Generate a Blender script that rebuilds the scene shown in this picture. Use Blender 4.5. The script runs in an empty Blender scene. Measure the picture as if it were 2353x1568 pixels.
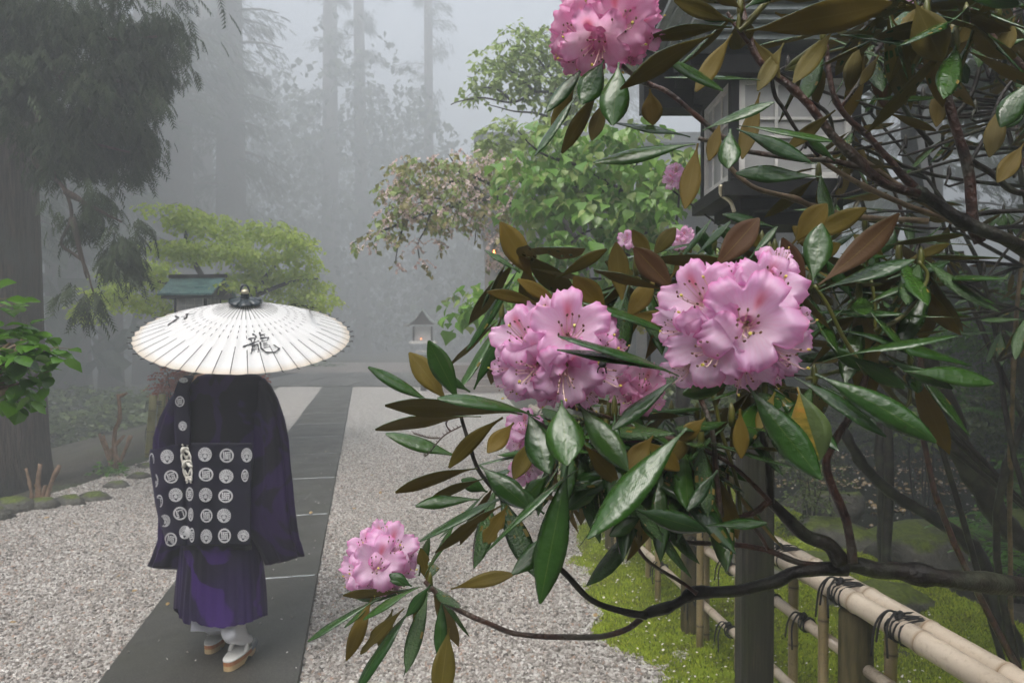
import bpy, math, random
import numpy as np
from mathutils import Vector, Matrix, noise
RND = random.Random(11)
NPR = np.random.RandomState(5)
sc = bpy.context.scene
V = Vector
PI = math.pi

# ------------------------------------------------------------------ camera
CAM_H = 1.6
PITCH = math.atan(18 / 1568.0)
cam_d = bpy.data.cameras.new('camera')
cam = bpy.data.objects.new('camera', cam_d)
sc.collection.objects.link(cam)
cam.location = (0, 0, CAM_H)
cam.rotation_euler = (PI / 2 - PITCH, 0, 0)
cam_d.lens = 24.0
cam_d.sensor_width = 36.0
cam_d.clip_start = 0.05
cam_d.clip_end = 400
cam_d.dof.use_dof = True
cam_d.dof.focus_distance = 1.05
cam_d.dof.aperture_fstop = 13.0
sc.camera = cam

# ------------------------------------------------------------------ sky, sun, exposure
SUN_EL, SUN_AZ = math.radians(62), math.radians(200)
world = bpy.data.worlds.new('World')
sc.world = world
world.use_nodes = True
wn = world.node_tree
wn.nodes.clear()
w_out = wn.nodes.new('ShaderNodeOutputWorld')
w_bg = wn.nodes.new('ShaderNodeBackground')
w_sky = wn.nodes.new('ShaderNodeTexSky')
w_sky.sky_type = 'NISHITA'
w_sky.sun_disc = False
w_sky.sun_elevation = SUN_EL
w_sky.sun_rotation = SUN_AZ
w_sky.air_density = 1.0
w_sky.dust_density = 6.0
w_hs = wn.nodes.new('ShaderNodeHueSaturation')
w_hs.inputs['Saturation'].default_value = 0.42
wn.links.new(w_sky.outputs[0], w_hs.inputs['Color'])
wn.links.new(w_hs.outputs[0], w_bg.inputs['Color'])
w_bg.inputs['Strength'].default_value = 0.15
wn.links.new(w_bg.outputs[0], w_out.inputs['Surface'])
sun_d = bpy.data.lights.new('sun', 'SUN')
sun_d.energy = 1.0
sun_d.angle = math.radians(40)
sun_d.color = (1.0, 0.97, 0.93)
sun = bpy.data.objects.new('sun', sun_d)
sc.collection.objects.link(sun)
# nishita: rotation 0 = +Y, clockwise from above
sdir = V((math.sin(SUN_AZ) * math.cos(SUN_EL), math.cos(SUN_AZ) * math.cos(SUN_EL), math.sin(SUN_EL)))
sun.rotation_euler = sdir.to_track_quat('Z', 'Y').to_euler()
sc.view_settings.view_transform = 'Standard'
sc.view_settings.look = 'None'
sc.view_settings.exposure = 1.72
sc.view_settings.gamma = 1.0
sc.view_settings.use_curve_mapping = False
sc.cycles.max_bounces = 8
sc.cycles.diffuse_bounces = 3
sc.cycles.glossy_bounces = 3
sc.cycles.transmission_bounces = 4
sc.cycles.volume_bounces = 1
sc.cycles.use_denoising = True
HAZE_DENSITY = 0.028

# ------------------------------------------------------------------ pixel <-> world (pixels of a 2352 x 1568 view of the photograph)
F = 1568.0
cp, sp_ = math.cos(PITCH), math.sin(PITCH)
def P(X, Y, d):
    x = (X - 1176) / F * d
    u = -(Y - 784) / F * d
    return V((x, d * cp + u * sp_, CAM_H - d * sp_ + u * cp))
def G(X, Y, z=0.0):
    a = P(X, Y, 1.0) - V((0, 0, CAM_H))
    k = (z - CAM_H) / a.z
    return V((0, 0, CAM_H)) + a * k
def lerp(a, b, t): return a + (b - a) * t
def ss(a, b, x):
    if b < a: return 1 - ss(b, a, x)
    t = min(1, max(0, (x - a) / (b - a)))
    return t * t * (3 - 2 * t)
def interp(tab, x, col=1):
    if x <= tab[0][0]: return tab[0][col]
    for p, q in zip(tab, tab[1:]):
        if x <= q[0]:
            return lerp(p[col], q[col], (x - p[0]) / (q[0] - p[0]))
    return tab[-1][col]

# ------------------------------------------------------------------ scene helpers
WL = {}
def props(o, label=None, cat=None, group=None, kind=None):
    if label: o['label'] = label
    if cat: o['category'] = cat
    if group: o['group'] = group
    if kind: o['kind'] = kind
    return o
def thing(name, loc, label, cat, group=None):
    o = bpy.data.objects.new(name, None)
    sc.collection.objects.link(o)
    o.location = loc
    o.empty_display_size = 0.1
    WL[o.name] = V(loc)
    return props(o, label, cat, group)
def link_mesh(name, me, parent=None, origin=None, label=None, kind=None):
    o = bpy.data.objects.new(name, me)
    sc.collection.objects.link(o)
    if parent is not None:
        o.parent = parent
        WL[o.name] = WL[parent.name].copy()
    else:
        o.location = origin or (0, 0, 0)
        WL[o.name] = V(origin or (0, 0, 0))
    if label: o['label'] = label
    if kind: o['kind'] = kind
    return o
class MB:
    def __init__(s):
        s.v, s.f, s.m, s.c = [], [], [], []
    def add(s, verts, faces, mi=0, cols=None):
        b = len(s.v)
        s.v.extend(verts)
        s.f.extend([tuple(i + b for i in f) for f in faces])
        s.m.extend([mi] * len(faces) if isinstance(mi, int) else mi)
        if cols is not None:
            while len(s.c) < b: s.c.append((0.5, 0.5, 0.5, 1))
            s.c.extend(cols)
        return s
    def box(s, c, size, mi=0, rot=None):
        hx, hy, hz = size[0] / 2, size[1] / 2, size[2] / 2
        vs = [V((x, y, z)) for x in (-hx, hx) for y in (-hy, hy) for z in (-hz, hz)]
        if rot is not None: vs = [rot @ v for v in vs]
        c = V(c)
        s.add([v + c for v in vs], [(0, 1, 3, 2), (4, 6, 7, 5), (0, 4, 5, 1), (2, 3, 7, 6), (0, 2, 6, 4), (1, 5, 7, 3)], mi)
        return s
    def bbox(s, lo, hi, mi=0):
        return s.box([(a + b) / 2 for a, b in zip(lo, hi)], [b - a for a, b in zip(lo, hi)], mi)
    def tube(s, pts, rad, sides=8, mi=0, cap=True, cols=None, jit=0.0):
        pts = [V(p) for p in pts]
        n = len(pts)
        if not hasattr(rad, '__len__'): rad = [rad] * n
        vs, fs = [], []
        up = V((0, 0, 1))
        t0 = (pts[1] - pts[0]).normalized()
        if abs(t0.dot(up)) > 0.9: up = V((1, 0, 0))
        u = t0.cross(up).normalized()
        for i in range(n):
            t = (pts[min(i + 1, n - 1)] - pts[max(i - 1, 0)])
            t = t.normalized() if t.length > 1e-9 else t0
            u = (u - t * u.dot(t))
            u = u.normalized() if u.length > 1e-9 else t.orthogonal().normalized()
            w = t.cross(u)
            for k in range(sides):
                a = 2 * PI * k / sides
                r = rad[i] * (1 + (jit * noise.noise(pts[i] * 40 + V((k, 0, 0))) if jit else 0))
                vs.append(pts[i] + u * (math.cos(a) * r) + w * (math.sin(a) * r))
        for i in range(n - 1):
            for k in range(sides):
                k2 = (k + 1) % sides
                fs.append((i * sides + k, i * sides + k2, (i + 1) * sides + k2, (i + 1) * sides + k))
        if cap:
            fs.append(tuple(range(sides - 1, -1, -1)))
            fs.append(tuple((n - 1) * sides + k for k in range(sides)))
        s.add(vs, fs, mi, cols)
        return s
    def loft(s, rings, mi=0, cap=True, closed=True, cols=None):
        n = len(rings[0])
        vs = [p for r in rings for p in r]
        fs = []
        for i in range(len(rings) - 1):
            for k in range(n if closed else n - 1):
                k2 = (k + 1) % n
                fs.append((i * n + k, i * n + k2, (i + 1) * n + k2, (i + 1) * n + k))
        if cap and closed:
            fs.append(tuple(range(n - 1, -1, -1)))
            fs.append(tuple((len(rings) - 1) * n + k for k in range(n)))
        s.add(vs, fs, mi, cols)
        return s
    def build(s, name, mats, parent=None, origin=None, smooth=True, label=None, kind=None):
        org = WL[parent.name] if parent is not None else V(origin or (0, 0, 0))
        me = bpy.data.meshes.new(name)
        me.from_pydata([tuple(V(v) - org) for v in s.v], [], s.f)
        for m in (mats if isinstance(mats, (list, tuple)) else [mats]): me.materials.append(m)
        me.polygons.foreach_set('material_index', s.m)
        me.polygons.foreach_set('use_smooth', [smooth] * len(s.f))
        if s.c:
            while len(s.c) < len(s.v): s.c.append((0.5, 0.5, 0.5, 1))
            ca = me.color_attributes.new('lv', 'FLOAT_COLOR', 'POINT')
            ca.data.foreach_set('color', np.array(s.c, dtype=np.float32).ravel())
        me.update()
        return link_mesh(name, me, parent, org if parent is None else None, label, kind)
def smooth_path(pts, k=4):
    pts = [V(p) for p in pts]
    if len(pts) < 3:
        return [pts[0].lerp(pts[-1], i / k) for i in range(k + 1)]
    ext = [pts[0] * 2 - pts[1]] + pts + [pts[-1] * 2 - pts[-2]]
    out = []
    for i in range(1, len(ext) - 2):
        a, b, c, d = ext[i - 1:i + 3]
        for j in range(k):
            t = j / k
            out.append(0.5 * ((2 * b) + (c - a) * t + (2 * a - 5 * b + 4 * c - d) * t * t + (3 * b - a - 3 * c + d) * t ** 3))
    out.append(pts[-1])
    return out
def branch_mb(mb, pts, r0, r1, sides=8, knots=0.12, k=4, mi=0):
    sm = smooth_path(pts, k)
    n = len(sm)
    rad = []
    for i, p in enumerate(sm):
        r = lerp(r0, r1, i / (n - 1))
        rad.append(r * (1 + knots * noise.noise(p * 31) + (knots * 2.2 if noise.noise(p * 17 + V((5, 5, 5))) > 0.34 else 0)))
    wob = r0 * 0.25
    sm = [p + V((noise.noise(p * 23), noise.noise(p * 23 + V((9, 0, 0))), noise.noise(p * 23 + V((0, 9, 0))))) * wob for p in sm]
    mb.tube(sm, rad, sides, mi, jit=0.15)
    return sm
def bulk(name, mats, tv, tf, pos, A, S, Nn, scale, parent=None, kind='stuff', origin=None, tcol=None, rnd=None, smooth=False):
    """many copies of a small triangle template in one mesh: basis S (x), A (y), Nn (z)"""
    tv = np.array(tv, float); tf = np.array(tf, int)
    pos = np.array(pos, float); n = len(pos)
    A = np.array(A, float); S = np.array(S, float); Nn = np.array(Nn, float)
    scale = np.array(scale, float)
    if scale.ndim == 1: scale = np.repeat(scale[:, None], 3, 1)
    org = np.array(WL[parent.name] if parent is not None else (origin or (0, 0, 0)))
    vv = (tv[None, :, 0:1] * scale[:, None, 0:1]) * S[:, None, :] + (tv[None, :, 1:2] * scale[:, None, 1:2]) * A[:, None, :] + (tv[None, :, 2:3] * scale[:, None, 2:3]) * Nn[:, None, :]
    vv = vv + pos[:, None, :] - org
    nv = len(tv)
    ff = tf[None] + (np.arange(n) * nv)[:, None, None]
    vv = vv.reshape(-1, 3).astype(np.float32); ff = ff.reshape(-1, 3).astype(np.int32)
    me = bpy.data.meshes.new(name)
    me.vertices.add(len(vv)); me.vertices.foreach_set('co', vv.ravel())
    me.loops.add(len(ff) * 3); me.loops.foreach_set('vertex_index', ff.ravel())
    me.polygons.add(len(ff)); me.polygons.foreach_set('loop_start', np.arange(len(ff), dtype=np.int32) * 3)
    me.polygons.foreach_set('use_smooth', np.full(len(ff), smooth))
    for m in (mats if isinstance(mats, (list, tuple)) else [mats]): me.materials.append(m)
    ca = me.color_attributes.new('lv', 'FLOAT_COLOR', 'POINT')
    if rnd is None: rnd = NPR.rand(n)
    col = np.ones((n, nv, 4), np.float32)
    col[:, :, 2] = rnd[:, None]
    if tcol is not None:
        col[:, :, 0:2] = np.array(tcol)[None]
    else:
        col[:, :, 0:2] = 0.5
    ca.data.foreach_set('color', col.ravel())
    me.update(calc_edges=True)
    return link_mesh(name, me, parent, None if parent is not None else origin, None, kind)
def frames(axes, normals):
    A = np.array(axes, float); A /= np.linalg.norm(A, axis=1)[:, None] + 1e-9
    N_ = np.array(normals, float)
    S = np.cross(A, N_); S /= np.linalg.norm(S, axis=1)[:, None] + 1e-9
    N2 = np.cross(S, A)
    return A, S, N2

# ------------------------------------------------------------------ materials
class NT:
    def __init__(s, name):
        s.m = bpy.data.materials.new(name)
        s.m.use_nodes = True
        s.t = s.m.node_tree
        s.b = s.t.nodes['Principled BSDF']
        s.o = s.t.nodes['Material Output']
    def n(s, typ, **kw):
        nd = s.t.nodes.new('ShaderNode' + typ)
        for k, v in kw.items():
            if k[0] == '_':
                setattr(nd, k[1:], v)
            else:
                key = int(k[1:]) if k[0] == 'i' and k[1:].isdigit() else k.replace('__', ' ')
                s.set(nd.inputs[key], v)
        return nd
    def set(s, sock, v):
        if isinstance(v, bpy.types.NodeSocket): s.t.links.new(v, sock)
        elif isinstance(v, bpy.types.Node): s.t.links.new(v.outputs[0], sock)
        else: sock.default_value = v
    def math(s, op, a, b=0.0, c=0.0, clamp=False):
        nd = s.n('Math', _operation=op, i0=a, i1=b, i2=c)
        nd.use_clamp = clamp
        return nd.outputs[0]
    def ramp(s, fac, stops):
        nd = s.n('ValToRGB', Fac=fac)
        cr = nd.color_ramp
        while len(cr.elements) < len(stops): cr.elements.new(0.5)
        for e, (p, c) in zip(cr.elements, stops):
            e.position = p
            e.color = (*c, 1) if len(c) == 3 else c
        return nd.outputs[0]
    def mix(s, fac, a, b):
        nd = s.n('Mix', _data_type='RGBA')
        s.set(nd.inputs[0], fac)
        s.set(nd.inputs[6], (*a, 1) if isinstance(a, tuple) and len(a) == 3 else a)
        s.set(nd.inputs[7], (*b, 1) if isinstance(b, tuple) and len(b) == 3 else b)
        return nd.outputs[2]
    def noise(s, scale=5, detail=4, vec=None, rough=0.55):
        nd = s.n('TexNoise', Scale=scale, Detail=detail, Roughness=rough)
        if vec is not None: s.set(nd.inputs['Vector'], vec)
        return nd.outputs[0]
    def coord(s, stretch=None, rot=None):
        tc = s.n('TexCoord').outputs['Object']
        if stretch or rot:
            mp = s.n('Mapping', Vector=tc)
            if stretch: mp.inputs['Scale'].default_value = stretch
            if rot: mp.inputs['Rotation'].default_value = rot
            return mp.outputs[0]
        return tc
    def bump(s, h, strength=0.4, dist=0.01):
        bp = s.n('Bump', Strength=strength, Distance=dist, Height=h)
        s.set(s.b.inputs['Normal'], bp.outputs[0])
    def lv(s):
        at = s.n('Attribute', _attribute_name='lv')
        sep = s.n('SeparateColor', Color=at.outputs['Color'])
        return sep.outputs[0], sep.outputs[1], sep.outputs[2]
    def base(s, c, rough=0.6, spec=0.5, metal=0.0):
        s.set(s.b.inputs['Base Color'], (*c, 1) if isinstance(c, tuple) else c)
        s.set(s.b.inputs['Roughness'], rough)
        s.b.inputs['Specular IOR Level'].default_value = spec
        s.b.inputs['Metallic'].default_value = metal
        return s
def mat(name, c1, c2=None, scale=6, rough=0.6, bump=0.0, bscale=None, dist=0.01, spec=0.5, metal=0.0, stretch=None, lo=0.35, hi=0.65, rvar=0.0, detail=5, c3=None, coat=0.0):
    t = NT(name)
    co = t.coord(stretch)
    nz = t.noise(scale, detail, co)
    col = t.ramp(nz, [(lo, c1), (hi, c2 or c1)])
    if c3:
        nz3 = t.noise(scale * 0.23, 4, t.coord())
        col = t.mix(t.ramp(nz3, [(0.5, (0, 0, 0)), (0.68, (1, 1, 1))]), col, c3)
    rr = rough
    if rvar:
        rr = t.math('MULTIPLY_ADD', t.noise(scale * 0.7, 3, co), rvar * 2, rough - rvar, True)
    t.base(col, rr, spec, metal)
    t.b.inputs['Coat Weight'].default_value = coat
    if bump:
        t.bump(t.noise(bscale or scale * 3, 6, co), bump, dist)
    return t.m
def trans_leaf(name, c1, c2, tr=0.35, rough=0.35, spec=0.5):
    """thin leaf: random tint per leaf, light shining through"""
    t = NT(name)
    r, g, b = t.lv()
    nz = t.noise(7, 3, t.coord())
    f = t.math('ADD', t.math('MULTIPLY', b, 0.7), t.math('MULTIPLY', nz, 0.4), clamp=True)
    col = t.mix(f, c1, c2)
    t.base(col, rough, spec)
    tl = t.n('BsdfTranslucent', Color=col)
    ms = t.n('MixShader', Fac=tr)
    t.t.links.new(t.b.outputs[0], ms.inputs[1]); t.t.links.new(tl.outputs[0], ms.inputs[2])
    t.t.links.new(ms.outputs[0], t.o.inputs['Surface'])
    return t.m

M = {}
# rhododendron leaf: wet dark top with veins, felted brown underside
def make_leaf_top(name, c1, c2, yellow=False):
    t = NT(name)
    r, g, b = t.lv()
    j = t.math('ABSOLUTE', t.math('SUBTRACT', r, 0.5))
    rib = t.ramp(j, [(0.0, (1, 1, 1)), (0.028, (0, 0, 0))])
    vein_ph = t.math('ADD', t.math('MULTIPLY', g, 95.0), t.math('MULTIPLY', j, -42.0))
    vein = t.math('POWER', t.math('ABSOLUTE', t.math('SINE', vein_ph)), 0.35)
    nz = t.noise(30, 4, t.coord())
    f = t.math('ADD', t.math('MULTIPLY', b, 0.6), t.math('MULTIPLY', nz, 0.5), clamp=True)
    col = t.mix(f, c1, c2)
    if yellow:
        half = t.math('GREATER_THAN', r, 0.5)
        yn = t.ramp(t.noise(26, 4, t.coord((1, 1, 3))), [(0.35, (0.11, 0.13, 0.02)), (0.55, (0.42, 0.30, 0.05)), (0.75, (0.5, 0.22, 0.04))])
        col = t.mix(half, col, yn)
    col = t.mix(t.math('MULTIPLY', rib, 0.5), col, (0.09, 0.13, 0.03))
    spot = t.ramp(t.noise(85, 2, t.coord()), [(0.72, (0, 0, 0)), (0.78, (1, 1, 1))])
    col = t.mix(t.math('MULTIPLY', spot, 0.5), col, (0.03, 0.025, 0.01))
    t.base(col, t.math('MULTIPLY_ADD', t.ramp(t.noise(38, 4, t.coord()), [(0.42, (0, 0, 0)), (0.7, (1, 1, 1))]), 0.20, 0.035), 0.6)
    h = t.math('ADD', t.math('MULTIPLY', vein, 0.06), t.math('ADD', t.math('MULTIPLY', t.noise(120, 3, t.coord()), 0.5), t.math('MULTIPLY', t.noise(34, 3, t.coord((1, 1, 1))), 2.2)))
    t.bump(h, 0.7, 0.0022)
    return t.m
M['leaf_top'] = make_leaf_top('rhododendron_leaf_top', (0.009, 0.038, 0.008), (0.036, 0.090, 0.012))
M['leaf_bright'] = make_leaf_top('rhododendron_leaf_fresh', (0.014, 0.052, 0.006), (0.035, 0.095, 0.010))
M['leaf_yellow'] = make_leaf_top('rhododendron_leaf_yellowing', (0.07, 0.11, 0.03), (0.1, 0.14, 0.05), True)
def make_leaf_bot(name, c1, c2):
    t = NT(name)
    r, g, b = t.lv()
    j = t.math('ABSOLUTE', t.math('SUBTRACT', r, 0.5))
    rib = t.ramp(j, [(0.0, (1, 1, 1)), (0.03, (0, 0, 0))])
    nz = t.noise(22, 5, t.coord())
    col = t.mix(t.math('ADD', t.math('MULTIPLY', b, 0.75), t.math('MULTIPLY', nz, 0.3), clamp=True), c1, c2)
    col = t.mix(t.math('MULTIPLY', rib, 0.55), col, (0.17, 0.13, 0.03))
    t.base(col, 0.62, 0.3)
    t.bump(t.noise(240, 3, t.coord()), 0.3, 0.001)
    return t.m
M['leaf_bot'] = make_leaf_bot('rhododendron_leaf_underside', (0.085, 0.072, 0.005), (0.15, 0.098, 0.009))
M['leaf_rust'] = make_leaf_bot('rhododendron_leaf_rusty_underside', (0.085, 0.032, 0.012), (0.07, 0.036, 0.010))
# petals
for key_p, nm_p, stops_p in (('petal', 'rhododendron_petal', [(0.0, (0.92, 0.66, 0.74)), (0.35, (0.94, 0.80, 0.93)), (0.72, (0.93, 0.65, 0.88)), (0.88, (0.91, 0.50, 0.80)), (1.0, (0.86, 0.26, 0.60))]),
    ('petal_deep', 'rhododendron_petal_deeper', [(0.0, (0.92, 0.50, 0.58)), (0.35, (0.93, 0.62, 0.78)), (0.72, (0.91, 0.46, 0.70)), (0.88, (0.88, 0.34, 0.62)), (1.0, (0.82, 0.18, 0.48))])):
    t = NT(nm_p)
    r, g, b = t.lv()
    e = t.ramp(r, stops_p)
    nz = t.noise(55, 4, t.coord())
    e = t.mix(t.math('MULTIPLY', t.ramp(nz, [(0.4, (0, 0, 0)), (0.7, (1, 1, 1))]), 0.45), e, (0.94, 0.82, 0.9))
    e = t.mix(t.math('MULTIPLY', b, 0.22), e, (0.92, 0.50, 0.76))
    al_ = [n_ for n_ in t.t.nodes if n_.type == 'ATTRIBUTE'][0].outputs['Alpha']
    vn = t.math('POWER', t.math('ABSOLUTE', t.math('SINE', t.math('ADD', t.math('MULTIPLY', al_, 110.0), t.math('MULTIPLY', t.noise(70, 2, t.coord()), 5.0)))), 6.0)
    e = t.mix(t.math('MULTIPLY', vn, 0.13), e, (0.84, 0.34, 0.58))
    e = t.mix(g, e, (0.8, 0.12, 0.16))
    t.base(e, 0.38, 0.4)
    t.bump(t.noise(90, 4, t.coord()), 0.35, 0.003)
    tl = t.n('BsdfTranslucent', Color=e)
    ms = t.n('MixShader', Fac=0.55)
    t.t.links.new(t.b.outputs[0], ms.inputs[1]); t.t.links.new(tl.outputs[0], ms.inputs[2]); t.t.links.new(ms.outputs[0], t.o.inputs['Surface'])
    M[key_p] = t.m
M['filament'] = mat('filament', (0.75, 0.45, 0.5), (0.7, 0.55, 0.4), rough=0.5)
M['anther'] = mat('anther', (0.16, 0.06, 0.02), (0.1, 0.04, 0.02), rough=0.6)
M['stigma'] = mat('stigma', (0.6, 0.5, 0.08), rough=0.4)
M['bark_red'] = mat('rhododendron_bark', (0.022, 0.010, 0.008), (0.095, 0.036, 0.022), 42, 0.32, 1.0, 110, 0.006, rvar=0.15, c3=(0.10, 0.095, 0.07))
M['bark_dark'] = mat('wet_dark_bark', (0.010, 0.008, 0.007), (0.028, 0.022, 0.017), 45, 0.4, 0.8, 120, 0.004, rvar=0.15, spec=0.3, c3=(0.05, 0.055, 0.035))
M['bark_tan'] = mat('lichen_bark', (0.16, 0.11, 0.06), (0.28, 0.2, 0.13), 50, 0.5, 0.8, 140, 0.003, c3=(0.07, 0.05, 0.03))
M['stem_green'] = mat('green_stem', (0.09, 0.10, 0.015), (0.13, 0.12, 0.03), 30, 0.35)
# cedar
M['cedar_bark'] = mat('cedar_bark', (0.05, 0.036, 0.028), (0.12, 0.085, 0.065), 9, 0.85, 1.0, 16, 0.06, stretch=(5, 5, 0.35), c3=(0.09, 0.085, 0.07))
M['cedar_leaf'] = trans_leaf('cedar_foliage', (0.034, 0.056, 0.028), (0.070, 0.095, 0.045), 0.3, 0.6, 0.25)
M['maple_leaf'] = trans_leaf('spring_maple_leaf', (0.30, 0.44, 0.04), (0.50, 0.60, 0.08), 0.5, 0.4)
M['broad_leaf'] = trans_leaf('broad_green_leaf', (0.11, 0.27, 0.04), (0.26, 0.43, 0.09), 0.45, 0.25)
M['pale_leaf'] = trans_leaf('pale_young_leaf', (0.22, 0.33, 0.08), (0.36, 0.45, 0.14), 0.45, 0.4)
M['cherry_leaf'] = trans_leaf('cherry_leaf', (0.20, 0.26, 0.06), (0.34, 0.27, 0.11), 0.4, 0.4)
M['cherry_petal'] = trans_leaf('cherry_petal', (0.78, 0.58, 0.55), (0.85, 0.72, 0.68), 0.45, 0.5)
M['shrub_leaf'] = trans_leaf('shrub_leaf', (0.05, 0.14, 0.016), (0.13, 0.29, 0.03), 0.35, 0.22)
M['red_leaf'] = trans_leaf('red_shrub_leaf', (0.30, 0.05, 0.035), (0.42, 0.12, 0.07), 0.3, 0.4)
M['dark_leaf'] = trans_leaf('dark_undergrowth_leaf', (0.032, 0.065, 0.012), (0.11, 0.15, 0.028), 0.25, 0.3)
M['yellow_leaf'] = trans_leaf('yellow_green_leaf', (0.2, 0.22, 0.04), (0.4, 0.34, 0.06), 0.3, 0.4)
M['fern_leaf'] = trans_leaf('fern_leaf', (0.06, 0.17, 0.02), (0.12, 0.27, 0.03), 0.3, 0.4)
# wood, metal, bamboo
M['black_wood'] = mat('black_stained_wood', (0.005, 0.005, 0.006), (0.012, 0.012, 0.012), 8, 0.55, 0.4, 30, 0.004, spec=0.3)
t = NT('weathered_dark_post')
co = t.coord((14, 14, 0.9))
c = t.ramp(t.noise(4, 8, co), [(0.3, (0.010, 0.009, 0.007)), (0.6, (0.030, 0.028, 0.020)), (0.8, (0.08, 0.065, 0.04))])
c = t.mix(t.ramp(t.noise(6, 4, t.coord((1, 1, 0.5))), [(0.5, (0, 0, 0)), (0.7, (0.8, 0.8, 0.8))]), c, (0.030, 0.036, 0.012))
t.base(c, 0.5, 0.25); t.bump(t.noise(6, 8, co), 0.7, 0.006)
M['post'] = t.m
M['fence_post'] = mat('mossy_log_post', (0.045, 0.038, 0.012), (0.12, 0.095, 0.04), 7, 0.6, 0.6, 30, 0.006, spec=0.3, stretch=(6, 6, 0.8), c3=(0.02, 0.018, 0.01))
M['white_wood'] = mat('aged_white_paint', (0.6, 0.59, 0.56), (0.74, 0.73, 0.7), 14, 0.55, 0.3, 60, 0.002, c3=(0.45, 0.42, 0.37))
M['shoji'] = mat('grey_lantern_panel', (0.36, 0.36, 0.36), (0.44, 0.44, 0.43), 4, 0.4, 0.1, 20, 0.002)
M['roof_metal'] = mat('pale_roof_metal', (0.30, 0.33, 0.33), (0.45, 0.48, 0.48), 10, 0.22, 0.3, 20, 0.003, metal=0.4, rvar=0.1)
M['teal_roof'] = mat('verdigris_roof', (0.05, 0.13, 0.13), (0.13, 0.27, 0.26), 7, 0.3, 0.3, 25, 0.004, rvar=0.1, stretch=(1, 1, 4))
def bamboo(name, c1, c2, c3):
    t = NT(name)
    nz = t.noise(3, 5, t.coord((1, 1, 1)))
    c = t.ramp(nz, [(0.3, c1), (0.7, c2)])
    r, g, b = t.lv()
    c = t.mix(r, c, c3)
    c = t.mix(t.math('MULTIPLY', t.ramp(t.noise(70, 3, t.coord()), [(0.56, (0, 0, 0)), (0.75, (1, 1, 1))]), 0.4), c, c3)
    t.base(c, t.math('MULTIPLY_ADD', nz, 0.2, 0.2), 0.5)
    t.bump(t.noise(90, 3, t.coord()), 0.12, 0.002)
    return t.m
M['bamboo'] = bamboo('pale_bamboo', (0.52, 0.43, 0.33), (0.64, 0.55, 0.44), (0.26, 0.17, 0.09))
M['bamboo_old'] = bamboo('weathered_bamboo', (0.24, 0.18, 0.08), (0.36, 0.28, 0.15), (0.07, 0.05, 0.03))
M['bamboo_green'] = bamboo('green_bamboo', (0.20, 0.19, 0.05), (0.30, 0.26, 0.08), (0.07, 0.06, 0.03))
M['cord'] = mat('black_hemp_cord', (0.006, 0.006, 0.007), (0.014, 0.013, 0.013), 200, 0.6, 0.8, 400, 0.003)
# ground
t = NT('gravel_ground')
co = t.coord()
vo = t.n('TexVoronoi', Scale=62.0, Vector=co)
cc = t.n('SeparateColor', Color=vo.outputs['Color'])
c = t.ramp(cc.outputs[0], [(0.0, (0.10, 0.085, 0.07)), (0.25, (0.28, 0.26, 0.235)), (0.6, (0.42, 0.395, 0.36)), (1.0, (0.66, 0.64, 0.61))])
t.base(c, 0.5, 0.4)
t.bump(t.math('SUBTRACT', 1.0, vo.outputs['Distance']), 0.8, 0.012)
M['gravel'] = t.m
t = NT('gravel_stone')
at = t.n('Attribute', _attribute_name='rnd', _attribute_type='INSTANCER')
c = t.ramp(at.outputs['Fac'], [(0.0, (0.06, 0.056, 0.05)), (0.12, (0.18, 0.16, 0.14)), (0.35, (0.33, 0.30, 0.27)), (0.7, (0.48, 0.455, 0.42)), (0.9, (0.72, 0.70, 0.67)), (0.97, (0.38, 0.26, 0.19))])
c = t.mix(t.math('MULTIPLY', t.noise(2, 3, t.n('Mapping', Vector=t.n('TexCoord').outputs['Generated'], Scale=(3, 3, 3)).outputs[0]), 0.5), c, (0.25, 0.22, 0.2))
t.base(c, 0.42, 0.5)
M['stone_bit'] = t.m
t = NT('wet_slab')
co = t.coord()
c = t.ramp(t.noise(260, 3, co), [(0.35, (0.026, 0.026, 0.022)), (0.55, (0.062, 0.060, 0.052)), (0.78, (0.20, 0.19, 0.17))])
c = t.mix(t.math('MULTIPLY', t.ramp(t.noise(2.2, 5, co), [(0.4, (0, 0, 0)), (0.65, (1, 1, 1))]), 0.5), c, (0.05, 0.05, 0.036))
t.base(c, t.math('MULTIPLY_ADD', t.noise(3, 5, co), 0.5, 0.22), 0.5)
t.bump(t.noise(230, 4, co), 0.5, 0.003)
M['slab'] = t.m
M['plaza'] = mat('wet_paving', (0.05, 0.048, 0.042), (0.085, 0.08, 0.07), 8, 0.3, 0.3, 60, 0.004, rvar=0.1)
M['plaza_pale'] = mat('pale_paving', (0.16, 0.13, 0.115), (0.22, 0.185, 0.16), 5, 0.4, 0.3, 60, 0.004)
M['shiny_joint'] = mat('joint_with_painted_shine', (0.45, 0.48, 0.50), (0.6, 0.64, 0.66), 30, 0.15, 0.4, 60, 0.003)  # joint colour includes the bright reflection of water lying in it
t = NT('moss_ground')
co = t.coord()
c = t.ramp(t.noise(5, 8, co, 0.7), [(0.28, (0.045, 0.036, 0.016)), (0.40, (0.11, 0.12, 0.014)), (0.55, (0.22, 0.30, 0.014)), (0.8, (0.32, 0.37, 0.03))])
t.base(c, 0.8, 0.2); t.bump(t.noise(55, 6, co), 0.9, 0.02)
M['moss'] = t.m
t = NT('moss_tuft')
at = t.n('Attribute', _attribute_name='rnd', _attribute_type='INSTANCER')
c = t.ramp(at.outputs['Fac'], [(0.0, (0.08, 0.11, 0.012)), (0.5, (0.23, 0.31, 0.016)), (1.0, (0.38, 0.42, 0.04))])
t.base(c, 0.7, 0.2)
M['tuft'] = t.m
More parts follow.
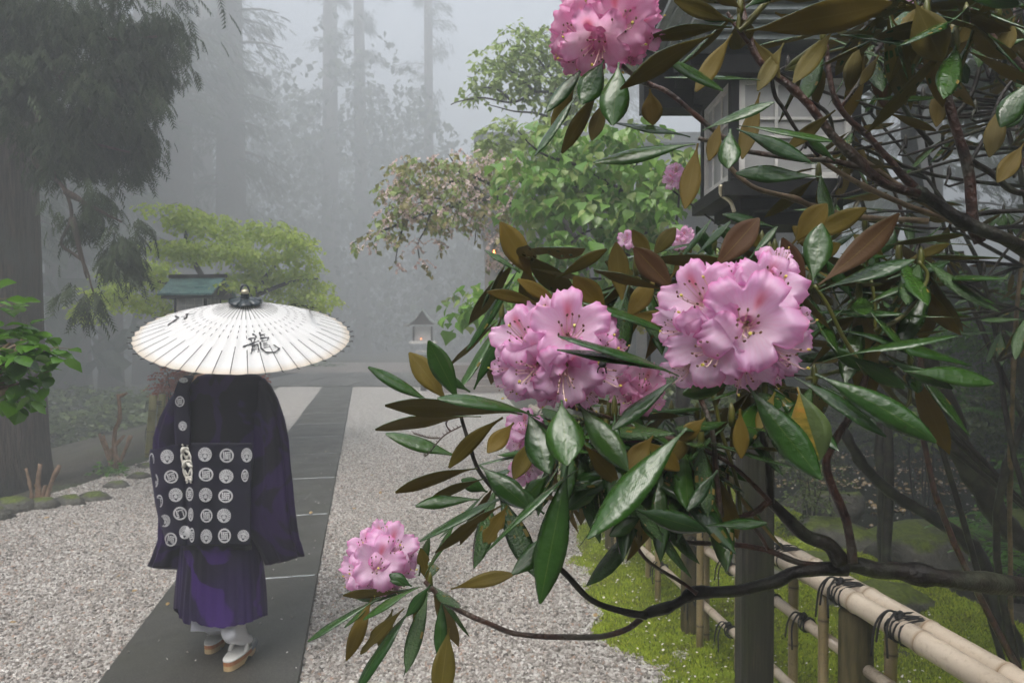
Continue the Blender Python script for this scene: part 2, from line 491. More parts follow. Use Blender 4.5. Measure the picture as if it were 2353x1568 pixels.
M['soil'] = mat('damp_forest_floor', (0.030, 0.026, 0.018), (0.065, 0.055, 0.035), 4, 0.8, 1.0, 20, 0.05, c3=(0.04, 0.06, 0.015))
t = NT('mossy_rock')
co = t.coord()
c = t.ramp(t.noise(6, 8, co), [(0.3, (0.035, 0.033, 0.028)), (0.6, (0.10, 0.095, 0.08)), (0.75, (0.20, 0.20, 0.17))])
geo = t.n('NewGeometry')
sepn = t.n('SeparateXYZ', Vector=geo.outputs['Normal'])
mf = t.math('MULTIPLY', t.math('ADD', t.math('MULTIPLY', sepn.outputs[2], 0.75), t.math('MULTIPLY', t.noise(5, 6, co), 0.9)), 0.45)
mm = t.ramp(mf, [(0.0, (0, 0, 0)), (0.98, (0, 0, 0)), (1.0, (1, 1, 1))])
mfac = t.ramp(mf, [(0.0, (0, 0, 0)), (0.45, (0, 0, 0)), (0.52, (1, 1, 1))])
c = t.mix(mfac, c, t.ramp(t.noise(30, 5, co), [(0.3, (0.05, 0.07, 0.01)), (0.7, (0.13, 0.17, 0.02))]))
t.base(c, 0.6, 0.3); t.bump(t.noise(28, 7, co), 0.9, 0.03)
M['rock'] = t.m
t = NT('pond_water')
t.base((0.006, 0.007, 0.006), 0.05, 0.5)
t.bump(t.noise(9, 4, t.coord()), 0.25, 0.02)
M['water'] = t.m
M['fallen_petal'] = mat('fallen_petal', (0.6, 0.55, 0.5), (0.8, 0.76, 0.74), 3, 0.5)
M['fallen_leaf'] = mat('fallen_leaf', (0.25, 0.15, 0.06), (0.4, 0.28, 0.10), 3, 0.5)
M['plaster'] = mat('weathered_wall', (0.13, 0.13, 0.125), (0.19, 0.19, 0.18), 2, 0.8, 0.4, 12, 0.01)
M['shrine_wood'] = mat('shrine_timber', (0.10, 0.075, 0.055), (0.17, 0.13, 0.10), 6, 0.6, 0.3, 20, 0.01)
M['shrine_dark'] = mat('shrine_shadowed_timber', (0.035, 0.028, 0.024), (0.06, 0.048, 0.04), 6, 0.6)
M['shrine_roof'] = mat('shrine_roof_shingle', (0.05, 0.055, 0.055), (0.09, 0.10, 0.10), 9, 0.5, 0.4, 30, 0.02)
def emit(name, c, s):
    t = NT(name)
    t.base(c, 0.5)
    t.b.inputs['Emission Color'].default_value = (*c, 1)
    t.b.inputs['Emission Strength'].default_value = s
    return t.m
M['lamp_glow'] = emit('lit_lamp', (1.0, 0.27, 0.06), 2.6)
# monk
def silk(name, c1, c2, c3, thr=(0.52, 0.6), sheen=0.06):
    t = NT(name)
    co = t.coord()
    big = t.noise(2.3, 2, t.coord((1, 1, 0.6)))
    swirl = t.n('TexNoise', Scale=3.4, Detail=2.0, Distortion=1.6, Vector=co).outputs[0]
    c = t.ramp(big, [(0.35, c1), (0.6, c2)])
    band = t.ramp(swirl, [(thr[0] - 0.03, (0, 0, 0)), (thr[0], (1, 1, 1)), (thr[1], (1, 1, 1)), (thr[1] + 0.03, (0, 0, 0))])
    c = t.mix(t.math('MULTIPLY', band, 0.55), c, c3)
    t.base(c, 0.6, 0.2)
    t.b.inputs['Sheen Weight'].default_value = sheen
    t.b.inputs['Sheen Tint'].default_value = (0.35, 0.2, 0.8, 1)
    t.bump(t.noise(420, 2, co), 0.15, 0.001)
    return t.m
M['robe'] = silk('purple_silk_robe', (0.004, 0.0025, 0.006), (0.008, 0.004, 0.018), (0.028, 0.008, 0.075))
M['skirt'] = silk('purple_brocade_skirt', (0.005, 0.003, 0.008), (0.022, 0.008, 0.065), (0.06, 0.014, 0.18), thr=(0.56, 0.72))
M['kesa'] = silk('navy_purple_sash', (0.007, 0.006, 0.014), (0.011, 0.008, 0.024), (0.011, 0.008, 0.024), sheen=0.04)
M['crest'] = mat('silver_white_crest', (0.48, 0.48, 0.50), (0.62, 0.62, 0.63), 60, 0.6)
M['crest_line'] = mat('crest_dark_line', (0.03, 0.028, 0.045), rough=0.6)
M['white_cord'] = mat('white_silk_cord', (0.66, 0.62, 0.55), (0.8, 0.78, 0.72), 120, 0.6, 0.6, 300, 0.002)
M['white_cloth'] = mat('white_cotton', (0.82, 0.82, 0.88), (0.88, 0.88, 0.92), 10, 0.85, 0.3, 300, 0.001)
M['grey_hem'] = mat('pale_under_kimono', (0.6, 0.6, 0.68), rough=0.7)
M['skin'] = mat('skin', (0.50, 0.30, 0.21), (0.56, 0.35, 0.25), 8, 0.5)
M['cork'] = mat('orange_brown_cork', (0.42, 0.15, 0.05), (0.55, 0.26, 0.11), 40, 0.6, 0.4, 90, 0.002)
M['sole'] = mat('tan_sandal_sole', (0.55, 0.38, 0.18), (0.62, 0.46, 0.25), 25, 0.6)
M['vinyl'] = mat('white_sandal_vinyl', (0.75, 0.74, 0.70), (0.82, 0.8, 0.76), 30, 0.3)
M['toe_cover'] = mat('grey_toe_cover', (0.20, 0.22, 0.25), (0.28, 0.30, 0.34), 10, 0.2)
t = NT('oiled_paper')
co = t.coord()
c = t.ramp(t.noise(5, 6, co), [(0.3, (0.82, 0.82, 0.81)), (0.65, (0.9, 0.9, 0.9))])
r, g, b = t.lv()
c = t.mix(t.math('MULTIPLY', t.ramp(r, [(0.0, (0, 0, 0)), (0.9, (0, 0, 0)), (0.985, (1, 1, 1))]), 0.6), c, (0.66, 0.52, 0.34))
t.base(c, 0.5, 0.35); t.bump(t.noise(35, 4, co), 0.3, 0.003)
tl = t.n('BsdfTranslucent', Color=c)
ms = t.n('MixShader', Fac=0.25)
t.t.links.new(t.b.outputs[0], ms.inputs[1]); t.t.links.new(tl.outputs[0], ms.inputs[2]); t.t.links.new(ms.outputs[0], t.o.inputs['Surface'])
M['paper'] = t.m
M['ink'] = mat('black_ink', (0.008, 0.008, 0.012), rough=0.5)
M['lacquer'] = mat('black_leather_cap', (0.012, 0.018, 0.022), (0.03, 0.045, 0.055), 14, 0.25, 0.3, 40, 0.003)
M['brass'] = mat('pale_brass', (0.55, 0.48, 0.33), (0.7, 0.64, 0.5), 20, 0.3, metal=0.5)
M['cane'] = mat('bamboo_rib', (0.03, 0.028, 0.03), (0.05, 0.045, 0.04), 20, 0.5)
M['pipe'] = mat('grey_pipe', (0.3, 0.32, 0.33), rough=0.4)
M['cut_wood'] = mat('fresh_cut_wood', (0.5, 0.28, 0.14), rough=0.6)
M['pruned_bark'] = mat('pruned_stem_bark', (0.13, 0.075, 0.04), (0.24, 0.15, 0.09), 18, 0.6, 0.5, 50, 0.005)
# ================================================================== terrain
def border_x(y): return -4.55 - max(0.0, y - 9) * 0.21
def terrain(x, y):
    h = 0.0
    bx = border_x(y) - 0.35
    if x < bx: h = -min(1.6, (bx - x) * 0.22)
    e = ((x - 6.5) / 4.4) ** 2 + ((y - 7.2) / 3.9) ** 2
    if e < 1.35: h -= 0.8 * (1 - ss(0.75, 1.3, e))
    if y > 10.8 and x > 2: h += 0.5 * ss(10.8, 13, y) * ss(2, 4, x)
    h += 0.05 * noise.noise(V((x * 0.6, y * 0.6, 0))) * (1 if (x < bx or x > 2.4) else 0)
    return h
xs = sorted(set([round(v, 2) for v in list(np.arange(-73, -9, 3.5)) + list(np.arange(-9, 13, 0.45)) + list(np.arange(13, 73, 3.5)) + [73]]))
ys = sorted(set([round(v, 2) for v in list(np.arange(-30, 0, 3.5)) + list(np.arange(0, 16, 0.45)) + list(np.arange(16, 95, 3.5)) + [96]]))
mb = MB()
vs = [V((x, y, terrain(x, y))) for y in ys for x in xs]
nx = len(xs)
mb.add(vs, [(j * nx + i, j * nx + i + 1, (j + 1) * nx + i + 1, (j + 1) * nx + i) for j in range(len(ys) - 1) for i in range(nx - 1)])
mb.build('ground', M['soil'], kind='structure')

# path
PO = G(688, 1568)
PE = (G(810, 890) - PO); PLEN = PE.length; PE.normalize()
PN = V((-PE.y, PE.x, 0))                      # towards the other edge
PW = abs((G(235, 1568) - PO).dot(PN))
sj = (G(722, 1331) - PO).dot(PE)
SL = ((G(785, 1045) - PO).dot(PE) - sj) / 3
path = thing('path', PO + PN * PW / 2, None, None); path['kind'] = 'structure'
def PP(s_, t_, z): return PO + PE * s_ + PN * t_ + V((0, 0, z))
bed = MB(); bed.loft([[PP(-3, -0.03, 0.004), PP(-3, PW + 0.03, 0.004)], [PP(PLEN, -0.03, 0.004), PP(PLEN, PW + 0.03, 0.004)]], closed=False, cap=False)
bed.build('joint_bed', M['shiny_joint'], path)
k = -2
while True:
    a = sj + SL * k; b = min(a + SL, PLEN); k += 1
    if a >= PLEN - 0.3: break
    if b < -3: continue
    g = 0.014
    dz = RND.uniform(-0.002, 0.003)
    w2 = RND.uniform(-0.006, 0.006)
    mb = MB()
    zt = 0.034 + dz
    rings = []
    for ins, z in ((0, 0.0), (0, zt - 0.006), (0.006, zt), ):
        rings.append([PP(a + g + ins, w2 + ins, z), PP(a + g + ins, PW + w2 - ins, z), PP(b - g - ins, PW + w2 - ins, z), PP(b - g - ins, w2 + ins, z)])
    mb.loft(rings)
    mb.build('paving_slab', M['slab'], path, smooth=False)
    st = MB(); st.loft([[PP(b - g + 0.001, 0.02, 0.030), PP(b - g + 0.001, PW - 0.02, 0.030)], [PP(b + g - 0.001, 0.02, 0.031), PP(b + g - 0.001, PW - 0.02, 0.031)]], closed=False, cap=False)
    st.build('joint', M['shiny_joint'], path)
def path_x(y, t): # x of the path edge t (0..PW) at world y
    p0 = PP(0, t, 0)
    return p0.x + PE.x / PE.y * (y - p0.y)
# plaza at the end of the path
plaza = thing('plaza', (-4, 22, 0), None, None); plaza['kind'] = 'structure'
yy = G(810, 889).y
rows = [(yy, yy + 2.1), (yy + 2.15, yy + 4.2), (yy + 4.25, yy + 7.4)]
for r_i, (y0, y1) in enumerate(rows):
    x = -8.5
    while x < 3.5:
        w = 1.7 + RND.uniform(0, 0.5)
        MB().bbox((x, y0, 0.0), (x + w - 0.04, y1, 0.035 + 0.006 * RND.random())).build('paving_slab', M['plaza'], plaza, smooth=False)
        x += w
MB().bbox((-13, yy + 7.45, 0), (7, yy + 17, 0.03)).build('pale_paving', M['plaza_pale'], plaza, smooth=False)

# gravel
def moss_x(y):
    return interp([(1.0, 0.75), (2.5, 0.62), (3.13, 0.45), (4.1, 0.26), (5.0, 0.34), (5.8, 0.42), (8, 0.30), (12, -0.2), (20.3, -0.9), (21, -1)], y)
def strip(xa, xb, y0, y1, dy, cols, z):
    mb = MB(); n = int((y1 - y0) / dy) + 1
    for j in range(n):
        y = lerp(y0, y1, j / (n - 1))
        for i in range(cols + 1):
            x = lerp(xa(y), xb(y), i / cols)
            mb.v.append(V((x, y, z(x, y))))
    for j in range(n - 1):
        for i in range(cols):
            a = j * (cols + 1) + i
            mb.f.append((a, a + 1, a + cols + 2, a + cols + 1)); mb.m.append(0)
    return mb
def gz(x, y): return 0.012 + 0.012 * noise.noise(V((x * 1.1, y * 1.1, 3)))
gl = strip(lambda y: border_x(y) + 0.12 * noise.noise(V((0, y, 0))), lambda y: path_x(y, PW) - 0.004, 0.8, yy, 0.3, 16, gz)
gr = strip(lambda y: path_x(y, 0) + 0.004, lambda y: moss_x(y) + 0.5, 0.8, yy, 0.3, 12, gz)
gl.build('gravel_bed', M['gravel'], kind='structure'); gr.build('gravel_bed', M['gravel'], kind='structure')

def scatter(name, srcs, dens, material, rad, smin, smax, kind='stuff', shape='ICO', squash=0.6, clipz=None):
    """real instanced pieces over a surface; srcs: MB surfaces, dens(x,y) -> pieces per square metre"""
    mb = MB()
    for s in srcs: mb.add([v.copy() for v in s.v], list(s.f))
    me = bpy.data.meshes.new(name)
    me.from_pydata([tuple(v) for v in mb.v], [], mb.f)
    at = me.attributes.new('dens', 'FLOAT', 'POINT')
    at.data.foreach_set('value', [dens(v.x, v.y) for v in mb.v])
    o = link_mesh(name, me, kind=kind)
    ng = bpy.data.node_groups.new(name, 'GeometryNodeTree')
    ng.interface.new_socket('Geometry', in_out='INPUT', socket_type='NodeSocketGeometry')
    ng.interface.new_socket('Geometry', in_out='OUTPUT', socket_type='NodeSocketGeometry')
    N = ng.nodes.new; Lk = ng.links.new
    gi, go = N('NodeGroupInput'), N('NodeGroupOutput')
    na = N('GeometryNodeInputNamedAttribute'); na.data_type = 'FLOAT'; na.inputs['Name'].default_value = 'dens'
    di = N('GeometryNodeDistributePointsOnFaces'); Lk(gi.outputs[0], di.inputs['Mesh']); Lk(na.outputs['Attribute'], di.inputs['Density'])
    if shape == 'ICO':
        pr = N('GeometryNodeMeshIcoSphere'); pr.inputs['Radius'].default_value = 1.0; pr.inputs['Subdivisions'].default_value = 1
        nt = N('ShaderNodeTexNoise'); nt.inputs['Scale'].default_value = 1.3
        mp = N('ShaderNodeVectorMath'); mp.operation = 'SUBTRACT'; Lk(nt.outputs['Color'], mp.inputs[0]); mp.inputs[1].default_value = (0.5, 0.5, 0.5)
        mz = N('ShaderNodeVectorMath'); mz.operation = 'SCALE'; Lk(mp.outputs[0], mz.inputs[0]); mz.inputs['Scale'].default_value = 1.6
        sp = N('GeometryNodeSetPosition'); Lk(pr.outputs['Mesh'], sp.inputs['Geometry']); Lk(mz.outputs[0], sp.inputs['Offset'])
        geo = sp.outputs[0]
    elif shape == 'CONE':
        pr = N('GeometryNodeMeshCone'); pr.inputs['Vertices'].default_value = 4
        pr.inputs['Radius Bottom'].default_value = 0.42; pr.inputs['Depth'].default_value = 2.0
        geo = pr.outputs['Mesh']
    else:
        pr = N('GeometryNodeMeshCircle'); pr.fill_type = 'NGON'; pr.inputs['Vertices'].default_value = 6
        pr.inputs['Radius'].default_value = 1.0
        geo = pr.outputs['Mesh']
    sm = N('GeometryNodeSetMaterial'); sm.inputs['Material'].default_value = material; Lk(geo, sm.inputs['Geometry'])
    ins = N('GeometryNodeInstanceOnPoints'); Lk(di.outputs['Points'], ins.inputs['Points']); Lk(sm.outputs[0], ins.inputs['Instance'])
    rr = N('FunctionNodeRandomValue'); rr.data_type = 'FLOAT_VECTOR'
    tilt = 3.14 if shape == 'ICO' else 0.65
    rr.inputs[0].default_value = (-tilt, -tilt, -3.14); rr.inputs[1].default_value = (tilt, tilt, 3.14)
    Lk(rr.outputs[0], ins.inputs['Rotation'])
    rs = N('FunctionNodeRandomValue'); rs.data_type = 'FLOAT_VECTOR'; rs.inputs['Seed'].default_value = 3
    rs.inputs[0].default_value = (rad * smin, rad * smin, rad * smin * squash); rs.inputs[1].default_value = (rad * smax, rad * smax, rad * smax * squash)
    Lk(rs.outputs[0], ins.inputs['Scale'])
    rc = N('FunctionNodeRandomValue'); rc.data_type = 'FLOAT'; rc.inputs['Seed'].default_value = 9
    st = N('GeometryNodeStoreNamedAttribute'); st.data_type = 'FLOAT'; st.domain = 'INSTANCE'; st.inputs['Name'].default_value = 'rnd'
    Lk(ins.outputs[0], st.inputs['Geometry']); Lk(rc.outputs[1], st.inputs['Value'])
    Lk(st.outputs[0], go.inputs[0])
    md = o.modifiers.new('scatter', 'NODES'); md.node_group = ng
    me.materials.append(material)
    return o
def gdens(x, y):
    if y < 2.5: return 300
    return 4200 * (1 - ss(4.5, 10.5, y)) + 500 * (1 - ss(9, 12.5, y))
scatter('gravel_pebbles', [gl], gdens, M['stone_bit'], 0.0105, 0.6, 1.45)
scatter('gravel_pebbles', [gr], lambda x, y: gdens(x, y) * (1 - 0.9 * ss(-0.05, 0.25, x - moss_x(y) + 0.12 * noise.noise(V((x * 4, y * 4, 0))))), M['stone_bit'], 0.0105, 0.6, 1.45)

# moss bed
def mz(x, y):
    e = x - moss_x(y) + 0.16 * noise.noise(V((x * 3, y * 3, 7)))
    return -0.02 + 0.05 * ss(0.0, 0.25, e) + 0.035 * noise.noise(V((x * 2.2, y * 2.2, 1))) + 0.02 * noise.noise(V((x * 9, y * 9, 1)))
mo = strip(lambda y: moss_x(y) - 0.12, lambda y: 2.75 - 0.25 * ss(3, 6, y) + 0.2 * noise.noise(V((0, y, 4))), 0.8, 9.5, 0.06, 60, mz)
mo.build('moss_bed', M['moss'], kind='structure')
def mdens(x, y):
    if y < 2.2 or y > 8: return 0
    e = x - moss_x(y) + 0.16 * noise.noise(V((x * 3, y * 3, 7)))
    pat = ss(-0.35, 0.15, noise.noise(V((x * 5, y * 5, 2))) + 0.5 * noise.noise(V((x * 13, y * 13, 2))))
    return (11000 if y < 5 else 5000) * ss(0.02, 0.25, e) * (0.25 + 0.75 * pat)
scatter('moss_tufts', [mo], mdens, M['tuft'], 0.0085, 0.5, 1.4, shape='CONE', squash=1.0)
scatter('fallen_petals', [strip(lambda y: -2.2, lambda y: 2.4, 2.4, 8, 0.3, 16, lambda x, y: 0.046)], lambda x, y: 230 if x > moss_x(y) + 0.1 else (7 if x > path_x(y, 0) - 1 else 3), M['fallen_petal'], 0.0062, 0.5, 1.3, shape='DISC')
scatter('fallen_leaves', [strip(lambda y: -4, lambda y: 2.4, 2.4, 9, 0.3, 16, lambda x, y: 0.05)], lambda x, y: 2.0, M['fallen_leaf'], 0.016, 0.5, 1.2, shape='DISC')

# pond
WZ = -0.28
mb = MB()
mb.add([V((1.4, 2.9, WZ)), V((12.5, 2.9, WZ)), V((12.5, 11.6, WZ)), V((1.4, 11.6, WZ))], [(0, 1, 2, 3)])
mb.build('pond_water', M['water'], kind='structure')
def pond_in(x, y): return ((x - 6.5) / 4.2) ** 2 + ((y - 7.2) / 3.7) ** 2 < 1
pm = strip(lambda y: 2.0, lambda y: 11.0, 3.4, 10.9, 0.2, 45, lambda x, y: WZ + 0.006)
scatter('floating_petals', [pm], lambda x, y: 0 if not pond_in(x, y) else 170 * ss(-0.05, 0.3, noise.noise(V((x * 0.7, y * 2.4, 5))) ) * ss(4.5, 7.5, y) + 12, M['fallen_petal'], 0.012, 0.4, 1.3, shape='DISC', squash=0.5)
scatter('floating_leaves', [pm], lambda x, y: 0 if not pond_in(x, y) else 130 * ss(0.0, 0.3, noise.noise(V((x * 0.7, y * 2.4, 5)))) * ss(4.5, 7.5, y), M['fallen_leaf'], 0.03, 0.4, 1.3, shape='DISC', squash=0.5)

# ------------------------------------------------------------------ rocks
import bmesh
def rock(name, c, size, label, seed=0, rz=0.0, parent=None, group=None, cat='rock', mat_='rock', sub=3):
    bm = bmesh.new(); bmesh.ops.create_icosphere(bm, subdivisions=sub, radius=1.0)
    for v in bm.verts:
        p = v.co * 1.0
        k = 1 + 0.32 * noise.noise(p * 1.1 + V((seed * 7.1, 0, 0))) + 0.16 * noise.noise(p * 2.7 + V((0, seed * 3.3, 0))) + 0.05 * noise.noise(p * 7)
        v.co = p * k
        v.co.z = min(v.co.z, 0.82 + 0.12 * noise.noise(p * 2 + V((seed, 0, 0))))
        v.co = Matrix.Rotation(rz, 3, 'Z') @ V((v.co.x * size[0], v.co.y * size[1], v.co.z * size[2]))
    me = bpy.data.meshes.new(name); bm.to_mesh(me); bm.free()
    me.polygons.foreach_set('use_smooth', [True] * len(me.polygons))
    me.materials.append(M[mat_])
    o = link_mesh(name, me, origin=c)
    return props(o, label, cat, group)
rock('mossy_boulder', P(2140, 1262, 5.0) + V((0, 0, -0.12)), (0.72, 0.45, 0.36), 'big grey boulder with a flat moss-covered top at the pond edge', 1)
rock('mossy_boulder', P(1905, 1240, 5.3) + V((0, 0, -0.1)), (0.36, 0.4, 0.30), 'round boulder wholly covered in moss beside the big flat-topped rock', 2)
rock('mossy_boulder', P(1830, 1290, 4.6) + V((0, 0, -0.1)), (0.42, 0.3, 0.2), 'low mossy hump of stone just behind the bamboo rails', 3)
rock('mossy_boulder', P(1925, 1150, 6.6) + V((0, 0, -0.1)), (0.22, 0.2, 0.24), 'small upright stone at the water with one mossy side', 4)
rock('mossy_boulder', P(2420, 1250, 4.7) + V((0, 0, -0.1)), (0.5, 0.5, 0.34), 'dark boulder under the ferns at the pond bank', 5)
rock('mossy_boulder', P(2010, 1345, 4.0) + V((0, 0, -0.12)), (0.30, 0.2, 0.14), 'half-sunk dark stone below the lantern post', 6)
rock('mossy_boulder', P(2020, 1480, 3.7) + V((0, 0, -0.14)), (0.28, 0.2, 0.12), 'flat wet stone at the near lip of the pond', 7)
rock('pale_stone', P(1870, 1125, 7.2) + V((0, 0, -0.2)), (0.3, 0.3, 0.22), 'pale lichen stone standing in the pond behind the lantern post', 8)
BL = [(25, 1175, .30, .13), (95, 1168, .22, .10), (160, 1160, .2, .09), (215, 1150, .22, .08), (-40, 1195, .3, .15), (270, 1120, .18, .07), (320, 1100, .16, .07), (345, 1075, .2, .06)]
BLL = ['broad grey border stone with moss on top beside the big cedar', 'rounded border stone under the short pruned stumps', 'flat mossy border stone behind the short pruned stumps', 'thin moss-fringed border stone at the gravel edge',
       'large border stone at the foot of the big cedar', 'small brown border stone by the taller pruned shrub', 'small dark border stone under the fresh leaves', 'low border stone beside the bamboo posts']
for i, (X, Y, w, h) in enumerate(BL):
    g_ = G(X, Y); rock('border_stone', (g_.x, g_.y, 0.02), (w * .75, w * 0.5, h), BLL[i], 20 + i, sub=2, group='stones edging the gravel')

# ================================================================== bamboo fence
FX = lambda d: 1.49 - 0.15 * d
FDIR = V((-0.15, 1, 0)).normalized(); FSIDE = V((1, 0.15, 0)).normalized()
fence = thing('bamboo_fence', (FX(2.27), 2.27, 0), 'low pale bamboo rail fence tied with black cord beside the moss', 'fence')
def pole(name, a, b, r, m, parent, node=0.28, sides=14, off=0.0):
    mb = MB(); a, b = V(a), V(b); L = (b - a).length; d = (b - a) / L
    st = [0.0]; rs = [r]; cs = [0.0]
    x = node * off + 0.05
    while x < L - 0.05:
        for dx, rr, cc in ((-0.012, 1.0, 0), (-0.004, 1.10, 0.35), (0.0, 0.985, 1.0), (0.005, 1.09, 0.3), (0.014, 1.0, 0)):
            st.append(x + dx); rs.append(r * rr); cs.append(cc)
        x += node * RND.uniform(0.85, 1.15)
    st.append(L); rs.append(r); cs.append(0)
    cols = []
    for c in cs: cols += [(c, 0, 0, 1)] * sides
    bend = d.orthogonal().normalized() * 0.004
    pts = [a + d * s_ + bend * math.sin(s_ * 1.7) for s_ in st]
    mb.tube(pts, rs, sides, cols=cols)
    return mb.build(name, m, parent)
RZ = 0.72
for sgn, off in ((-1, 0.3), (1, 0.75)):
    d0, d1 = 0.9, 8.2
    o_ = FSIDE * (0.036 * sgn)
    pole('top_rail', V((FX(d0), d0, RZ)) + o_, V((FX(d1), d1, RZ)) + o_, 0.0335, M['bamboo'], fence, 0.3, 18, off)
pole('middle_rail', V((FX(2.34), 2.34, 0.51)), V((FX(8.2), 8.2, 0.51)), 0.021, M['bamboo'], fence, 0.3, 12, 0.5)
pole('middle_rail', V((FX(0.9), 0.9, 0.50)), V((FX(2.21), 2.21, 0.50)), 0.021, M['bamboo'], fence, 0.3, 12, 0.2)
pole('lower_rail', V((FX(2.3), 2.3, 0.22)), V((FX(8.2), 8.2, 0.22)), 0.02, M['bamboo'], fence, 0.3, 12, 0.5)
for d in (2.27, 3.6, 5.0, 6.5, 8.0):
    mb = MB()
    c = V((FX(d), d, 0))
    mb.tube([c + V((0, 0, z)) for z in (-0.2, 0.0, 0.3, 0.5, 0.67, 0.68)], [0.057, 0.057, 0.055, 0.054, 0.053, 0.045], 16, jit=0.03)
    mb.build('fence_post', M['fence_post'], fence)
for i, d in enumerate((1.62, 2.15, 2.40, 2.70, 2.78, 3.15, 3.42, 3.50, 4.0, 4.35, 4.8, 5.3, 5.8, 6.2, 6.9, 7.4)):
    c = V((FX(d), d, 0)) + FSIDE * (0.034 if i % 2 else -0.034)
    pole('upright', c + V((0, 0, -0.1)), c + V((0, 0, 0.68)), 0.0165 + 0.003 * RND.random(), M['bamboo_old'] if d > 2.0 else M['bamboo'], fence, 0.22, 10, RND.random())
def tie(c, dirv, side, w, h, tails=2, loops=4, spread=0.012):
    mb = MB()
    for k_ in range(loops):
        off = dirv * ((k_ - (loops - 1) / 2) * spread)
        sk = dirv * (0.01 * math.sin(k_ * 2.1))
        pts = []
        for a in range(19):
            t_ = 2 * PI * a / 18
            x_, z_ = math.cos(t_), math.sin(t_)
            n_ = max(abs(x_), abs(z_)) ** 0.45
            pts.append(c + off + side * (w * x_ / n_ * 0.93) + V((0, 0, h * z_ / n_ * 0.93)) + sk * z_ + dirv * (0.012 * x_ * (-1) ** k_))
        mb.tube(pts, 0.0032, 6, cap=False)
    kn = c - side * (w * 0.5) + V((0, 0, h))
    for a in range(3):
        pts = [kn + V((math.cos(t_ + a) * 0.014, math.sin(t_ * 1.3 + a) * 0.014, 0.006 + math.sin(t_ * 2 + a) * 0.009)) for t_ in [0, 1, 2, 3, 4, 5, 6]]
        mb.tube(smooth_path(pts, 3), 0.0036, 6)
    for a in range(tails):
        s_ = -1 if a % 2 else 1
        p0 = kn + V((0, 0, 0.008))
        pts = [p0, p0 - side * 0.03 + dirv * 0.012 * s_ + V((0, 0, 0.01)), p0 - side * (0.052 + 0.006 * a) + dirv * 0.02 * s_ + V((0, 0, -0.03)), p0 - side * (0.055 + 0.008 * a) + dirv * 0.03 * s_ + V((0, 0, -0.09 - 0.02 * a))]
        mb.tube(smooth_path(pts, 4), 0.0034, 6)
    return mb
for d in (1.3, 2.02, 2.30, 2.68, 3.2, 3.6, 4.35, 5.0, 5.8, 6.5, 7.4):
    tie(V((FX(d), d, RZ)), FDIR, FSIDE, 0.074, 0.039, 3, 5).build('cord_tie', M['cord'], fence)
for d in (2.55, 2.78, 3.15, 3.50, 4.0, 4.8, 5.8):
    tie(V((FX(d), d, 0.51)), FDIR, FSIDE, 0.030, 0.026, 2, 3, 0.008).build('cord_tie', M['cord'], fence)
for d in (3.15, 3.50, 4.0, 4.8):
    tie(V((FX(d), d, 0.22)), FDIR, FSIDE, 0.030, 0.026, 2, 3, 0.008).build('cord_tie', M['cord'], fence)

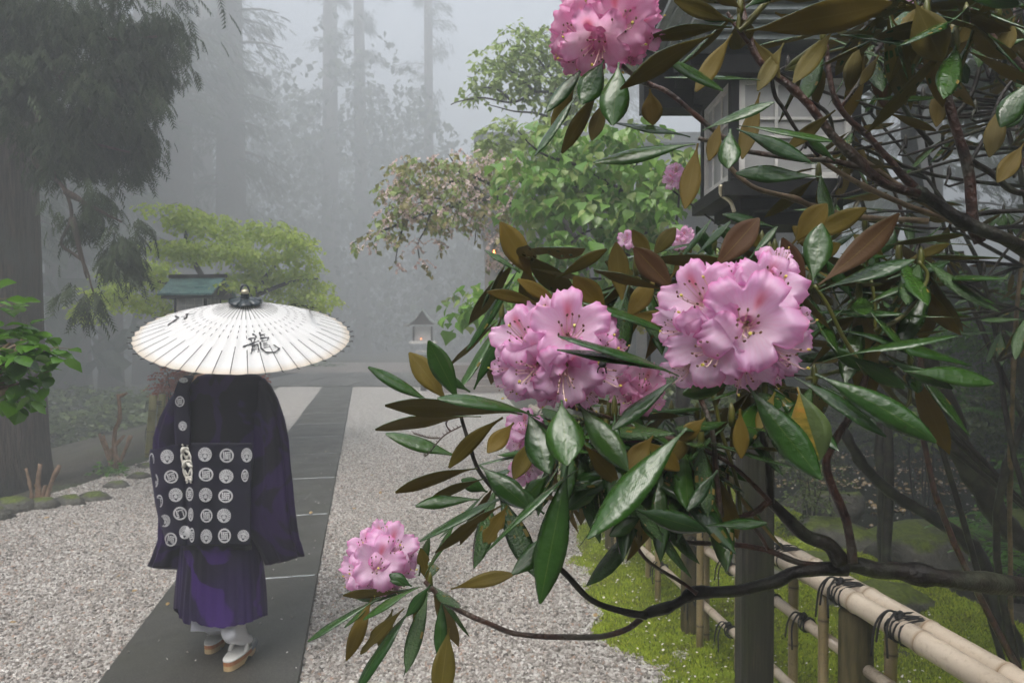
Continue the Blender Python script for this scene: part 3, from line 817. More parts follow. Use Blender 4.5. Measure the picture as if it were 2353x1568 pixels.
# ================================================================== lanterns
def wood_lantern(base, label, sx=1.0, roof='metal', rot=0.0, floor_z=2.12, post_r=0.062, detail=True, post_dx=0.0):
    """square paper lantern under a gabled roof on a post; base: point on the ground"""
    L = thing('post_lantern', base, label, 'lantern')
    B = V(base)
    Rm = Matrix.Rotation(rot, 3, 'Z')
    w, dp, hh = 0.205 * sx, 0.17 * sx, 0.34 * sx
    z0, z1 = floor_z, floor_z + hh
    def bx(mb, lo, hi, mi=0):
        c = V([(a + b) / 2 for a, b in zip(lo, hi)])
        mb.box(B + Rm @ V((c.x, c.y, 0)) + V((0, 0, c.z)), [b - a for a, b in zip(lo, hi)], mi, Rm)
    mb = MB(); bx(mb, (-post_r + post_dx, -post_r * 0.9, -0.2), (post_r + post_dx, post_r * 0.9, z0 - 0.14 * sx))
    o = mb.build('post', M['post'], L, smooth=False)
    bv = o.modifiers.new('edge', 'BEVEL'); bv.width = 0.016; bv.segments = 2
    mb = MB()
    bx(mb, (-w * 0.55, -dp * 0.6, z0 - 0.14 * sx), (w * 0.55, dp * 0.6, z0 - 0.1 * sx)); bx(mb, (-w * 0.85, -dp * 0.9, z0 - 0.0995 * sx), (w * 0.85, dp * 0.9, z0 - 0.06 * sx))
    bx(mb, (-w * 1.2, -dp * 1.2, z0 - 0.0595 * sx), (w * 1.2, dp * 1.2, z0 - 0.015 * sx)); bx(mb, (-w * 1.06, -dp * 1.06, z0 - 0.0145 * sx), (w * 1.06, dp * 1.06, z0))
    mb.build('stepped_base', M['black_wood'], L, smooth=False)
    if detail:
        for sx_ in (-1, 1):
            mb = MB()
            pts = [B + Rm @ V((sx_ * w * 1.22, -dp * 1.05, 0)) + V((0, 0, z0 - 0.02)), B + Rm @ V((sx_ * w * 1.2, -dp, 0)) + V((0, 0, z0 - 0.05)), B + Rm @ V((sx_ * w * 1.05, -dp, 0)) + V((0, 0, z0 - 0.075)), B + Rm @ V((sx_ * w * 0.98, -dp, 0)) + V((0, 0, z0 - 0.11))]
            mb.tube(smooth_path(pts, 4), 0.007, 6); mb.build('curled_bracket', M['brass'], L)
    for a in (-1, 1):
        for b in (-1, 1):
            mb = MB(); bx(mb, (a * w - 0.014 * sx * 1, b * dp - 0.014 * sx, z0), (a * w + 0.014 * sx, b * dp + 0.014 * sx, z1)); mb.build('corner_post', M['black_wood'], L, smooth=False)
    for side in range(4):
        ang = side * PI / 2
        half = (w if side % 2 == 0 else dp) - 0.016 * sx
        out = (dp if side % 2 == 0 else w) + 0.002
        R2 = Rm @ Matrix.Rotation(ang, 3, 'Z')
        def fb(mb, x0, x1, za, zb, y0, y1):
            c = V(((x0 + x1) / 2, -(out) + (y0 + y1) / 2, (za + zb) / 2))
            mb.box(B + R2 @ V((c.x, c.y, 0)) + V((0, 0, c.z)), (x1 - x0, abs(y1 - y0), zb - za), 0, R2)
        fm = MB(); t_ = 0.02 * sx
        fb(fm, -half, -half + t_, z0 + 0.003, z1 - 0.003, -0.006, 0.006); fb(fm, half - t_, half, z0 + 0.003, z1 - 0.003, -0.006, 0.006)
        fb(fm, -half + t_, half - t_, z0 + 0.003, z0 + 0.003 + t_, -0.0055, 0.0055); fb(fm, -half + t_, half - t_, z1 - 0.003 - t_, z1 - 0.003, -0.0055, 0.0055)
        fo = fm.build('window_frame', M['white_wood'], L, smooth=False)
        for q in (-0.33, 0.33):
            m2 = MB(); fb(m2, q * half - 0.005 * sx, q * half + 0.005 * sx, z0 + t_, z1 - t_, -0.004, 0.001); m2.build('lattice_bar', M['white_wood'], fo, smooth=False)
        for q in (0.42, 0.6):
            m2 = MB(); zz = lerp(z0, z1, q); fb(m2, -half + t_, half - t_, zz - 0.005 * sx, zz + 0.005 * sx, -0.0025, 0.002); m2.build('lattice_bar', M['white_wood'], fo, smooth=False)
        m2 = MB(); fb(m2, -half + t_ * 0.5, half - t_ * 0.5, z0 + t_ * 0.5, z1 - t_ * 0.5, 0.006, 0.009); m2.build('paper_panel', M['shoji'], fo, smooth=False)
    return L, bx, w, dp, z0, z1
# near lantern, behind the rhododendron
LB = (P(1778, 300, 2.48).x, 2.48, 0.0)
L1, bx1, w1, d1_, z0_, z1_ = wood_lantern(LB, 'black and white wooden lantern with layered metal roof on a dark post', rot=0.0, post_r=0.058, post_dx=-0.068)
mb = MB(); bx1(mb, (-0.27, -0.22, z1_), (0.27, 0.22, z1_ + 0.06)); bx1(mb, (-0.34, -0.13, z1_ + 0.061), (0.40, 0.30, z1_ + 0.098)); bx1(mb, (-0.455, 0.10, z1_ - 0.01), (-0.235, 0.20, z1_ + 0.24))
mb.build('roof_beam', M['black_wood'], L1, smooth=False)
for i in range(6):
    e = 0.30 + 0.024 * i
    mb = MB(); zz = z1_ + 0.10 + i * 0.022
    bx1(mb, (-e - 0.02, -0.24 - 0.022 * i, zz), (e + 0.06, 0.24 + 0.022 * i, zz + 0.018)); o = mb.build('eave_layer', M['roof_metal'], L1, smooth=False)
mb = MB()
e = 0.56
ring = [(-e, -0.40, 0), (-e, 0, 0.34), (-e, 0.42, 0), (-e, 0.40, -0.02), (-e, 0, 0.3), (-e, -0.38, -0.02)]
Bv = V(LB) + V((0.02, 0, z1_ + 0.25))
mb.loft([[Bv + V((x, y, z)) for x, y, z in ring], [Bv + V((-x * 1.08, y, z)) for x, y, z in ring]])
mb.build('roof', M['roof_metal'], L1, smooth=False)
# cutaway: ridge cap
MB().box(Bv + V((0, 0, 0.36)), (1.24, 0.07, 0.05)).build('ridge_cap', M['black_wood'], L1, smooth=False)

def gable_lantern(X, Y, d, label, sx, rot, rmat):
    p = P(X, Y, d); base = (p.x, p.y, 0)
    L, bx, w, dp, z0, z1 = wood_lantern(base, label, sx, rot=rot, floor_z=p.z, post_r=0.05, detail=False)
    ew, ed, rh = 0.37 * sx, 0.30 * sx, 0.23 * sx
    B = V(base); Rm = Matrix.Rotation(rot, 3, 'Z')
    def q(x, y, z): return B + Rm @ V((x, y, 0)) + V((0, 0, z1 + z))
    for sgn in (-1, 1):
        n = 5
        for i in range(n):
            a, b = i / n, (i + 1) / n
            ya, yb = sgn * ed * (1 - a), sgn * ed * (1 - b)
            za, zb = rh * a ** 1.1, rh * b ** 1.1
            mb = MB()
            mb.loft([[q(x, ya, za + 0.012), q(x, yb, zb + 0.012), q(x, yb, zb - 0.012), q(x, ya, za - 0.012)] for x in (-ew, ew)])
            mb.build('roof_board', M[rmat], L, smooth=False)
    for sgn in (-1, 1):
        mb = MB(); x0_, x1_ = sgn * (ew - 0.035 * sx), sgn * (ew - 0.05 * sx)
        mb.loft([[q(x, -ed * 0.9, -0.045 * sx), q(x, ed * 0.9, -0.045 * sx), q(x, 0, rh - 0.03 * sx)] for x in (x0_, x1_)])
        mb.build('gable_board', M['black_wood'], L, smooth=False)
    mb = MB(); bx(mb, (-ew * 1.06, -0.035 * sx, z1 + rh), (ew * 1.06, 0.035 * sx, z1 + rh + 0.045 * sx)); mb.build('ridge_cap', M['black_wood'], L, smooth=False)
    mb = MB(); bx(mb, (-ew * 0.94, -ed * 0.86, z1 - 0.05 * sx), (ew * 0.94, ed * 0.86, z1 - 0.012)); mb.build('eave_frame', M['black_wood'], L, smooth=False)
    return L
gable_lantern(455, 738, 8.8, 'small wooden lantern with a teal metal gable roof showing above the white umbrella', 0.98, -0.12, 'teal_roof')

# curved-roof lantern deep in the fog
p = P(973, 790, 19)
L3 = thing('curved_roof_lantern', (p.x, p.y, 0), 'faint pale lantern with an upswept curved roof deep in the fog', 'lantern')
def q3(x, y, z): return V((p.x + x, p.y + y, z))
zb = p.z
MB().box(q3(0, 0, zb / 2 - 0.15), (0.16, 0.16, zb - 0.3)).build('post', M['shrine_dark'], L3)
MB().box(q3(0, 0, zb + 0.05), (0.72, 0.6, 0.07)).build('gallery', M['white_wood'], L3, smooth=False)
MB().box(q3(0, 0, zb - 0.2), (0.4, 0.4, 0.05)).build('lower_tray', M['white_wood'], L3, smooth=False)
MB().box(q3(0, 0, zb + 0.29), (0.44, 0.4, 0.40)).build('lamp_box', M['shoji'], L3, smooth=False)
for sx_ in (-1, 1):
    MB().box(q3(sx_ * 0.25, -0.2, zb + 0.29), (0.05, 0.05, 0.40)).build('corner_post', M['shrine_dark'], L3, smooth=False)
prof = [(-0.50, 0.54), (-0.34, 0.60), (-0.2, 0.70), (-0.09, 0.84), (0.0, 0.98), (0.09, 0.84), (0.2, 0.70), (0.34, 0.60), (0.50, 0.54)]
mb = MB(); mb.loft([[q3(x, y, zb + z - 0.05) for x, z in prof] + [q3(x, y, zb + z) for x, z in reversed(prof)] for y in (-0.42, 0.42)])
mb.build('curved_roof', M['roof_metal'], L3, smooth=False)
mb = MB(); mb.loft([[q3(x, y, zb + z - 0.06) for x, z in prof[1:-1]] for y in (-0.33, -0.30)]); mb.build('gable_board', M['shrine_dark'], L3, smooth=False)
def hanging_lamp(X, Y, d, r, label):
    c = P(X, Y, d)
    t_ = thing('hanging_lamp', c, label, 'lamp')
    bm = MB(); bm.tube([c + V((0, 0, z)) for z in (-r * 1.3, -r, 0, r, r * 1.3)], [r * .5, r * .9, r, r * .9, r * .5], 10); bm.build('glowing_shade', M['lamp_glow'], t_)
    MB().tube([c + V((0, 0, r * 1.3)), c + V((0, 0, r * 5))], 0.006, 5).build('cord', M['cord'], t_)
hanging_lamp(967, 778, 18.7, 0.014, 'tiny orange lamp glowing under the curved-roof lantern')
hanging_lamp(979, 776, 19.0, 0.009, 'fainter second orange lamp next to the one under the curved-roof lantern')
hanging_lamp(1225, 493, 15.5, 0.09, 'orange lamp glowing between the cherry branch and the green leaves')
hanging_lamp(1138, 582, 16.0, 0.06, 'small orange lamp low beside the drooping blossom tips')

# ================================================================== shrine hall in the fog
H = thing('shrine_hall', (3.5, 25, 0), 'large timber shrine hall with a wide roof almost lost in fog', 'shrine')
hx0, hx1, hy0, hy1 = -0.9, 9.5, 19.2, 28
for x in (-0.6, 1.6, 3.8, 6.0, 8.2):
    for y in (19.8, 24):
        MB().tube([(x, y, 0), (x, y, 5.4)], [0.2, 0.19], 14).build('pillar', M['shrine_wood'], H)
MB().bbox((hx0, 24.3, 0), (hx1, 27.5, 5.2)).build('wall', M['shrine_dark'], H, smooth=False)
MB().bbox((hx0, 19.65, 5.0), (hx1, 19.95, 5.4)).build('lintel', M['shrine_wood'], H, smooth=False)
MB().bbox((hx0, 19.68, 4.3), (hx1, 19.9, 4.5)).build('tie_beam', M['shrine_wood'], H, smooth=False)
for i in range(4):
    x0 = -0.6 + 2.2 * i
    pts = [V((x0 + 2.2 * a / 12, 19.75, 3.5 + 0.7 * math.sin(PI * a / 12) ** 0.8)) for a in range(13)]
    MB().tube(pts, 0.09, 6).build('curved_beam', M['shrine_wood'], H)
mb = MB()
prof = [(18.0, 5.4), (19.5, 5.8), (21.5, 6.7), (23.6, 8.1), (25.7, 6.7), (27.7, 5.8), (29.2, 5.4)]
mb.loft([[V((x, y, z - 0.25)) for y, z in prof] + [V((x, y, z)) for y, z in reversed(prof)] for x in (-1.2, 10.5)])
mb.build('roof', M['shrine_roof'], H, smooth=False)
MB().bbox((-1.3, 23.3, 8.1), (10.7, 23.9, 8.45)).build('ridge', M['shrine_roof'], H, smooth=False)
for i in range(4):
    MB().bbox((-1.9, 18.2 + 0.35 * i, 0.03 + 0.17 * i), (7.5, 19.6, 0.195 + 0.17 * i)).build('step', M['plaza_pale'], H, smooth=False)
# plaster wall far at the pond side
Wt = thing('garden_wall', (9, 14.2, 0), 'dark weathered garden wall of stone courses beyond the pond', 'wall')
for r_i in range(8):
    x = 3.4 + (0.45 if r_i % 2 else 0)
    while x < 15:
        w = 0.9
        MB().bbox((x, 14.0 + RND.uniform(-.012, .012), 0.35 + r_i * 0.33), (x + w - 0.02, 14.3, 0.35 + r_i * 0.33 + 0.315)).build('stone', M['plaster'], Wt, smooth=False)
        x += w

# ================================================================== vegetation
LEAF_T = ([(0, 0, 0), (-.42, .42, .06), (.42, .42, .06), (0, 1, -.16), (0, .45, -.02)], [(0, 4, 1), (0, 2, 4), (1, 4, 3), (4, 2, 3)])
HEART_T = ([(0, 0, 0), (-.40, .06, .03), (-.48, .38, .05), (-.2, .75, -.03), (0, 1.05, -.2), (.2, .75, -.03), (.48, .38, .05), (.40, .06, .03), (0, .45, -.04)],
           [(0, 8, 1), (1, 8, 2), (2, 8, 3), (3, 8, 4), (4, 8, 5), (5, 8, 6), (6, 8, 7), (7, 8, 0)])
STAR_T = ([(0, 0, 0), (-.5, .25, 0), (-.12, .35, 0), (-.38, .8, -.05), (0, 1, -.1), (.38, .8, -.05), (.12, .35, 0), (.5, .25, 0)], [(0, 2, 1), (0, 3, 2), (0, 4, 3), (0, 5, 4), (0, 6, 5), (0, 7, 6)])
OVAL_T = ([(0, 0, 0), (-.26, .14, .03), (-.40, .40, .04), (-.34, .70, -.01), (0, 1.0, -.14), (.34, .70, -.01), (.40, .40, .04), (.26, .14, .03), (0, .14, -.02), (0, .40, -.02), (0, .70, -.06)],
          [(0, 8, 1), (1, 8, 9), (1, 9, 2), (2, 9, 10), (2, 10, 3), (3, 10, 4), (0, 7, 8), (7, 9, 8), (7, 6, 9), (6, 10, 9), (6, 5, 10), (5, 4, 10)])
def spray_template():
    vs, fs = [(-.025, 0, 0), (.025, 0, 0), (0, 1, -.28)], [(0, 1, 2)]
    for i in range(5):
        t_ = .08 + .17 * i; L = .36 * (1 - .35 * t_)
        for s_ in (-1, 1):
            b = len(vs); z = -.28 * t_ * t_
            vs += [(0, t_ - .06, z), (0, t_ + .06, z), (s_ * L * .72, t_ + L * .8, z - .13)]; fs.append((b, b + 1, b + 2))
    return vs, fs
SPRAY_T = spray_template()
BLOOM_T = ([(0, 0, 0), (-.5, .1, .2), (-.35, .5, .25), (.1, .6, .2), (.5, .3, .2), (.35, -.3, .2), (-.2, -.45, .2)], [(0, 1, 2), (0, 2, 3), (0, 3, 4), (0, 4, 5), (0, 5, 6), (0, 6, 1)])
def cloud(blobs, n_tw, per, tl, droop=0.4, flat=0.5, seed=1, shell=0.0):
    """twigs through ellipsoid blobs given as (X, Y, rx, ry, depth[, depth_radius]); returns leaf pos, axes, normals, twig lines"""
    r = random.Random(seed)
    wts = [b[2] * b[3] for b in blobs]
    pos, ax, nr, tw = [], [], [], []
    for _ in range(n_tw):
        b = r.choices(blobs, wts)[0]
        d = b[4]; dr = b[5] if len(b) > 5 else (b[2] + b[3]) / 2 / F * d
        while True:
            x, y, z = r.uniform(-1, 1), r.uniform(-1, 1), r.uniform(-1, 1)
            q = x * x + y * y + z * z
            if q <= 1 and q >= shell * shell: break
        c = P(b[0] + x * b[2], b[1] + y * b[3], d) + V((0, z * dr, 0))
        cc = P(b[0], b[1], d)
        dv = (c - cc); dv = dv.normalized() * 0.5 if dv.length > 1e-6 else V((0, 0, 0))
        dv += V((r.uniform(-1, 1), r.uniform(-1, 1), r.uniform(-.5, .5) * (1 - flat)))
        dv.z -= droop; dv.normalize()
        end = c + dv * tl
        tw.append((c, end))
        for k_ in range(per):
            t_ = (k_ + r.random()) / per
            p_ = c.lerp(end, t_)
            side = dv.cross(V((0, 0, 1))); side = side.normalized() if side.length > 1e-5 else V((1, 0, 0))
            s_ = 1 if k_ % 2 else -1
            a = dv * 0.6 + side * s_ * 0.8 + V((r.uniform(-.4, .4), r.uniform(-.4, .4), r.uniform(-.5, .25) - droop * 0.6))
            nn = V((r.uniform(-.5, .5), r.uniform(-.5, .5), 1.0))
            pos.append(p_); ax.append(a.normalized()); nr.append(nn.normalized())
    return pos, ax, nr, tw
def leaves_bulk(name, mats, templ, res, smin, smax, parent, seed=1, sel=None, kind='stuff', wide=1.0):
    pos, ax, nr = res[0], res[1], res[2]
    if sel is not None: pos, ax, nr = [pos[i] for i in sel], [ax[i] for i in sel], [nr[i] for i in sel]
    if not pos: return
    A, S, N2 = frames(ax, nr)
    rs = np.random.RandomState(seed)
    sc_ = smin + (smax - smin) * rs.rand(len(pos))
    sc3 = np.stack([sc_ * wide * (0.8 + 0.4 * rs.rand(len(pos))), sc_, sc_], 1)
    return bulk(name, mats, templ[0], templ[1], pos, A, S, N2, sc3, parent, kind)
def leaf_parts(name, mat_, templ, res, sel, smin, smax, parent, variants=4, wide=1.0):
    """single leaves as parts that share mesh data"""
    mes = []
    for i in range(variants):
        me = bpy.data.meshes.new(name)
        r = random.Random(i)
        k_ = 1 + r.uniform(-.12, .12)
        me.from_pydata([(v[0] * k_ * wide, v[1], v[2] * (1 + r.uniform(-.6, 1.5))) for v in templ[0]], [], [f for f in templ[1]])
        ca = me.color_attributes.new('lv', 'FLOAT_COLOR', 'POINT')
        ca.data.foreach_set('color', [c for v in templ[0] for c in (0.5, 0.5, (i + 0.5) / variants, 1)])
        me.polygons.foreach_set('use_smooth', [True] * len(me.polygons)); me.materials.append(mat_); mes.append(me)
    A, S, N2 = frames([res[1][i] for i in sel], [res[2][i] for i in sel])
    org = WL[parent.name]
    for j, i in enumerate(sel):
        o = bpy.data.objects.new(name, mes[j % variants]); sc.collection.objects.link(o); o.parent = parent
        s_ = RND.uniform(smin, smax)
        m = Matrix(((S[j][0], A[j][0], N2[j][0]), (S[j][1], A[j][1], N2[j][1]), (S[j][2], A[j][2], N2[j][2])))
        m4 = Matrix.Translation(V(res[0][i]) - org) @ m.to_4x4() @ Matrix.Scale(s_, 4)
        o.matrix_local = m4
def twigs_mb(mb, tw, r=0.003, sides=3, every=1):
    for i, (a, b) in enumerate(tw):
        if i % every == 0: mb.tube([a, a.lerp(b, .5) + V((0, 0, 0.01)), b], [r, r * .7, r * .4], sides, cap=False)
def traced(pts, d): return [P(q_[0], q_[1], q_[2] if len(q_) > 2 else d) for q_ in pts]

# ---- conifers
def cedar(X, d, r, label, z_crown=5.0, n_br=26, L_br=2.4, top=13.0, sprays=900, size=0.34, seed=1, blobs=None, spr_blob=0, lean=0.0, rep='cedar_tree', base_z=None, bside=None):
    c = P(X, 784, d); bz = terrain(c.x, c.y) - 0.1 if base_z is None else base_z
    T = thing(rep, (c.x, c.y, bz), label, 'tree', 'tall cedars in the fog' if d > 10 else None)
    rr = random.Random(seed)
    mb = MB(); seg = 16; sides = 28
    rings = []
    for i in range(seg + 1):
        z = bz + (top - bz) * i / seg
        rad = r * (1 - 0.35 * i / seg) * (1 + 0.10 * math.exp(-(z - bz) / 0.5))
        ring = []
        for k_ in range(sides):
            a = 2 * PI * k_ / sides
            q = rad * (1 + 0.07 * noise.noise(V((math.cos(a) * 3.2, math.sin(a) * 3.2, z * 0.12 + seed))) + 0.035 * noise.noise(V((math.cos(a) * 9, math.sin(a) * 9, z * 0.2 + seed))))
            ring.append(V((c.x + q * math.cos(a) + lean * (z - bz), c.y + q * math.sin(a), z)))
        rings.append(ring)
    mb.loft(rings); mb.build('trunk', M['cedar_bark'], T)
    pos, ax, nr = [], [], []
    bm = MB()
    for i in range(n_br):
        z = z_crown + (top - z_crown - 0.3) * (i + rr.random()) / n_br
        a = rr.uniform(0, 2 * PI) if bside is None else rr.gauss(bside, 1.0)
        L = L_br * rr.uniform(0.5, 1.1) * (1 - 0.3 * (z - z_crown) / (top - z_crown))
        p0 = V((c.x + lean * (z - bz), c.y, z)); dv = V((math.cos(a), math.sin(a), 0))
        ln = [p0 + dv * (L * t_) + V((0, 0, -0.28 * L * t_ * t_ + 0.1 * L * t_)) for t_ in (0, .33, .66, 1)]
        bm.tube(ln, [r * .12, r * .09, r * .06, r * .03], 5)
        m = int(sprays / n_br)
        for j in range(m):
            t_ = rr.uniform(0.2, 1.0)
            q = p0 + dv * (L * t_) + V((0, 0, -0.28 * L * t_ * t_ + 0.1 * L * t_))
            sidev = dv.cross(V((0, 0, 1)))
            q += sidev * rr.gauss(0, 0.24 * L * (1.1 - t_ * 0.6)) + V((0, 0, -abs(rr.gauss(0, 0.16 * L))))
            pos.append(q); ax.append((dv + sidev * rr.uniform(-1, 1) + V((0, 0, rr.uniform(-1.3, -0.1)))).normalized()); nr.append(V((rr.uniform(-.6, .6), rr.uniform(-.6, .6), 1)).normalized())
    bm.build('limb', M['cedar_bark'], T, kind='stuff')
    leaves_bulk('crown', M['cedar_leaf'], SPRAY_T, (pos, ax, nr), size * .6, size * 1.3, T, seed)
    if blobs:
        res = cloud(blobs, spr_blob // 7, 7, 0.26, droop=1.0, flat=0.2, seed=seed + 50)
        keep = [i for i in range(len(res[0])) if noise.noise(res[0][i] * 2.6) + 0.5 * noise.noise(res[0][i] * 6.0) > 0.03]
        leaves_bulk('foliage', M['cedar_leaf'], SPRAY_T, res, 0.08, 0.19, T, seed, sel=keep)
    return T
BIG_BLOBS = [(60, 60, 180, 110, 6.3), (230, 60, 190, 110, 6.2), (335, 90, 60, 80, 6.5), (368, 50, 34, 45, 6.5), (290, 230, 50, 80, 6.4), (200, 190, 160, 90, 6.1), (60, 200, 110, 80, 6.0), (220, 300, 110, 70, 6.2), (290, 310, 44, 60, 6.3), (270, 370, 26, 22, 6.2),
             (120, 300, 70, 60, 6.0), (160, 360, 50, 50, 6.0), (200, 450, 38, 50, 5.9), (255, 520, 52, 50, 5.9), (290, 520, 30, 50, 5.9), (230, 580, 45, 60, 5.8), (280, 590, 25, 30, 5.9), (210, 650, 26, 34, 5.8), (190, 520, 26, 50, 5.9), (140, 250, 140, 90, 6.2)]
T0 = cedar(-70, 7.2, 0.70, 'huge cedar trunk at the edge of the gravel with dark drooping foliage', z_crown=5.5, n_br=10, L_br=3.4, top=9.5, sprays=1300, size=0.26, seed=3, blobs=BIG_BLOBS, spr_blob=26000, bside=0.2)
bm = MB()
for ln in ([(0, 40, 6.8), (120, 60, 6.4), (260, 90, 6.2), (400, 80, 6.3)], [(20, 140, 6.8), (150, 170, 6.2), (280, 190, 6.2), (360, 250, 6.3)], [(30, 250, 6.7), (85, 260, 6.2), (75, 330, 6.0), (85, 380, 5.9), (120, 405, 5.9), (150, 440, 5.8), (165, 500, 5.8), (140, 560, 5.8), (190, 600, 5.8), (215, 670, 5.8)],
           [(120, 405, 5.9), (140, 350, 5.9), (200, 330, 6.0), (300, 350, 6.2)], [(150, 440, 5.8), (220, 480, 5.8), (280, 510, 5.9)], [(165, 500, 5.8), (185, 580, 5.8), (200, 640, 5.8)], [(80, 100, 6.5), (200, 250, 6.2), (300, 330, 6.2)]):
    branch_mb(bm, traced(ln, 6), 0.028, 0.008, 6)
bm.build('hanging_limb', M['cedar_bark'], T0, kind='stuff')
FAR = [(400, 25.0, 0.78, 7.5, 'broad cedar trunk rising behind the green maple', 0.0), (532, 28, 0.66, 9, 'straight cedar trunk just beside the broad one behind the maple', 0.0), (160, 21, 0.62, 6.0, 'slim cedar trunk behind the huge trunk', -0.02), (255, 23, 0.4, 6, 'faint cedar behind the hanging cedar branch', 0.0),
       (835, 47, 0.5, 4.5, 'ghostly cedar above the gravel path', -0.012), (985, 50, 0.42, 5, 'pale cedar behind the curved-roof lantern', 0.0),
       (60, 22, 0.4, 5.0, 'faint cedar hidden behind the huge trunk', 0.0), (-120, 15, 0.5, 4.5, 'cedar beyond the frame edge behind the huge trunk', 0.0), (330, 30, 0.45, 5.5, 'pale cedar between the two nearer trunks', 0.0), (470, 34, 0.5, 5.5, 'pale cedar glimpsed between the straight trunks', 0.0), (760, 44, 0.6, 4, 'very faint cedar at the far end of the path', 0.0),
       (1400, 34, 0.6, 9, 'cedar behind the shrine hall roof', 0.0), (2500, 17, 0.5, 6.0, 'cedar standing beyond the pond wall', 0.0), (2120, 19, 0.5, 6.5, 'cedar rising behind the garden wall', 0.0)]
for i, (X, d, r, zc, lab, ln) in enumerate(FAR):
    fk = 1.45 if d > 18 else 1.12
    d2 = min(d * fk, 56 + (i % 3) * 0.6)
    cedar(X, d2, r * d2 / d, lab, z_crown=zc, n_br=30, L_br=3.4 * d2 / d / 1.12, top=min(33.6, 4.5 + 0.52 * d2), sprays=3600, size=0.42 * d2 / d / 1.12, seed=40 + i, lean=ln)

# ---- spring maple beyond the umbrella
def tree_thing(name, X, d, label, cat='tree', group=None, z=0.0):
    c = P(X, 784, d)
    return thing(name, (c.x, c.y, terrain(c.x, c.y) if z is None else z), label, cat, group), c
Mp, c = tree_thing('maple_tree', 470, 9.9, 'bright green spring maple spreading above the white umbrella', z=None)
bm = MB()
branch_mb(bm, [V((c.x, c.y, -0.3)), P(480, 900, 9.9), P(500, 780, 9.9), P(560, 690, 9.9)], 0.09, 0.06, 8)
branch_mb(bm, traced([(560, 690), (600, 650), (640, 600), (690, 570)], 9.8), 0.05, 0.015, 6)
branch_mb(bm, traced([(500, 780), (470, 650), (430, 570), (430, 500)], 9.9), 0.06, 0.015, 6)
branch_mb(bm, traced([(480, 700), (380, 650), (280, 640)], 9.8), 0.04, 0.01, 6)
branch_mb(bm, traced([(560, 690), (660, 650), (730, 640)], 9.6), 0.04, 0.01, 6)
bm.build('trunk', M['bark_dark'], Mp)
mblobs = []
r_ = random.Random(8)
for X_, Y_, w_ in ((400, 478, 60), (470, 500, 70), (545, 528, 60), (620, 515, 46), (672, 540, 44), (590, 575, 70), (690, 585, 40), (480, 560, 80), (400, 560, 60), (640, 620, 70), (720, 640, 36), (560, 630, 70), (340, 600, 50), (280, 630, 40), (400, 640, 70), (250, 665, 36), (320, 680, 50), (660, 665, 50), (745, 678, 22), (500, 680, 60), (580, 690, 60), (430, 700, 40), (210, 700, 24)):
    mblobs.append((X_, Y_, w_, 11, 9.8 + r_.uniform(-.9, .5), .45))
    mblobs.append((X_ + r_.uniform(-20, 20), Y_ + 18, w_ * .6, 9, 9.8 + r_.uniform(-.9, .5), .35))
res = cloud(mblobs, 3000, 4, 0.20, droop=0.6, flat=0.7, seed=21)
leaves_bulk('crown', M['maple_leaf'], STAR_T, res, 0.035, 0.075, Mp, 21)
tm = MB(); twigs_mb(tm, res[3], 0.003, 3, 6); tm.build('twig', M['bark_dark'], Mp, kind='stuff')

# ---- pale tree upper middle
Pt, c = tree_thing('young_tree', 1330, 8.6, 'loose pale green tree with bare twigs above the cherry blossom')
bm = MB()
branch_mb(bm, [V((c.x, c.y, -0.1)), P(1335, 700, 8.6), P(1330, 420, 8.6), P(1310, 290, 8.6), P(1290, 215, 8.5)], 0.08, 0.035, 8)
for ln in ([(1290, 215), (1230, 212), (1180, 235), (1110, 225), (1060, 232), (1035, 240)], [(1290, 215), (1255, 160), (1215, 110), (1190, 80)], [(1310, 290), (1240, 262), (1180, 255), (1120, 240)], [(1255, 160), (1290, 120), (1310, 90)], [(1180, 235), (1140, 205), (1090, 200)], [(1230, 212), (1190, 175), (1150, 150)], [(1310, 290), (1350, 240), (1370, 190)]):
    branch_mb(bm, traced(ln, 8.5), 0.022, 0.005, 5)
bm.build('trunk', M['bark_dark'], Pt)
res = cloud([(1190, 90, 34, 26, 8.5, .4), (1150, 130, 40, 26, 8.5, .4), (1110, 165, 36, 24, 8.5, .4), (1085, 195, 28, 18, 8.5, .4), (1210, 145, 46, 30, 8.5, .4), (1250, 100, 40, 40, 8.5, .4), (1190, 190, 55, 22, 8.4, .4), (1265, 190, 45, 30, 8.4, .4), (1290, 250, 60, 30, 8.4, .4), (1330, 180, 50, 60, 8.5, .4), (1180, 310, 90, 24, 7.5, .5), (1260, 330, 60, 30, 7.5, .5), (1130, 325, 40, 14, 7.5, .3)], 620, 5, 0.22, droop=0.5, flat=0.4, seed=31)
leaves_bulk('crown', M['pale_leaf'], LEAF_T, res, 0.05, 0.10, Pt, 31)
tm = MB(); twigs_mb(tm, res[3], 0.004, 3, 2); tm.build('twig', M['bark_dark'], Pt, kind='stuff')

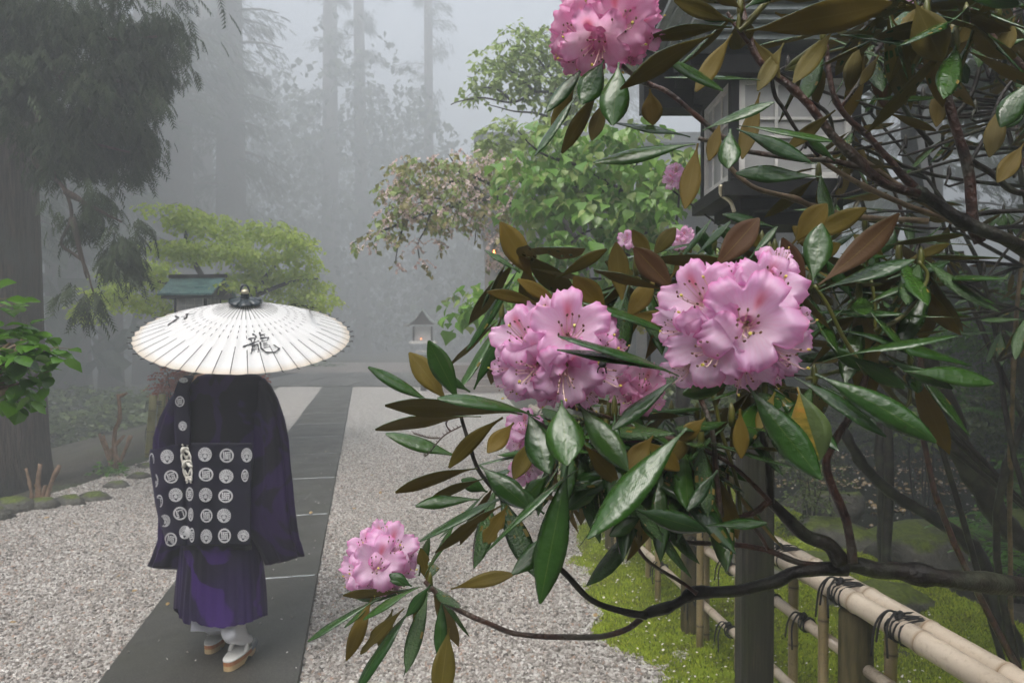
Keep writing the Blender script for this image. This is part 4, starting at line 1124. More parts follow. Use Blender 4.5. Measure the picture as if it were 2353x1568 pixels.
# ---- cherry
Ct, c = tree_thing('cherry_tree', 1330, 6.9, 'cherry tree with fading pale blossom arching over the path')
bm = MB()
branch_mb(bm, [V((c.x, c.y, -0.1)), P(1345, 800, 6.9), P(1340, 640, 6.9), P(1300, 520, 6.8), P(1240, 480, 6.7)], 0.11, 0.05, 8)
for ln, r_ in (([(1240, 480), (1180, 462), (1120, 455), (1050, 470), (990, 488), (930, 508), (870, 535), (805, 560)], .04), ([(1180, 462), (1120, 420), (1060, 395), (1000, 380), (930, 380)], .026), ([(1120, 455), (1070, 420), (1000, 420), (930, 430), (890, 450)], .02), ([(990, 488), (975, 530), (960, 560), (964, 600)], .01), ([(930, 508), (915, 560), (908, 605)], .01),
               ([(1090, 460), (1020, 520), (1010, 550)], .01), ([(1150, 455), (1100, 510), (1090, 560)], .01), ([(1240, 480), (1200, 420), (1150, 380), (1100, 360)], .024), ([(1060, 395), (1040, 370), (1030, 355)], .008), ([(1050, 470), (1000, 455), (950, 470), (880, 480)], .012)):
    branch_mb(bm, traced(ln, 6.6), r_, 0.004, 5)
bm.build('trunk', M['bark_dark'], Ct)
cb = [(1080, 375, 90, 24, 6.6, .5), (980, 380, 70, 22, 6.5, .4), (1150, 400, 90, 30, 6.7, .5), (930, 410, 46, 26, 6.5, .4), (1030, 430, 90, 28, 6.5, .5), (1110, 470, 80, 28, 6.6, .5), (960, 470, 60, 26, 6.5, .4), (900, 490, 36, 22, 6.5, .3), (1020, 500, 60, 18, 6.5, .4), (880, 535, 50, 12, 6.5, .25), (830, 556, 28, 9, 6.5, .2), (1190, 480, 60, 26, 6.7, .5), (910, 440, 34, 22, 6.5, .3),
      (960, 556, 14, 12, 6.5, .1), (964, 600, 16, 12, 6.5, .1), (908, 607, 18, 12, 6.5, .1), (924, 578, 12, 9, 6.5, .1), (1010, 550, 16, 12, 6.5, .1), (1093, 520, 14, 14, 6.5, .1), (1088, 560, 12, 10, 6.5, .1), (1150, 540, 40, 20, 6.6, .3), (1130, 590, 30, 14, 6.6, .2)]
res = cloud(cb, 430, 5, 0.12, droop=0.9, flat=0.3, seed=41)
leaves_bulk('blossom', M['cherry_petal'], BLOOM_T, res, 0.022, 0.042, Ct, 41)
res2 = cloud(cb, 260, 4, 0.14, droop=0.8, flat=0.3, seed=42)
leaves_bulk('crown', M['cherry_leaf'], LEAF_T, res2, 0.04, 0.08, Ct, 42)
leaves_bulk('foliage', M['pale_leaf'], LEAF_T, cloud(cb[:13], 200, 4, 0.14, droop=0.8, flat=0.3, seed=43), 0.04, 0.08, Ct, 43)
tm = MB(); twigs_mb(tm, res[3], 0.0025, 3, 2); twigs_mb(tm, res2[3], 0.0025, 3, 2); tm.build('twig', M['bark_dark'], Ct, kind='stuff')

# ---- broad-leaved green tree
Bt, c = tree_thing('broadleaf_tree', 1560, 5.0, 'leafy green broadleaf tree with wet heart-shaped leaves beside the lantern')
bm = MB()
branch_mb(bm, [V((c.x, c.y, -0.1)), P(1565, 900, 5.0), P(1560, 700, 5.0), P(1540, 600, 5.0), P(1460, 500, 5.0), P(1420, 440, 5.0), P(1330, 380, 4.9)], 0.055, 0.02, 8)
for ln in ([(1460, 500), (1400, 520), (1330, 540), (1270, 600)], [(1420, 440), (1460, 380), (1480, 340)], [(1540, 600), (1450, 640), (1350, 640), (1230, 655), (1140, 690)], [(1330, 380), (1240, 350), (1190, 300)], [(1420, 440), (1330, 430), (1230, 420), (1150, 400)], [(1540, 600), (1560, 450), (1540, 330)], [(1330, 380), (1380, 320), (1390, 270)]):
    branch_mb(bm, traced(ln, 4.9), 0.014, 0.004, 5)
bm.build('trunk', M['bark_dark'], Bt)
bb = [(1260, 290, 60, 18, 4.9, .3), (1370, 320, 110, 34, 4.9, .4), (1190, 375, 60, 26, 4.8, .3), (1290, 390, 110, 36, 4.8, .4), (1420, 400, 110, 50, 4.9, .5), (1540, 380, 50, 70, 5.0, .4), (1230, 460, 60, 26, 4.8, .3), (1330, 470, 110, 36, 4.8, .4), (1460, 480, 90, 50, 4.9, .5), (1290, 550, 70, 30, 4.8, .4), (1400, 570, 110, 40, 4.9, .5), (1220, 590, 50, 20, 4.8, .3), (1520, 560, 70, 60, 5, .4),
      (1230, 640, 110, 22, 4.7, .3), (1130, 665, 60, 24, 4.6, .25), (1120, 700, 62, 16, 4.6, .2), (1350, 650, 90, 30, 4.9, .4), (1060, 672, 22, 14, 6.8, .1), (1420, 285, 80, 20, 4.9, .3)]
bb = [(q_[0], q_[1], q_[2] * .86, q_[3] * .72) + tuple(q_[4:]) for q_ in bb]
res = cloud(bb, 500, 4, 0.26, droop=0.75, flat=0.35, seed=51)
order = sorted(range(len(res[0])), key=lambda i: res[0][i].y)
leaf_parts('leaf', M['broad_leaf'], HEART_T, res, order[:290], 0.055, 0.11, Bt)
leaves_bulk('foliage', M['broad_leaf'], HEART_T, res, 0.05, 0.10, Bt, 51, sel=order[290:])
res = cloud(bb, 240, 4, 0.26, droop=0.75, flat=0.35, seed=52)
leaves_bulk('crown', M['pale_leaf'], HEART_T, res, 0.045, 0.09, Bt, 52)
Yt, c = tree_thing('yellow_shrub', 1490, 6.3, 'yellow-green small-leaved shrub glimpsed above the flower cluster', 'shrub')
ys_ = MB(); branch_mb(ys_, [V((c.x, c.y, 0)), P(1490, 800, 6.3), P(1480, 560, 6.3)], 0.03, 0.01, 6); ys_.build('stem', M['bark_dark'], Yt)
leaves_bulk('foliage', M['yellow_leaf'], LEAF_T, cloud([(1470, 560, 50, 40, 6.3), (1500, 620, 40, 50, 6.3), (1480, 700, 60, 60, 6.3)], 300, 5, 0.1, 0.3, 0.2, 61), 0.03, 0.05, Yt, 61)

# ---- shrubs and undergrowth
def shrub(name, label, blobs, n, mat_, templ, s0, s1, X, d, seed, parts=0, droop=0.2, tl=0.12, per=5, cat='shrub', group=None, stems=5, wide=1.0, base=None, stem_mat='bark_dark'):
    T, c = tree_thing(name, X, d, label, cat, group, z=None)
    b0 = V((c.x, c.y, terrain(c.x, c.y))) if base is None else base
    mb = MB(); r = random.Random(seed)
    for i in range(stems):
        b = r.choice(blobs); e = P(b[0] + r.uniform(-.5, .5) * b[2], b[1] + r.uniform(-.5, .5) * b[3], b[4])
        branch_mb(mb, [b0 + V((r.uniform(-.05, .05), r.uniform(-.05, .05), 0)), b0.lerp(e, .5) + V((r.uniform(-.1, .1), r.uniform(-.1, .1), 0.05)), e], 0.014, 0.004, 5)
    res = cloud(blobs, n, per, tl, droop, 0.3, seed)
    twigs_mb(mb, res[3], 0.0022, 3, 3)
    mb.build('stem', M[stem_mat], T, kind='stuff')
    if parts:
        order = sorted(range(len(res[0])), key=lambda i: res[0][i].y)
        leaf_parts('leaf', M[mat_], templ, res, order[:parts], s0, s1, T, wide=wide)
        leaves_bulk('foliage', M[mat_], templ, res, s0, s1, T, seed, sel=order[parts:], wide=wide)
    else:
        leaves_bulk('foliage', M[mat_], templ, res, s0, s1, T, seed, wide=wide)
    return T
shrub('red_shrub', 'small red-leaved shrub behind the monk under the umbrella rim', [(395, 868, 36, 30, 9.4), (430, 855, 30, 16, 9.4), (385, 895, 30, 30, 9.4), (560, 868, 60, 12, 9.6)], 420, 'red_leaf', LEAF_T, 0.03, 0.05, 395, 9.4, 71, stems=7)
rr_ = RND
# pruned stumps
def pruned(X, Y, label, stems, leaves=None, seed=0):
    b = G(X, Y); T = thing('pruned_shrub', (b.x, b.y, 0), label, 'shrub', 'hard-pruned shrubs')
    for pts, r0 in stems:
        mb = MB(); w = traced(pts, b.y)
        sm = branch_mb(mb, w, r0, r0 * 0.75, 8, 0.2)
        mb.build('stem', M['pruned_bark'], T)
    if leaves:
        res = cloud(leaves, 46, 4, 0.09, 0.0, 0.1, seed); leaves_bulk('foliage', M['shrub_leaf'], LEAF_T, res, 0.05, 0.09, T, seed, wide=.6)
pruned(262, 1082, 'pruned shrub with one tall cut stem and fresh green leaves at its foot', [([(268, 1080), (262, 1000), (275, 960), (272, 905)], .028), ([(272, 912), (292, 902)], .018), ([(258, 1080), (245, 1040), (228, 995)], .022), ([(262, 1080), (250, 1040), (236, 1000)], .02), ([(270, 1075), (285, 1040), (300, 1000)], .024), ([(275, 1060), (262, 1030), (285, 1000)], .02), ([(254, 1085), (256, 1045), (254, 1030)], .015)], [(235, 1085, 26, 12, 7.7, .12), (275, 1082, 26, 12, 7.7, .12)], 5)
pruned(90, 1150, 'clump of short bare pruned stumps at the gravel corner', [([(92, 1150), (88, 1110), (92, 1065)], .024), ([(106, 1150), (118, 1110), (136, 1068)], .022), ([(75, 1150), (68, 1110), (60, 1075)], .016), ([(98, 1150), (100, 1130), (104, 1115)], .02), ([(80, 1155), (84, 1130), (83, 1110)], .018)])
g_ = G(350, 1045)
bp = thing('tied_bamboo_post', (g_.x, g_.y, 0), 'pair of green bamboo posts tied together just past the pruned shrub', 'post')
pole('bamboo_pole', P(341, 1050, g_.y), P(352, 908, g_.y), 0.05, M['bamboo_green'], bp, 0.3)
pole('bamboo_pole', P(362, 1045, g_.y + .12), P(372, 905, g_.y + .12), 0.045, M['bamboo_green'], bp, 0.3)
for Yt_ in (925, 985):
    tie(P(354, Yt_, g_.y), V((0, 0, 1)).cross(V((0, 1, 0))).cross(V((1, 0, 0))) if False else V((0, 0, 1)), V((1, 0, 0)), 0.11, 0.0, 2, 4, 0.014).build('cord_tie', M['cord'], bp)
gp = G(615, 935)
pl = thing('grey_pole', (gp.x, gp.y, 0), 'thin grey pipe standing beside the path past the umbrella', 'pole')
MB().tube([(gp.x, gp.y, -0.1), (gp.x, gp.y, 0.62), (gp.x, gp.y, 0.64)], [0.035, 0.035, 0.02], 10).build('pipe', M['pipe'], pl)
# bright bush poking in at the frame edge
shrub('leafy_bush', 'bright green glossy bush reaching in beside the huge cedar trunk', [(20, 735, 40, 30, 2.1), (40, 800, 60, 40, 2.1), (90, 820, 50, 30, 2.1), (60, 860, 60, 34, 2.1), (20, 890, 40, 30, 2.1), (110, 800, 30, 22, 2.1), (-60, 800, 90, 120, 2.1)], 75, 'shrub_leaf', OVAL_T, 0.034, 0.064, -160, 2.1, 81, parts=290, droop=0.1, tl=0.09, per=5, stems=9, wide=1.05, base=P(-160, 1000, 2.1), stem_mat='bark_tan')
shrub('garden_shrub', 'fresh green shrub on the pond bank behind the thin curved tree', [(2270, 760, 110, 60, 6.8), (2190, 880, 70, 50, 7.0), (2340, 690, 70, 50, 6.8)], 650, 'shrub_leaf', LEAF_T, 0.035, 0.07, 2330, 6.9, 171, stems=8)
# beyond the fence and pond
shrub('pond_shrub', 'small dark shrub beside the moss behind the lantern post', [(1880, 1100, 60, 60, 5.6), (1850, 1180, 60, 50, 5.4), (1840, 1040, 50, 60, 5.8)], 240, 'dark_leaf', LEAF_T, 0.02, 0.04, 1860, 5.6, 91, stems=9)
UG = [('dark leafy undergrowth on the far pond bank', [(2060, 960, 110, 80, 10.8), (1900, 960, 90, 70, 11), (2200, 930, 120, 90, 10.6)], 1500, 'dark_leaf', 2100, 10.8, .06, .11),
      ('tangle of bushes under the stone wall', [(2300, 840, 140, 70, 11.8), (2150, 820, 120, 70, 11.9), (1980, 850, 110, 70, 12)], 1500, 'dark_leaf', 2250, 12, .06, .12),
      ('deep green shrub overhanging the pond by the leaning trunk', [(2290, 960, 90, 90, 6.6), (2380, 900, 90, 90, 6.4), (2380, 1040, 80, 60, 6.4)], 1000, 'dark_leaf', 2420, 6.4, .03, .06),
      ('green azalea mound beside the pond at the ferns', [(2330, 1160, 60, 50, 5.2), (2400, 1100, 90, 70, 5.2)], 500, 'shrub_leaf', 2400, 5.2, .025, .05),
      ('dense shrub behind the lantern on the near bank', [(1640, 900, 120, 110, 7.6), (1500, 960, 100, 90, 7.9), (1780, 980, 80, 90, 7.4)], 1500, 'dark_leaf', 1640, 7.8, .04, .08),
      ('misty bush between the wall and the lantern', [(1900, 700, 160, 90, 13), (2050, 620, 120, 70, 13.2), (1700, 780, 140, 90, 13)], 1300, 'dark_leaf', 1900, 13, .08, .14),
      ('bush with pale variegated leaves behind the tilted trunks', [(2110, 960, 60, 30, 7.5), (2150, 1000, 40, 30, 7.4)], 110, 'pale_leaf', 2130, 7.5, .05, .09)]
for i, (lab, bl, n, mt, X, d, s0, s1) in enumerate(UG):
    shrub('undergrowth_bush', lab, bl, n, mt, LEAF_T, s0, s1, X, d, 100 + i, stems=7)
def fern(X, Y, d, label, n=7, L=0.42, seed=0):
    c = P(X, Y, d); T = thing('fern', c, label, 'fern', 'ferns by the pond'); r = random.Random(seed)
    for i in range(n):
        a = 2 * PI * i / n + r.uniform(-.3, .3); mb = MB()
        dv = V((math.cos(a), math.sin(a), 0)); sd = V((-dv.y, dv.x, 0))
        def sp(t_): return c + dv * (L * t_) + V((0, 0, L * (0.75 * t_ - 0.75 * t_ * t_)))
        for j in range(1, 15):
            t_ = j / 15; p_ = sp(t_); w = 0.26 * L * math.sin(PI * min(1, t_ * .9 + .12))
            for s_ in (-1, 1):
                mb.add([p_ - dv * .012, p_ + dv * .012, p_ + sd * s_ * w + dv * .03 - V((0, 0, .02))], [(0, 1, 2)])
        mb.tube([sp(t_ / 6) for t_ in range(7)], 0.003, 3)
        mb.build('frond', M['fern_leaf'], T)
fern(2290, 1235, 4.6, 'bright fern arching over the big boulder edge', seed=1)
fern(2360, 1300, 4.2, 'fern clump lowest at the pond bank', seed=2)
fern(2340, 1215, 5.0, 'fern standing behind the bright one at the boulder', 6, .4, seed=3)
fern(2300, 960, 6.0, 'fern hanging above the dark water', 6, .4, seed=4)
shrub('green_sapling', 'low sapling with fresh green leaves beside the wet boulder', [(2310, 1290, 50, 34, 4.3), (2350, 1330, 40, 30, 4.3)], 70, 'shrub_leaf', LEAF_T, 0.03, 0.055, 2330, 4.3, 131, stems=4)
# broadleaf crowns added above the picture to shade the pond and its fog
def add_shade_tree(x, y, label, r, seed, ccs):
    T = thing('added_shade_tree', (x, y, terrain(x, y)), label, 'tree'); mb = MB()
    branch_mb(mb, [V((x, y, terrain(x, y) - .1)), V((x + .2, y, 3)), V((x, y + .2, 6)), V((x + .1, y, 9))], 0.2, 0.1, 12); rr2 = random.Random(seed)
    pos, ax, nr = [], [], []
    for (cx_, cy_, cz_, rad) in ccs:
        branch_mb(mb, [V((x, y, 5.5)), V(((x + cx_) / 2, (y + cy_) / 2, cz_ - .2)), V((cx_, cy_, cz_))], 0.07, 0.02, 6)
        for _ in range(r):
            a = rr2.uniform(0, 2 * PI); q = math.sqrt(rr2.random()) * rad
            pos.append(V((cx_ + q * math.cos(a), cy_ + q * math.sin(a), cz_ + rr2.uniform(-.7, .7)))); ax.append(V((rr2.uniform(-1, 1), rr2.uniform(-1, 1), rr2.uniform(-.8, .1))).normalized()); nr.append(V((rr2.uniform(-.5, .5), rr2.uniform(-.5, .5), 1)).normalized())
    mb.build('trunk', M['bark_dark'], T); leaves_bulk('crown', M['dark_leaf'], LEAF_T, (pos, ax, nr), 0.16, 0.34, T, seed)
add_shade_tree(8.6, 9.4, 'tall dark tree added out of view to shade the pond', 1500, 1, [(7, 8, 7.5, 2.2), (9.5, 6.5, 8, 2.2), (5.2, 9.5, 8, 2.0), (8.5, 11, 8.5, 2.5), (5, 6.4, 7.4, 1.9)])
add_shade_tree(6.4, 2.2, 'tall dark tree added beyond the fence outside the view for shade', 1300, 2, [(5.0, 3.4, 5.6, 1.9), (3.6, 2.2, 6.0, 1.5), (6.6, 4.2, 6.2, 2.0), (4.3, 5.2, 6.4, 1.6)])
# leaning dark trunks behind the rhododendron
LT = [('leaning dark trunk forking behind the wet leaves', [([(2130, 560), (2122, 660), (2100, 760), (2140, 860), (2190, 960), (2205, 1030), (2260, 1130), (2330, 1230), (2420, 1300)], 3.0, .036, .05), ([(1960, 560), (2010, 620), (2070, 690), (2120, 770)], 3.0, .014, .026)]),
      ('thin tree curving away beyond the tilted trunk', [([(2190, 580), (2215, 640), (2290, 720), (2330, 790), (2370, 900), (2400, 1050)], 3.4, .04, .045)]),
      ('grey bent trunk reaching across above the boulder', [([(1935, 985), (1985, 1070), (2060, 1140), (2140, 1185), (2210, 1235), (2255, 1290), (2290, 1390), (2330, 1480)], 3.3, .022, .045)]),
      ('pair of slim upright trunks with pale spots at the pond edge', [([(2020, 640), (2025, 880), (2022, 1000), (2030, 1200), (2028, 1330)], 4.6, .03, .038), ([(2055, 760), (2040, 900), (2042, 1100), (2036, 1330)], 4.5, .026, .034)]),
      ('slim dark stem rising beside the fence', [([(1905, 640), (1960, 900), (1930, 1000)], 3.6, .015, .02)])]
for lab, lines in LT:
    b_ = P(lines[0][0][-1][0], lines[0][0][-1][1], lines[0][1]); gz_ = terrain(b_.x, b_.y)
    T = thing('bare_trunk', (b_.x, b_.y, gz_), lab, 'tree')
    for pts, d, ra, rb in lines:
        mb = MB(); w = traced(pts, d)
        if pts[-1][1] > 1250: w.append(V((w[-1].x + .05, w[-1].y, min(gz_, w[-1].z) - .1)))
        branch_mb(mb, w, ra, rb, 10, 0.1, 5); mb.build('trunk', M['bark_dark'], T)
add_shade_tree(10.5, 5.0, 'broad dark tree added to shade the pond side', 1500, 3, [(9.5, 4.2, 4.6, 2.0), (11, 7, 5.0, 2.4), (12.5, 9.5, 5.5, 2.4), (8.4, 3.0, 5.4, 1.8), (10.5, 10.5, 4.5, 2.2)])  # more crowns added to keep light off the pond and its fog
add_shade_tree(7.6, 13.0, 'dark tree added above the stone wall to deepen the shade', 1500, 4, [(6.5, 12.5, 7.8, 2.2), (9, 13, 7.2, 2.4), (4.6, 13.4, 8.4, 2.0), (11, 13.2, 6.5, 2.2)])

# far woods closing the view between the trunks
r_ = random.Random(5); pos, ax, nr = [], [], []
for _ in range(75000):
    x, y = r_.uniform(-66, 6), r_.uniform(50, 84)
    top = 5.0 + 16 * (0.5 + 0.5 * noise.noise(V((x * 0.09, y * 0.07, 2)))) + 12 * ss(-3, -14, x)
    z = r_.random() ** 0.8 * top
    if noise.noise(V((x * 0.35, y * 0.2, z * 0.35))) + 0.5 * noise.noise(V((x * 1.1, y * .6, z * 1.1))) < -0.2: continue
    pos.append(V((x, y, z - 0.5))); ax.append(V((r_.uniform(-1, 1), r_.uniform(-1, 1), r_.uniform(-1.2, -.1))).normalized()); nr.append(V((r_.uniform(-.6, .6), r_.uniform(-.6, .6), 1)).normalized())
leaves_bulk('far_woods', M['cedar_leaf'], LEAF_T, (pos, ax, nr), 0.35, 0.8, None, 5)
for i, (lab, bl, X, d) in enumerate([('misty undergrowth beyond the pruned shrubs', [(120, 1010, 130, 60, 15), (260, 985, 110, 50, 15.5), (20, 1020, 120, 60, 14.5)], 150, 15),
                                    ('dark low bushes behind the tied bamboo posts', [(330, 945, 100, 45, 17), (180, 935, 120, 45, 18), (440, 925, 60, 30, 17.5)], 330, 17.2),
                                    ('bushes lining the far side of the plaza', [(620, 852, 70, 18, 31), (520, 850, 80, 22, 30), (730, 845, 70, 14, 33)], 620, 31)]):
    shrub('undergrowth_bush', lab, bl, 1000, 'dark_leaf', LEAF_T, .10, .2, X, d, 160 + i, stems=5, tl=.3)

for (x, y, n_, cc, lab) in ((5.6, 0.4, 5, [(3.3, 1.6, 3.6, 1.2), (3.7, 3.2, 4.3, 1.6), (5.2, 1.0, 3.7, 2.0), (5.0, 4.6, 5.0, 1.8), (6.8, 3.0, 4.4, 2.2), (4.6, -0.8, 3.0, 1.6)], 'low spreading tree added beside the fence outside the view to block sky light'),
                            (10.5, 1.5, 6, [(8.6, 1.4, 3.4, 2.2), (9.6, 4.0, 3.6, 2.0), (11.5, 6.4, 3.6, 2.4), (12.4, 9.0, 3.8, 2.4), (7.0, 6.0, 6.0, 2.2), (8.6, 8.8, 6.8, 2.2)], 'dense tree added outside the view to darken the pond garden')):
    add_shade_tree(x, y, lab, 2000, n_, cc)  # unseen trees placed to block the sky on the pond side
scatter('scattered_pebbles', [strip(lambda y: path_x(y, PW) + 0.02, lambda y: path_x(y, 0) - 0.02, 2.6, 12, 0.4, 4, lambda x, y: 0.043)], lambda x, y: 9, M['stone_bit'], 0.0065, 0.5, 1.3)
# woods round the clearing, added to cut the low light from behind and beside
r_ = random.Random(6); pos, ax, nr = [], [], []
for _ in range(26000):
    q = r_.random()
    if q < 0.42: x, y = r_.uniform(-45, 45), r_.uniform(-27, -9)
    elif q < 0.75: x, y = r_.uniform(15, 34), r_.uniform(-10, 46)
    else: x, y = r_.uniform(-40, -15), r_.uniform(-10, 30)
    z = r_.uniform(0, 11 if q < 0.42 else 20)
    if x > 0 and x < 34 and y > 10 and (x / y) < 0.86: continue
    pos.append(V((x, y, z - 0.5))); ax.append(V((r_.uniform(-1, 1), r_.uniform(-1, 1), r_.uniform(-1.2, -.1))).normalized()); nr.append(V((r_.uniform(-.6, .6), r_.uniform(-.6, .6), 1)).normalized())
leaves_bulk('light_blocking_woods', M['cedar_leaf'], LEAF_T, (pos, ax, nr), 0.8, 1.8, None, 6)
# ================================================================== monk
def skin_mesh(name, verts, edges, radii, m, parent, root=0, sub=2):
    org = WL[parent.name]
    me = bpy.data.meshes.new(name)
    me.from_pydata([tuple(V(v) - org) for v in verts], edges, [])
    me.materials.append(m)
    o = link_mesh(name, me, parent)
    sk = o.modifiers.new('skin', 'SKIN'); sk.use_smooth_shade = True
    for i, sv in enumerate(me.skin_vertices[0].data):
        r = radii[i]; sv.radius = (r, r) if not hasattr(r, '__len__') else r
        sv.use_root = (i == root)
    sb = o.modifiers.new('sub', 'SUBSURF'); sb.levels = sub; sb.render_levels = sub
    return o
MD = 3.30
monk = thing('person', (P(515, 1500, MD).x, MD, 0.03), 'monk seen from behind in dark purple robes and crest-covered sash under a white paper umbrella', 'person')
def Q(X, Y, dy=0.0): return P(X, Y, MD + dy)
def smoothnoise(p, s, o=0): return noise.noise(V((p.x * s + o, p.y * s, p.z * s)))
# umbrella frame first: the hand holds its shaft
UC = P(566, 767, 3.42); UR = 0.508; UH = 0.178
TA = math.radians(20.5)
un = V((math.sin(TA) * 0.362 - 0.03, -math.sin(TA) * 0.932, math.cos(TA))).normalized()
uu = V((0.932, 0.362, 0.03)); uu = (uu - un * uu.dot(un)).normalized(); uw = un.cross(uu)
grip = UC - un * 0.50
# body: one continuous figure
hd = Q(528, 800, 0.0)
bv = [Q(508, 1110), Q(508, 1010), Q(508, 930), Q(512, 880), Q(520, 858, 0.01), Q(528, 820, 0.02), Q(530, 792, 0.02), Q(531, 762, 0.02),
      Q(455, 885), Q(415, 1000, 0.05), grip + V((-0.05, -0.03, -0.04)),
      Q(565, 885), Q(610, 1000, 0.05), grip + V((0.06, -0.03, -0.12)),
      Q(480, 1140), Q(482, 1300, 0.06), Q(489, 1440, 0.12), Q(538, 1140), Q(543, 1300, 0.02), Q(537, 1430, -0.02)]
be = [(0, 1), (1, 2), (2, 3), (3, 4), (4, 5), (5, 6), (6, 7), (3, 8), (8, 9), (9, 10), (3, 11), (11, 12), (12, 13), (0, 14), (14, 15), (15, 16), (0, 17), (17, 18), (18, 19)]
br = [(.15, .11), (.14, .10), (.15, .11), (.12, .09), .055, .062, .088, .07, .06, .045, .026, .06, .045, .026, .08, .055, .036, .08, .055, .036]
skin_mesh('body', bv, be, br, M['skin'], monk)
# ears, nose
hm = MB()
for s_ in (-1, 1):
    c = Q(530, 806, 0.02) + V((s_ * 0.078, 0, 0))
    hm.loft([[c + V((s_ * x_ * .5, math.cos(a) * .016 * q, math.sin(a) * .03 * q)) for a in [k * PI / 5 for k in range(10)]] for x_, q in ((0, 1), (.03, 1.15), (.035, .8))])
hm.build('ear', M['skin'], monk)
c = Q(530, 812, 0.115); MB().loft([[c + V((x * q, y, z * q)) for x, z in ((-.014, -.012), (.014, -.012), (.008, .03), (-.008, .03))] for y, q in ((0, 1), (.022, .5))]).build('nose', M['skin'], monk)
for gx, gz_ in ((-0.05, -0.04), (0.06, -0.12)):
    w = grip + V((gx, -0.03, gz_)); s_ = 1 if gx < 0 else -1
    mid = UC - un * (0.50 - gz_ * 1.0)
    palm = w.lerp(mid, 0.5) + V((0, -0.012, 0))
    hv = [w, palm]; he = [(0, 1)]; hr = [.024, (.035, .02)]
    for f in range(4):
        zo = 0.028 - f * 0.02; b = len(hv)
        hv += [palm + V((s_ * .03, 0.0, zo)), mid + V((s_ * .014, -.02, zo)), mid + V((s_ * .022, .004, zo)), mid + V((0, .022, zo - .003))]
        he += [(1, b), (b, b + 1), (b + 1, b + 2), (b + 2, b + 3)]; hr += [.0095, .009, .0085, .007]
    b = len(hv); hv += [palm + V((0, .012, .03)), mid + V((-s_ * .012, .018, .035)), mid + V((s_ * .004, .024, .038))]; he += [(1, b), (b, b + 1), (b + 1, b + 2)]; hr += [.011, .01, .008]
    skin_mesh('hand', hv, he, hr, M['skin'], monk)
def cloth_loft(name, rows, m, n=48, e=2.4, fold=0.01, freq=6, seed=0.0, cap=True, thick=None, sub=3, pleat=0, pleat_amp=0.0):
    """rows: (Y, xl, xr, half depth, centre dy[, Y shift right])"""
    out = []
    dense = []
    for a, b in zip(rows, rows[1:]):
        for k_ in range(sub):
            t_ = k_ / sub; dense.append([lerp(p_, q_, t_) for p_, q_ in zip(a, b)])
    dense.append(list(rows[-1]))
    for ri, r_ in enumerate(dense):
        Y, xl, xr, hd_, cy = r_[:5]; sh = r_[5] if len(r_) > 5 else 0
        frac = ri / (len(dense) - 1)
        ring = []
        for k_ in range(n):
            a = 2 * PI * k_ / n
            ca, sa = math.cos(a), math.sin(a)
            ex = abs(ca) ** (2 / e) * (1 if ca > 0 else -1); ey = abs(sa) ** (2 / e) * (1 if sa > 0 else -1)
            X = (xl + xr) / 2 + (xr - xl) / 2 * ex
            Yp = Y + sh * (ex * 0.5 + 0.5)
            dy = cy + hd_ * ey
            p_ = Q(X, Yp, dy)
            f = fold * (0.25 + frac) * (math.sin(a * freq + seed + 1.5 * noise.noise(V((a, frac * 2, seed)))) + 0.8 * noise.noise(V((ca * 2.5, sa * 2.5, frac * 2.2 + seed))) * 2)
            if pleat: f += pleat_amp * (0.4 + 0.6 * frac) * (((a * pleat / (2 * PI)) % 1.0) - 0.5)
            p_ += V((ex, ey, 0)) * f
            ring.append(p_)
        out.append(ring)
    mb = MB(); mb.loft(out, cap=cap)
    return mb
cloth_loft('robe', [(853, 492, 560, .045, 0), (858, 470, 585, .075, 0), (864, 450, 600, .10, 0), (884, 428, 613, .125, 0), (920, 414, 618, .14, 0), (980, 410, 616, .15, 0), (1050, 412, 612, .15, 0), (1130, 413, 606, .15, 0), (1200, 412, 602, .155, 0), (1262, 416, 600, .16, 0)], M['robe'], fold=0.009, freq=5, seed=1).build('robe', M['robe'], monk)
cloth_loft('sleeve', [(868, 556, 606, .05, 0), (884, 566, 620, .075, -.01), (915, 574, 634, .09, -.02), (960, 578, 648, .10, -.04), (1010, 584, 658, .10, -.05), (1060, 582, 663, .10, -.06), (1110, 575, 670, .10, -.07), (1160, 562, 676, .095, -.08), (1210, 560, 683, .085, -.08), (1255, 590, 690, .07, -.08, -10), (1295, 612, 697, .055, -.07, -20), (1297, 616, 694, .04, -.07, -20)],
           M['robe'], fold=0.013, freq=5, seed=2).build('sleeve', M['robe'], monk)
cloth_loft('sleeve', [(872, 432, 480, .05, 0), (890, 408, 470, .08, 0), (920, 386, 458, .09, .0), (960, 366, 450, .095, .01), (1005, 353, 440, .09, .02), (1060, 353, 430, .075, .03), (1120, 360, 426, .07, .03), (1180, 367, 424, .065, .03), (1240, 366, 422, .06, .02), (1280, 352, 420, .055, .02, 6), (1299, 344, 416, .045, .02, 6), (1301, 348, 412, .03, .02, 6)],
           M['robe'], fold=0.010, freq=4, seed=3).build('sleeve', M['robe'], monk)
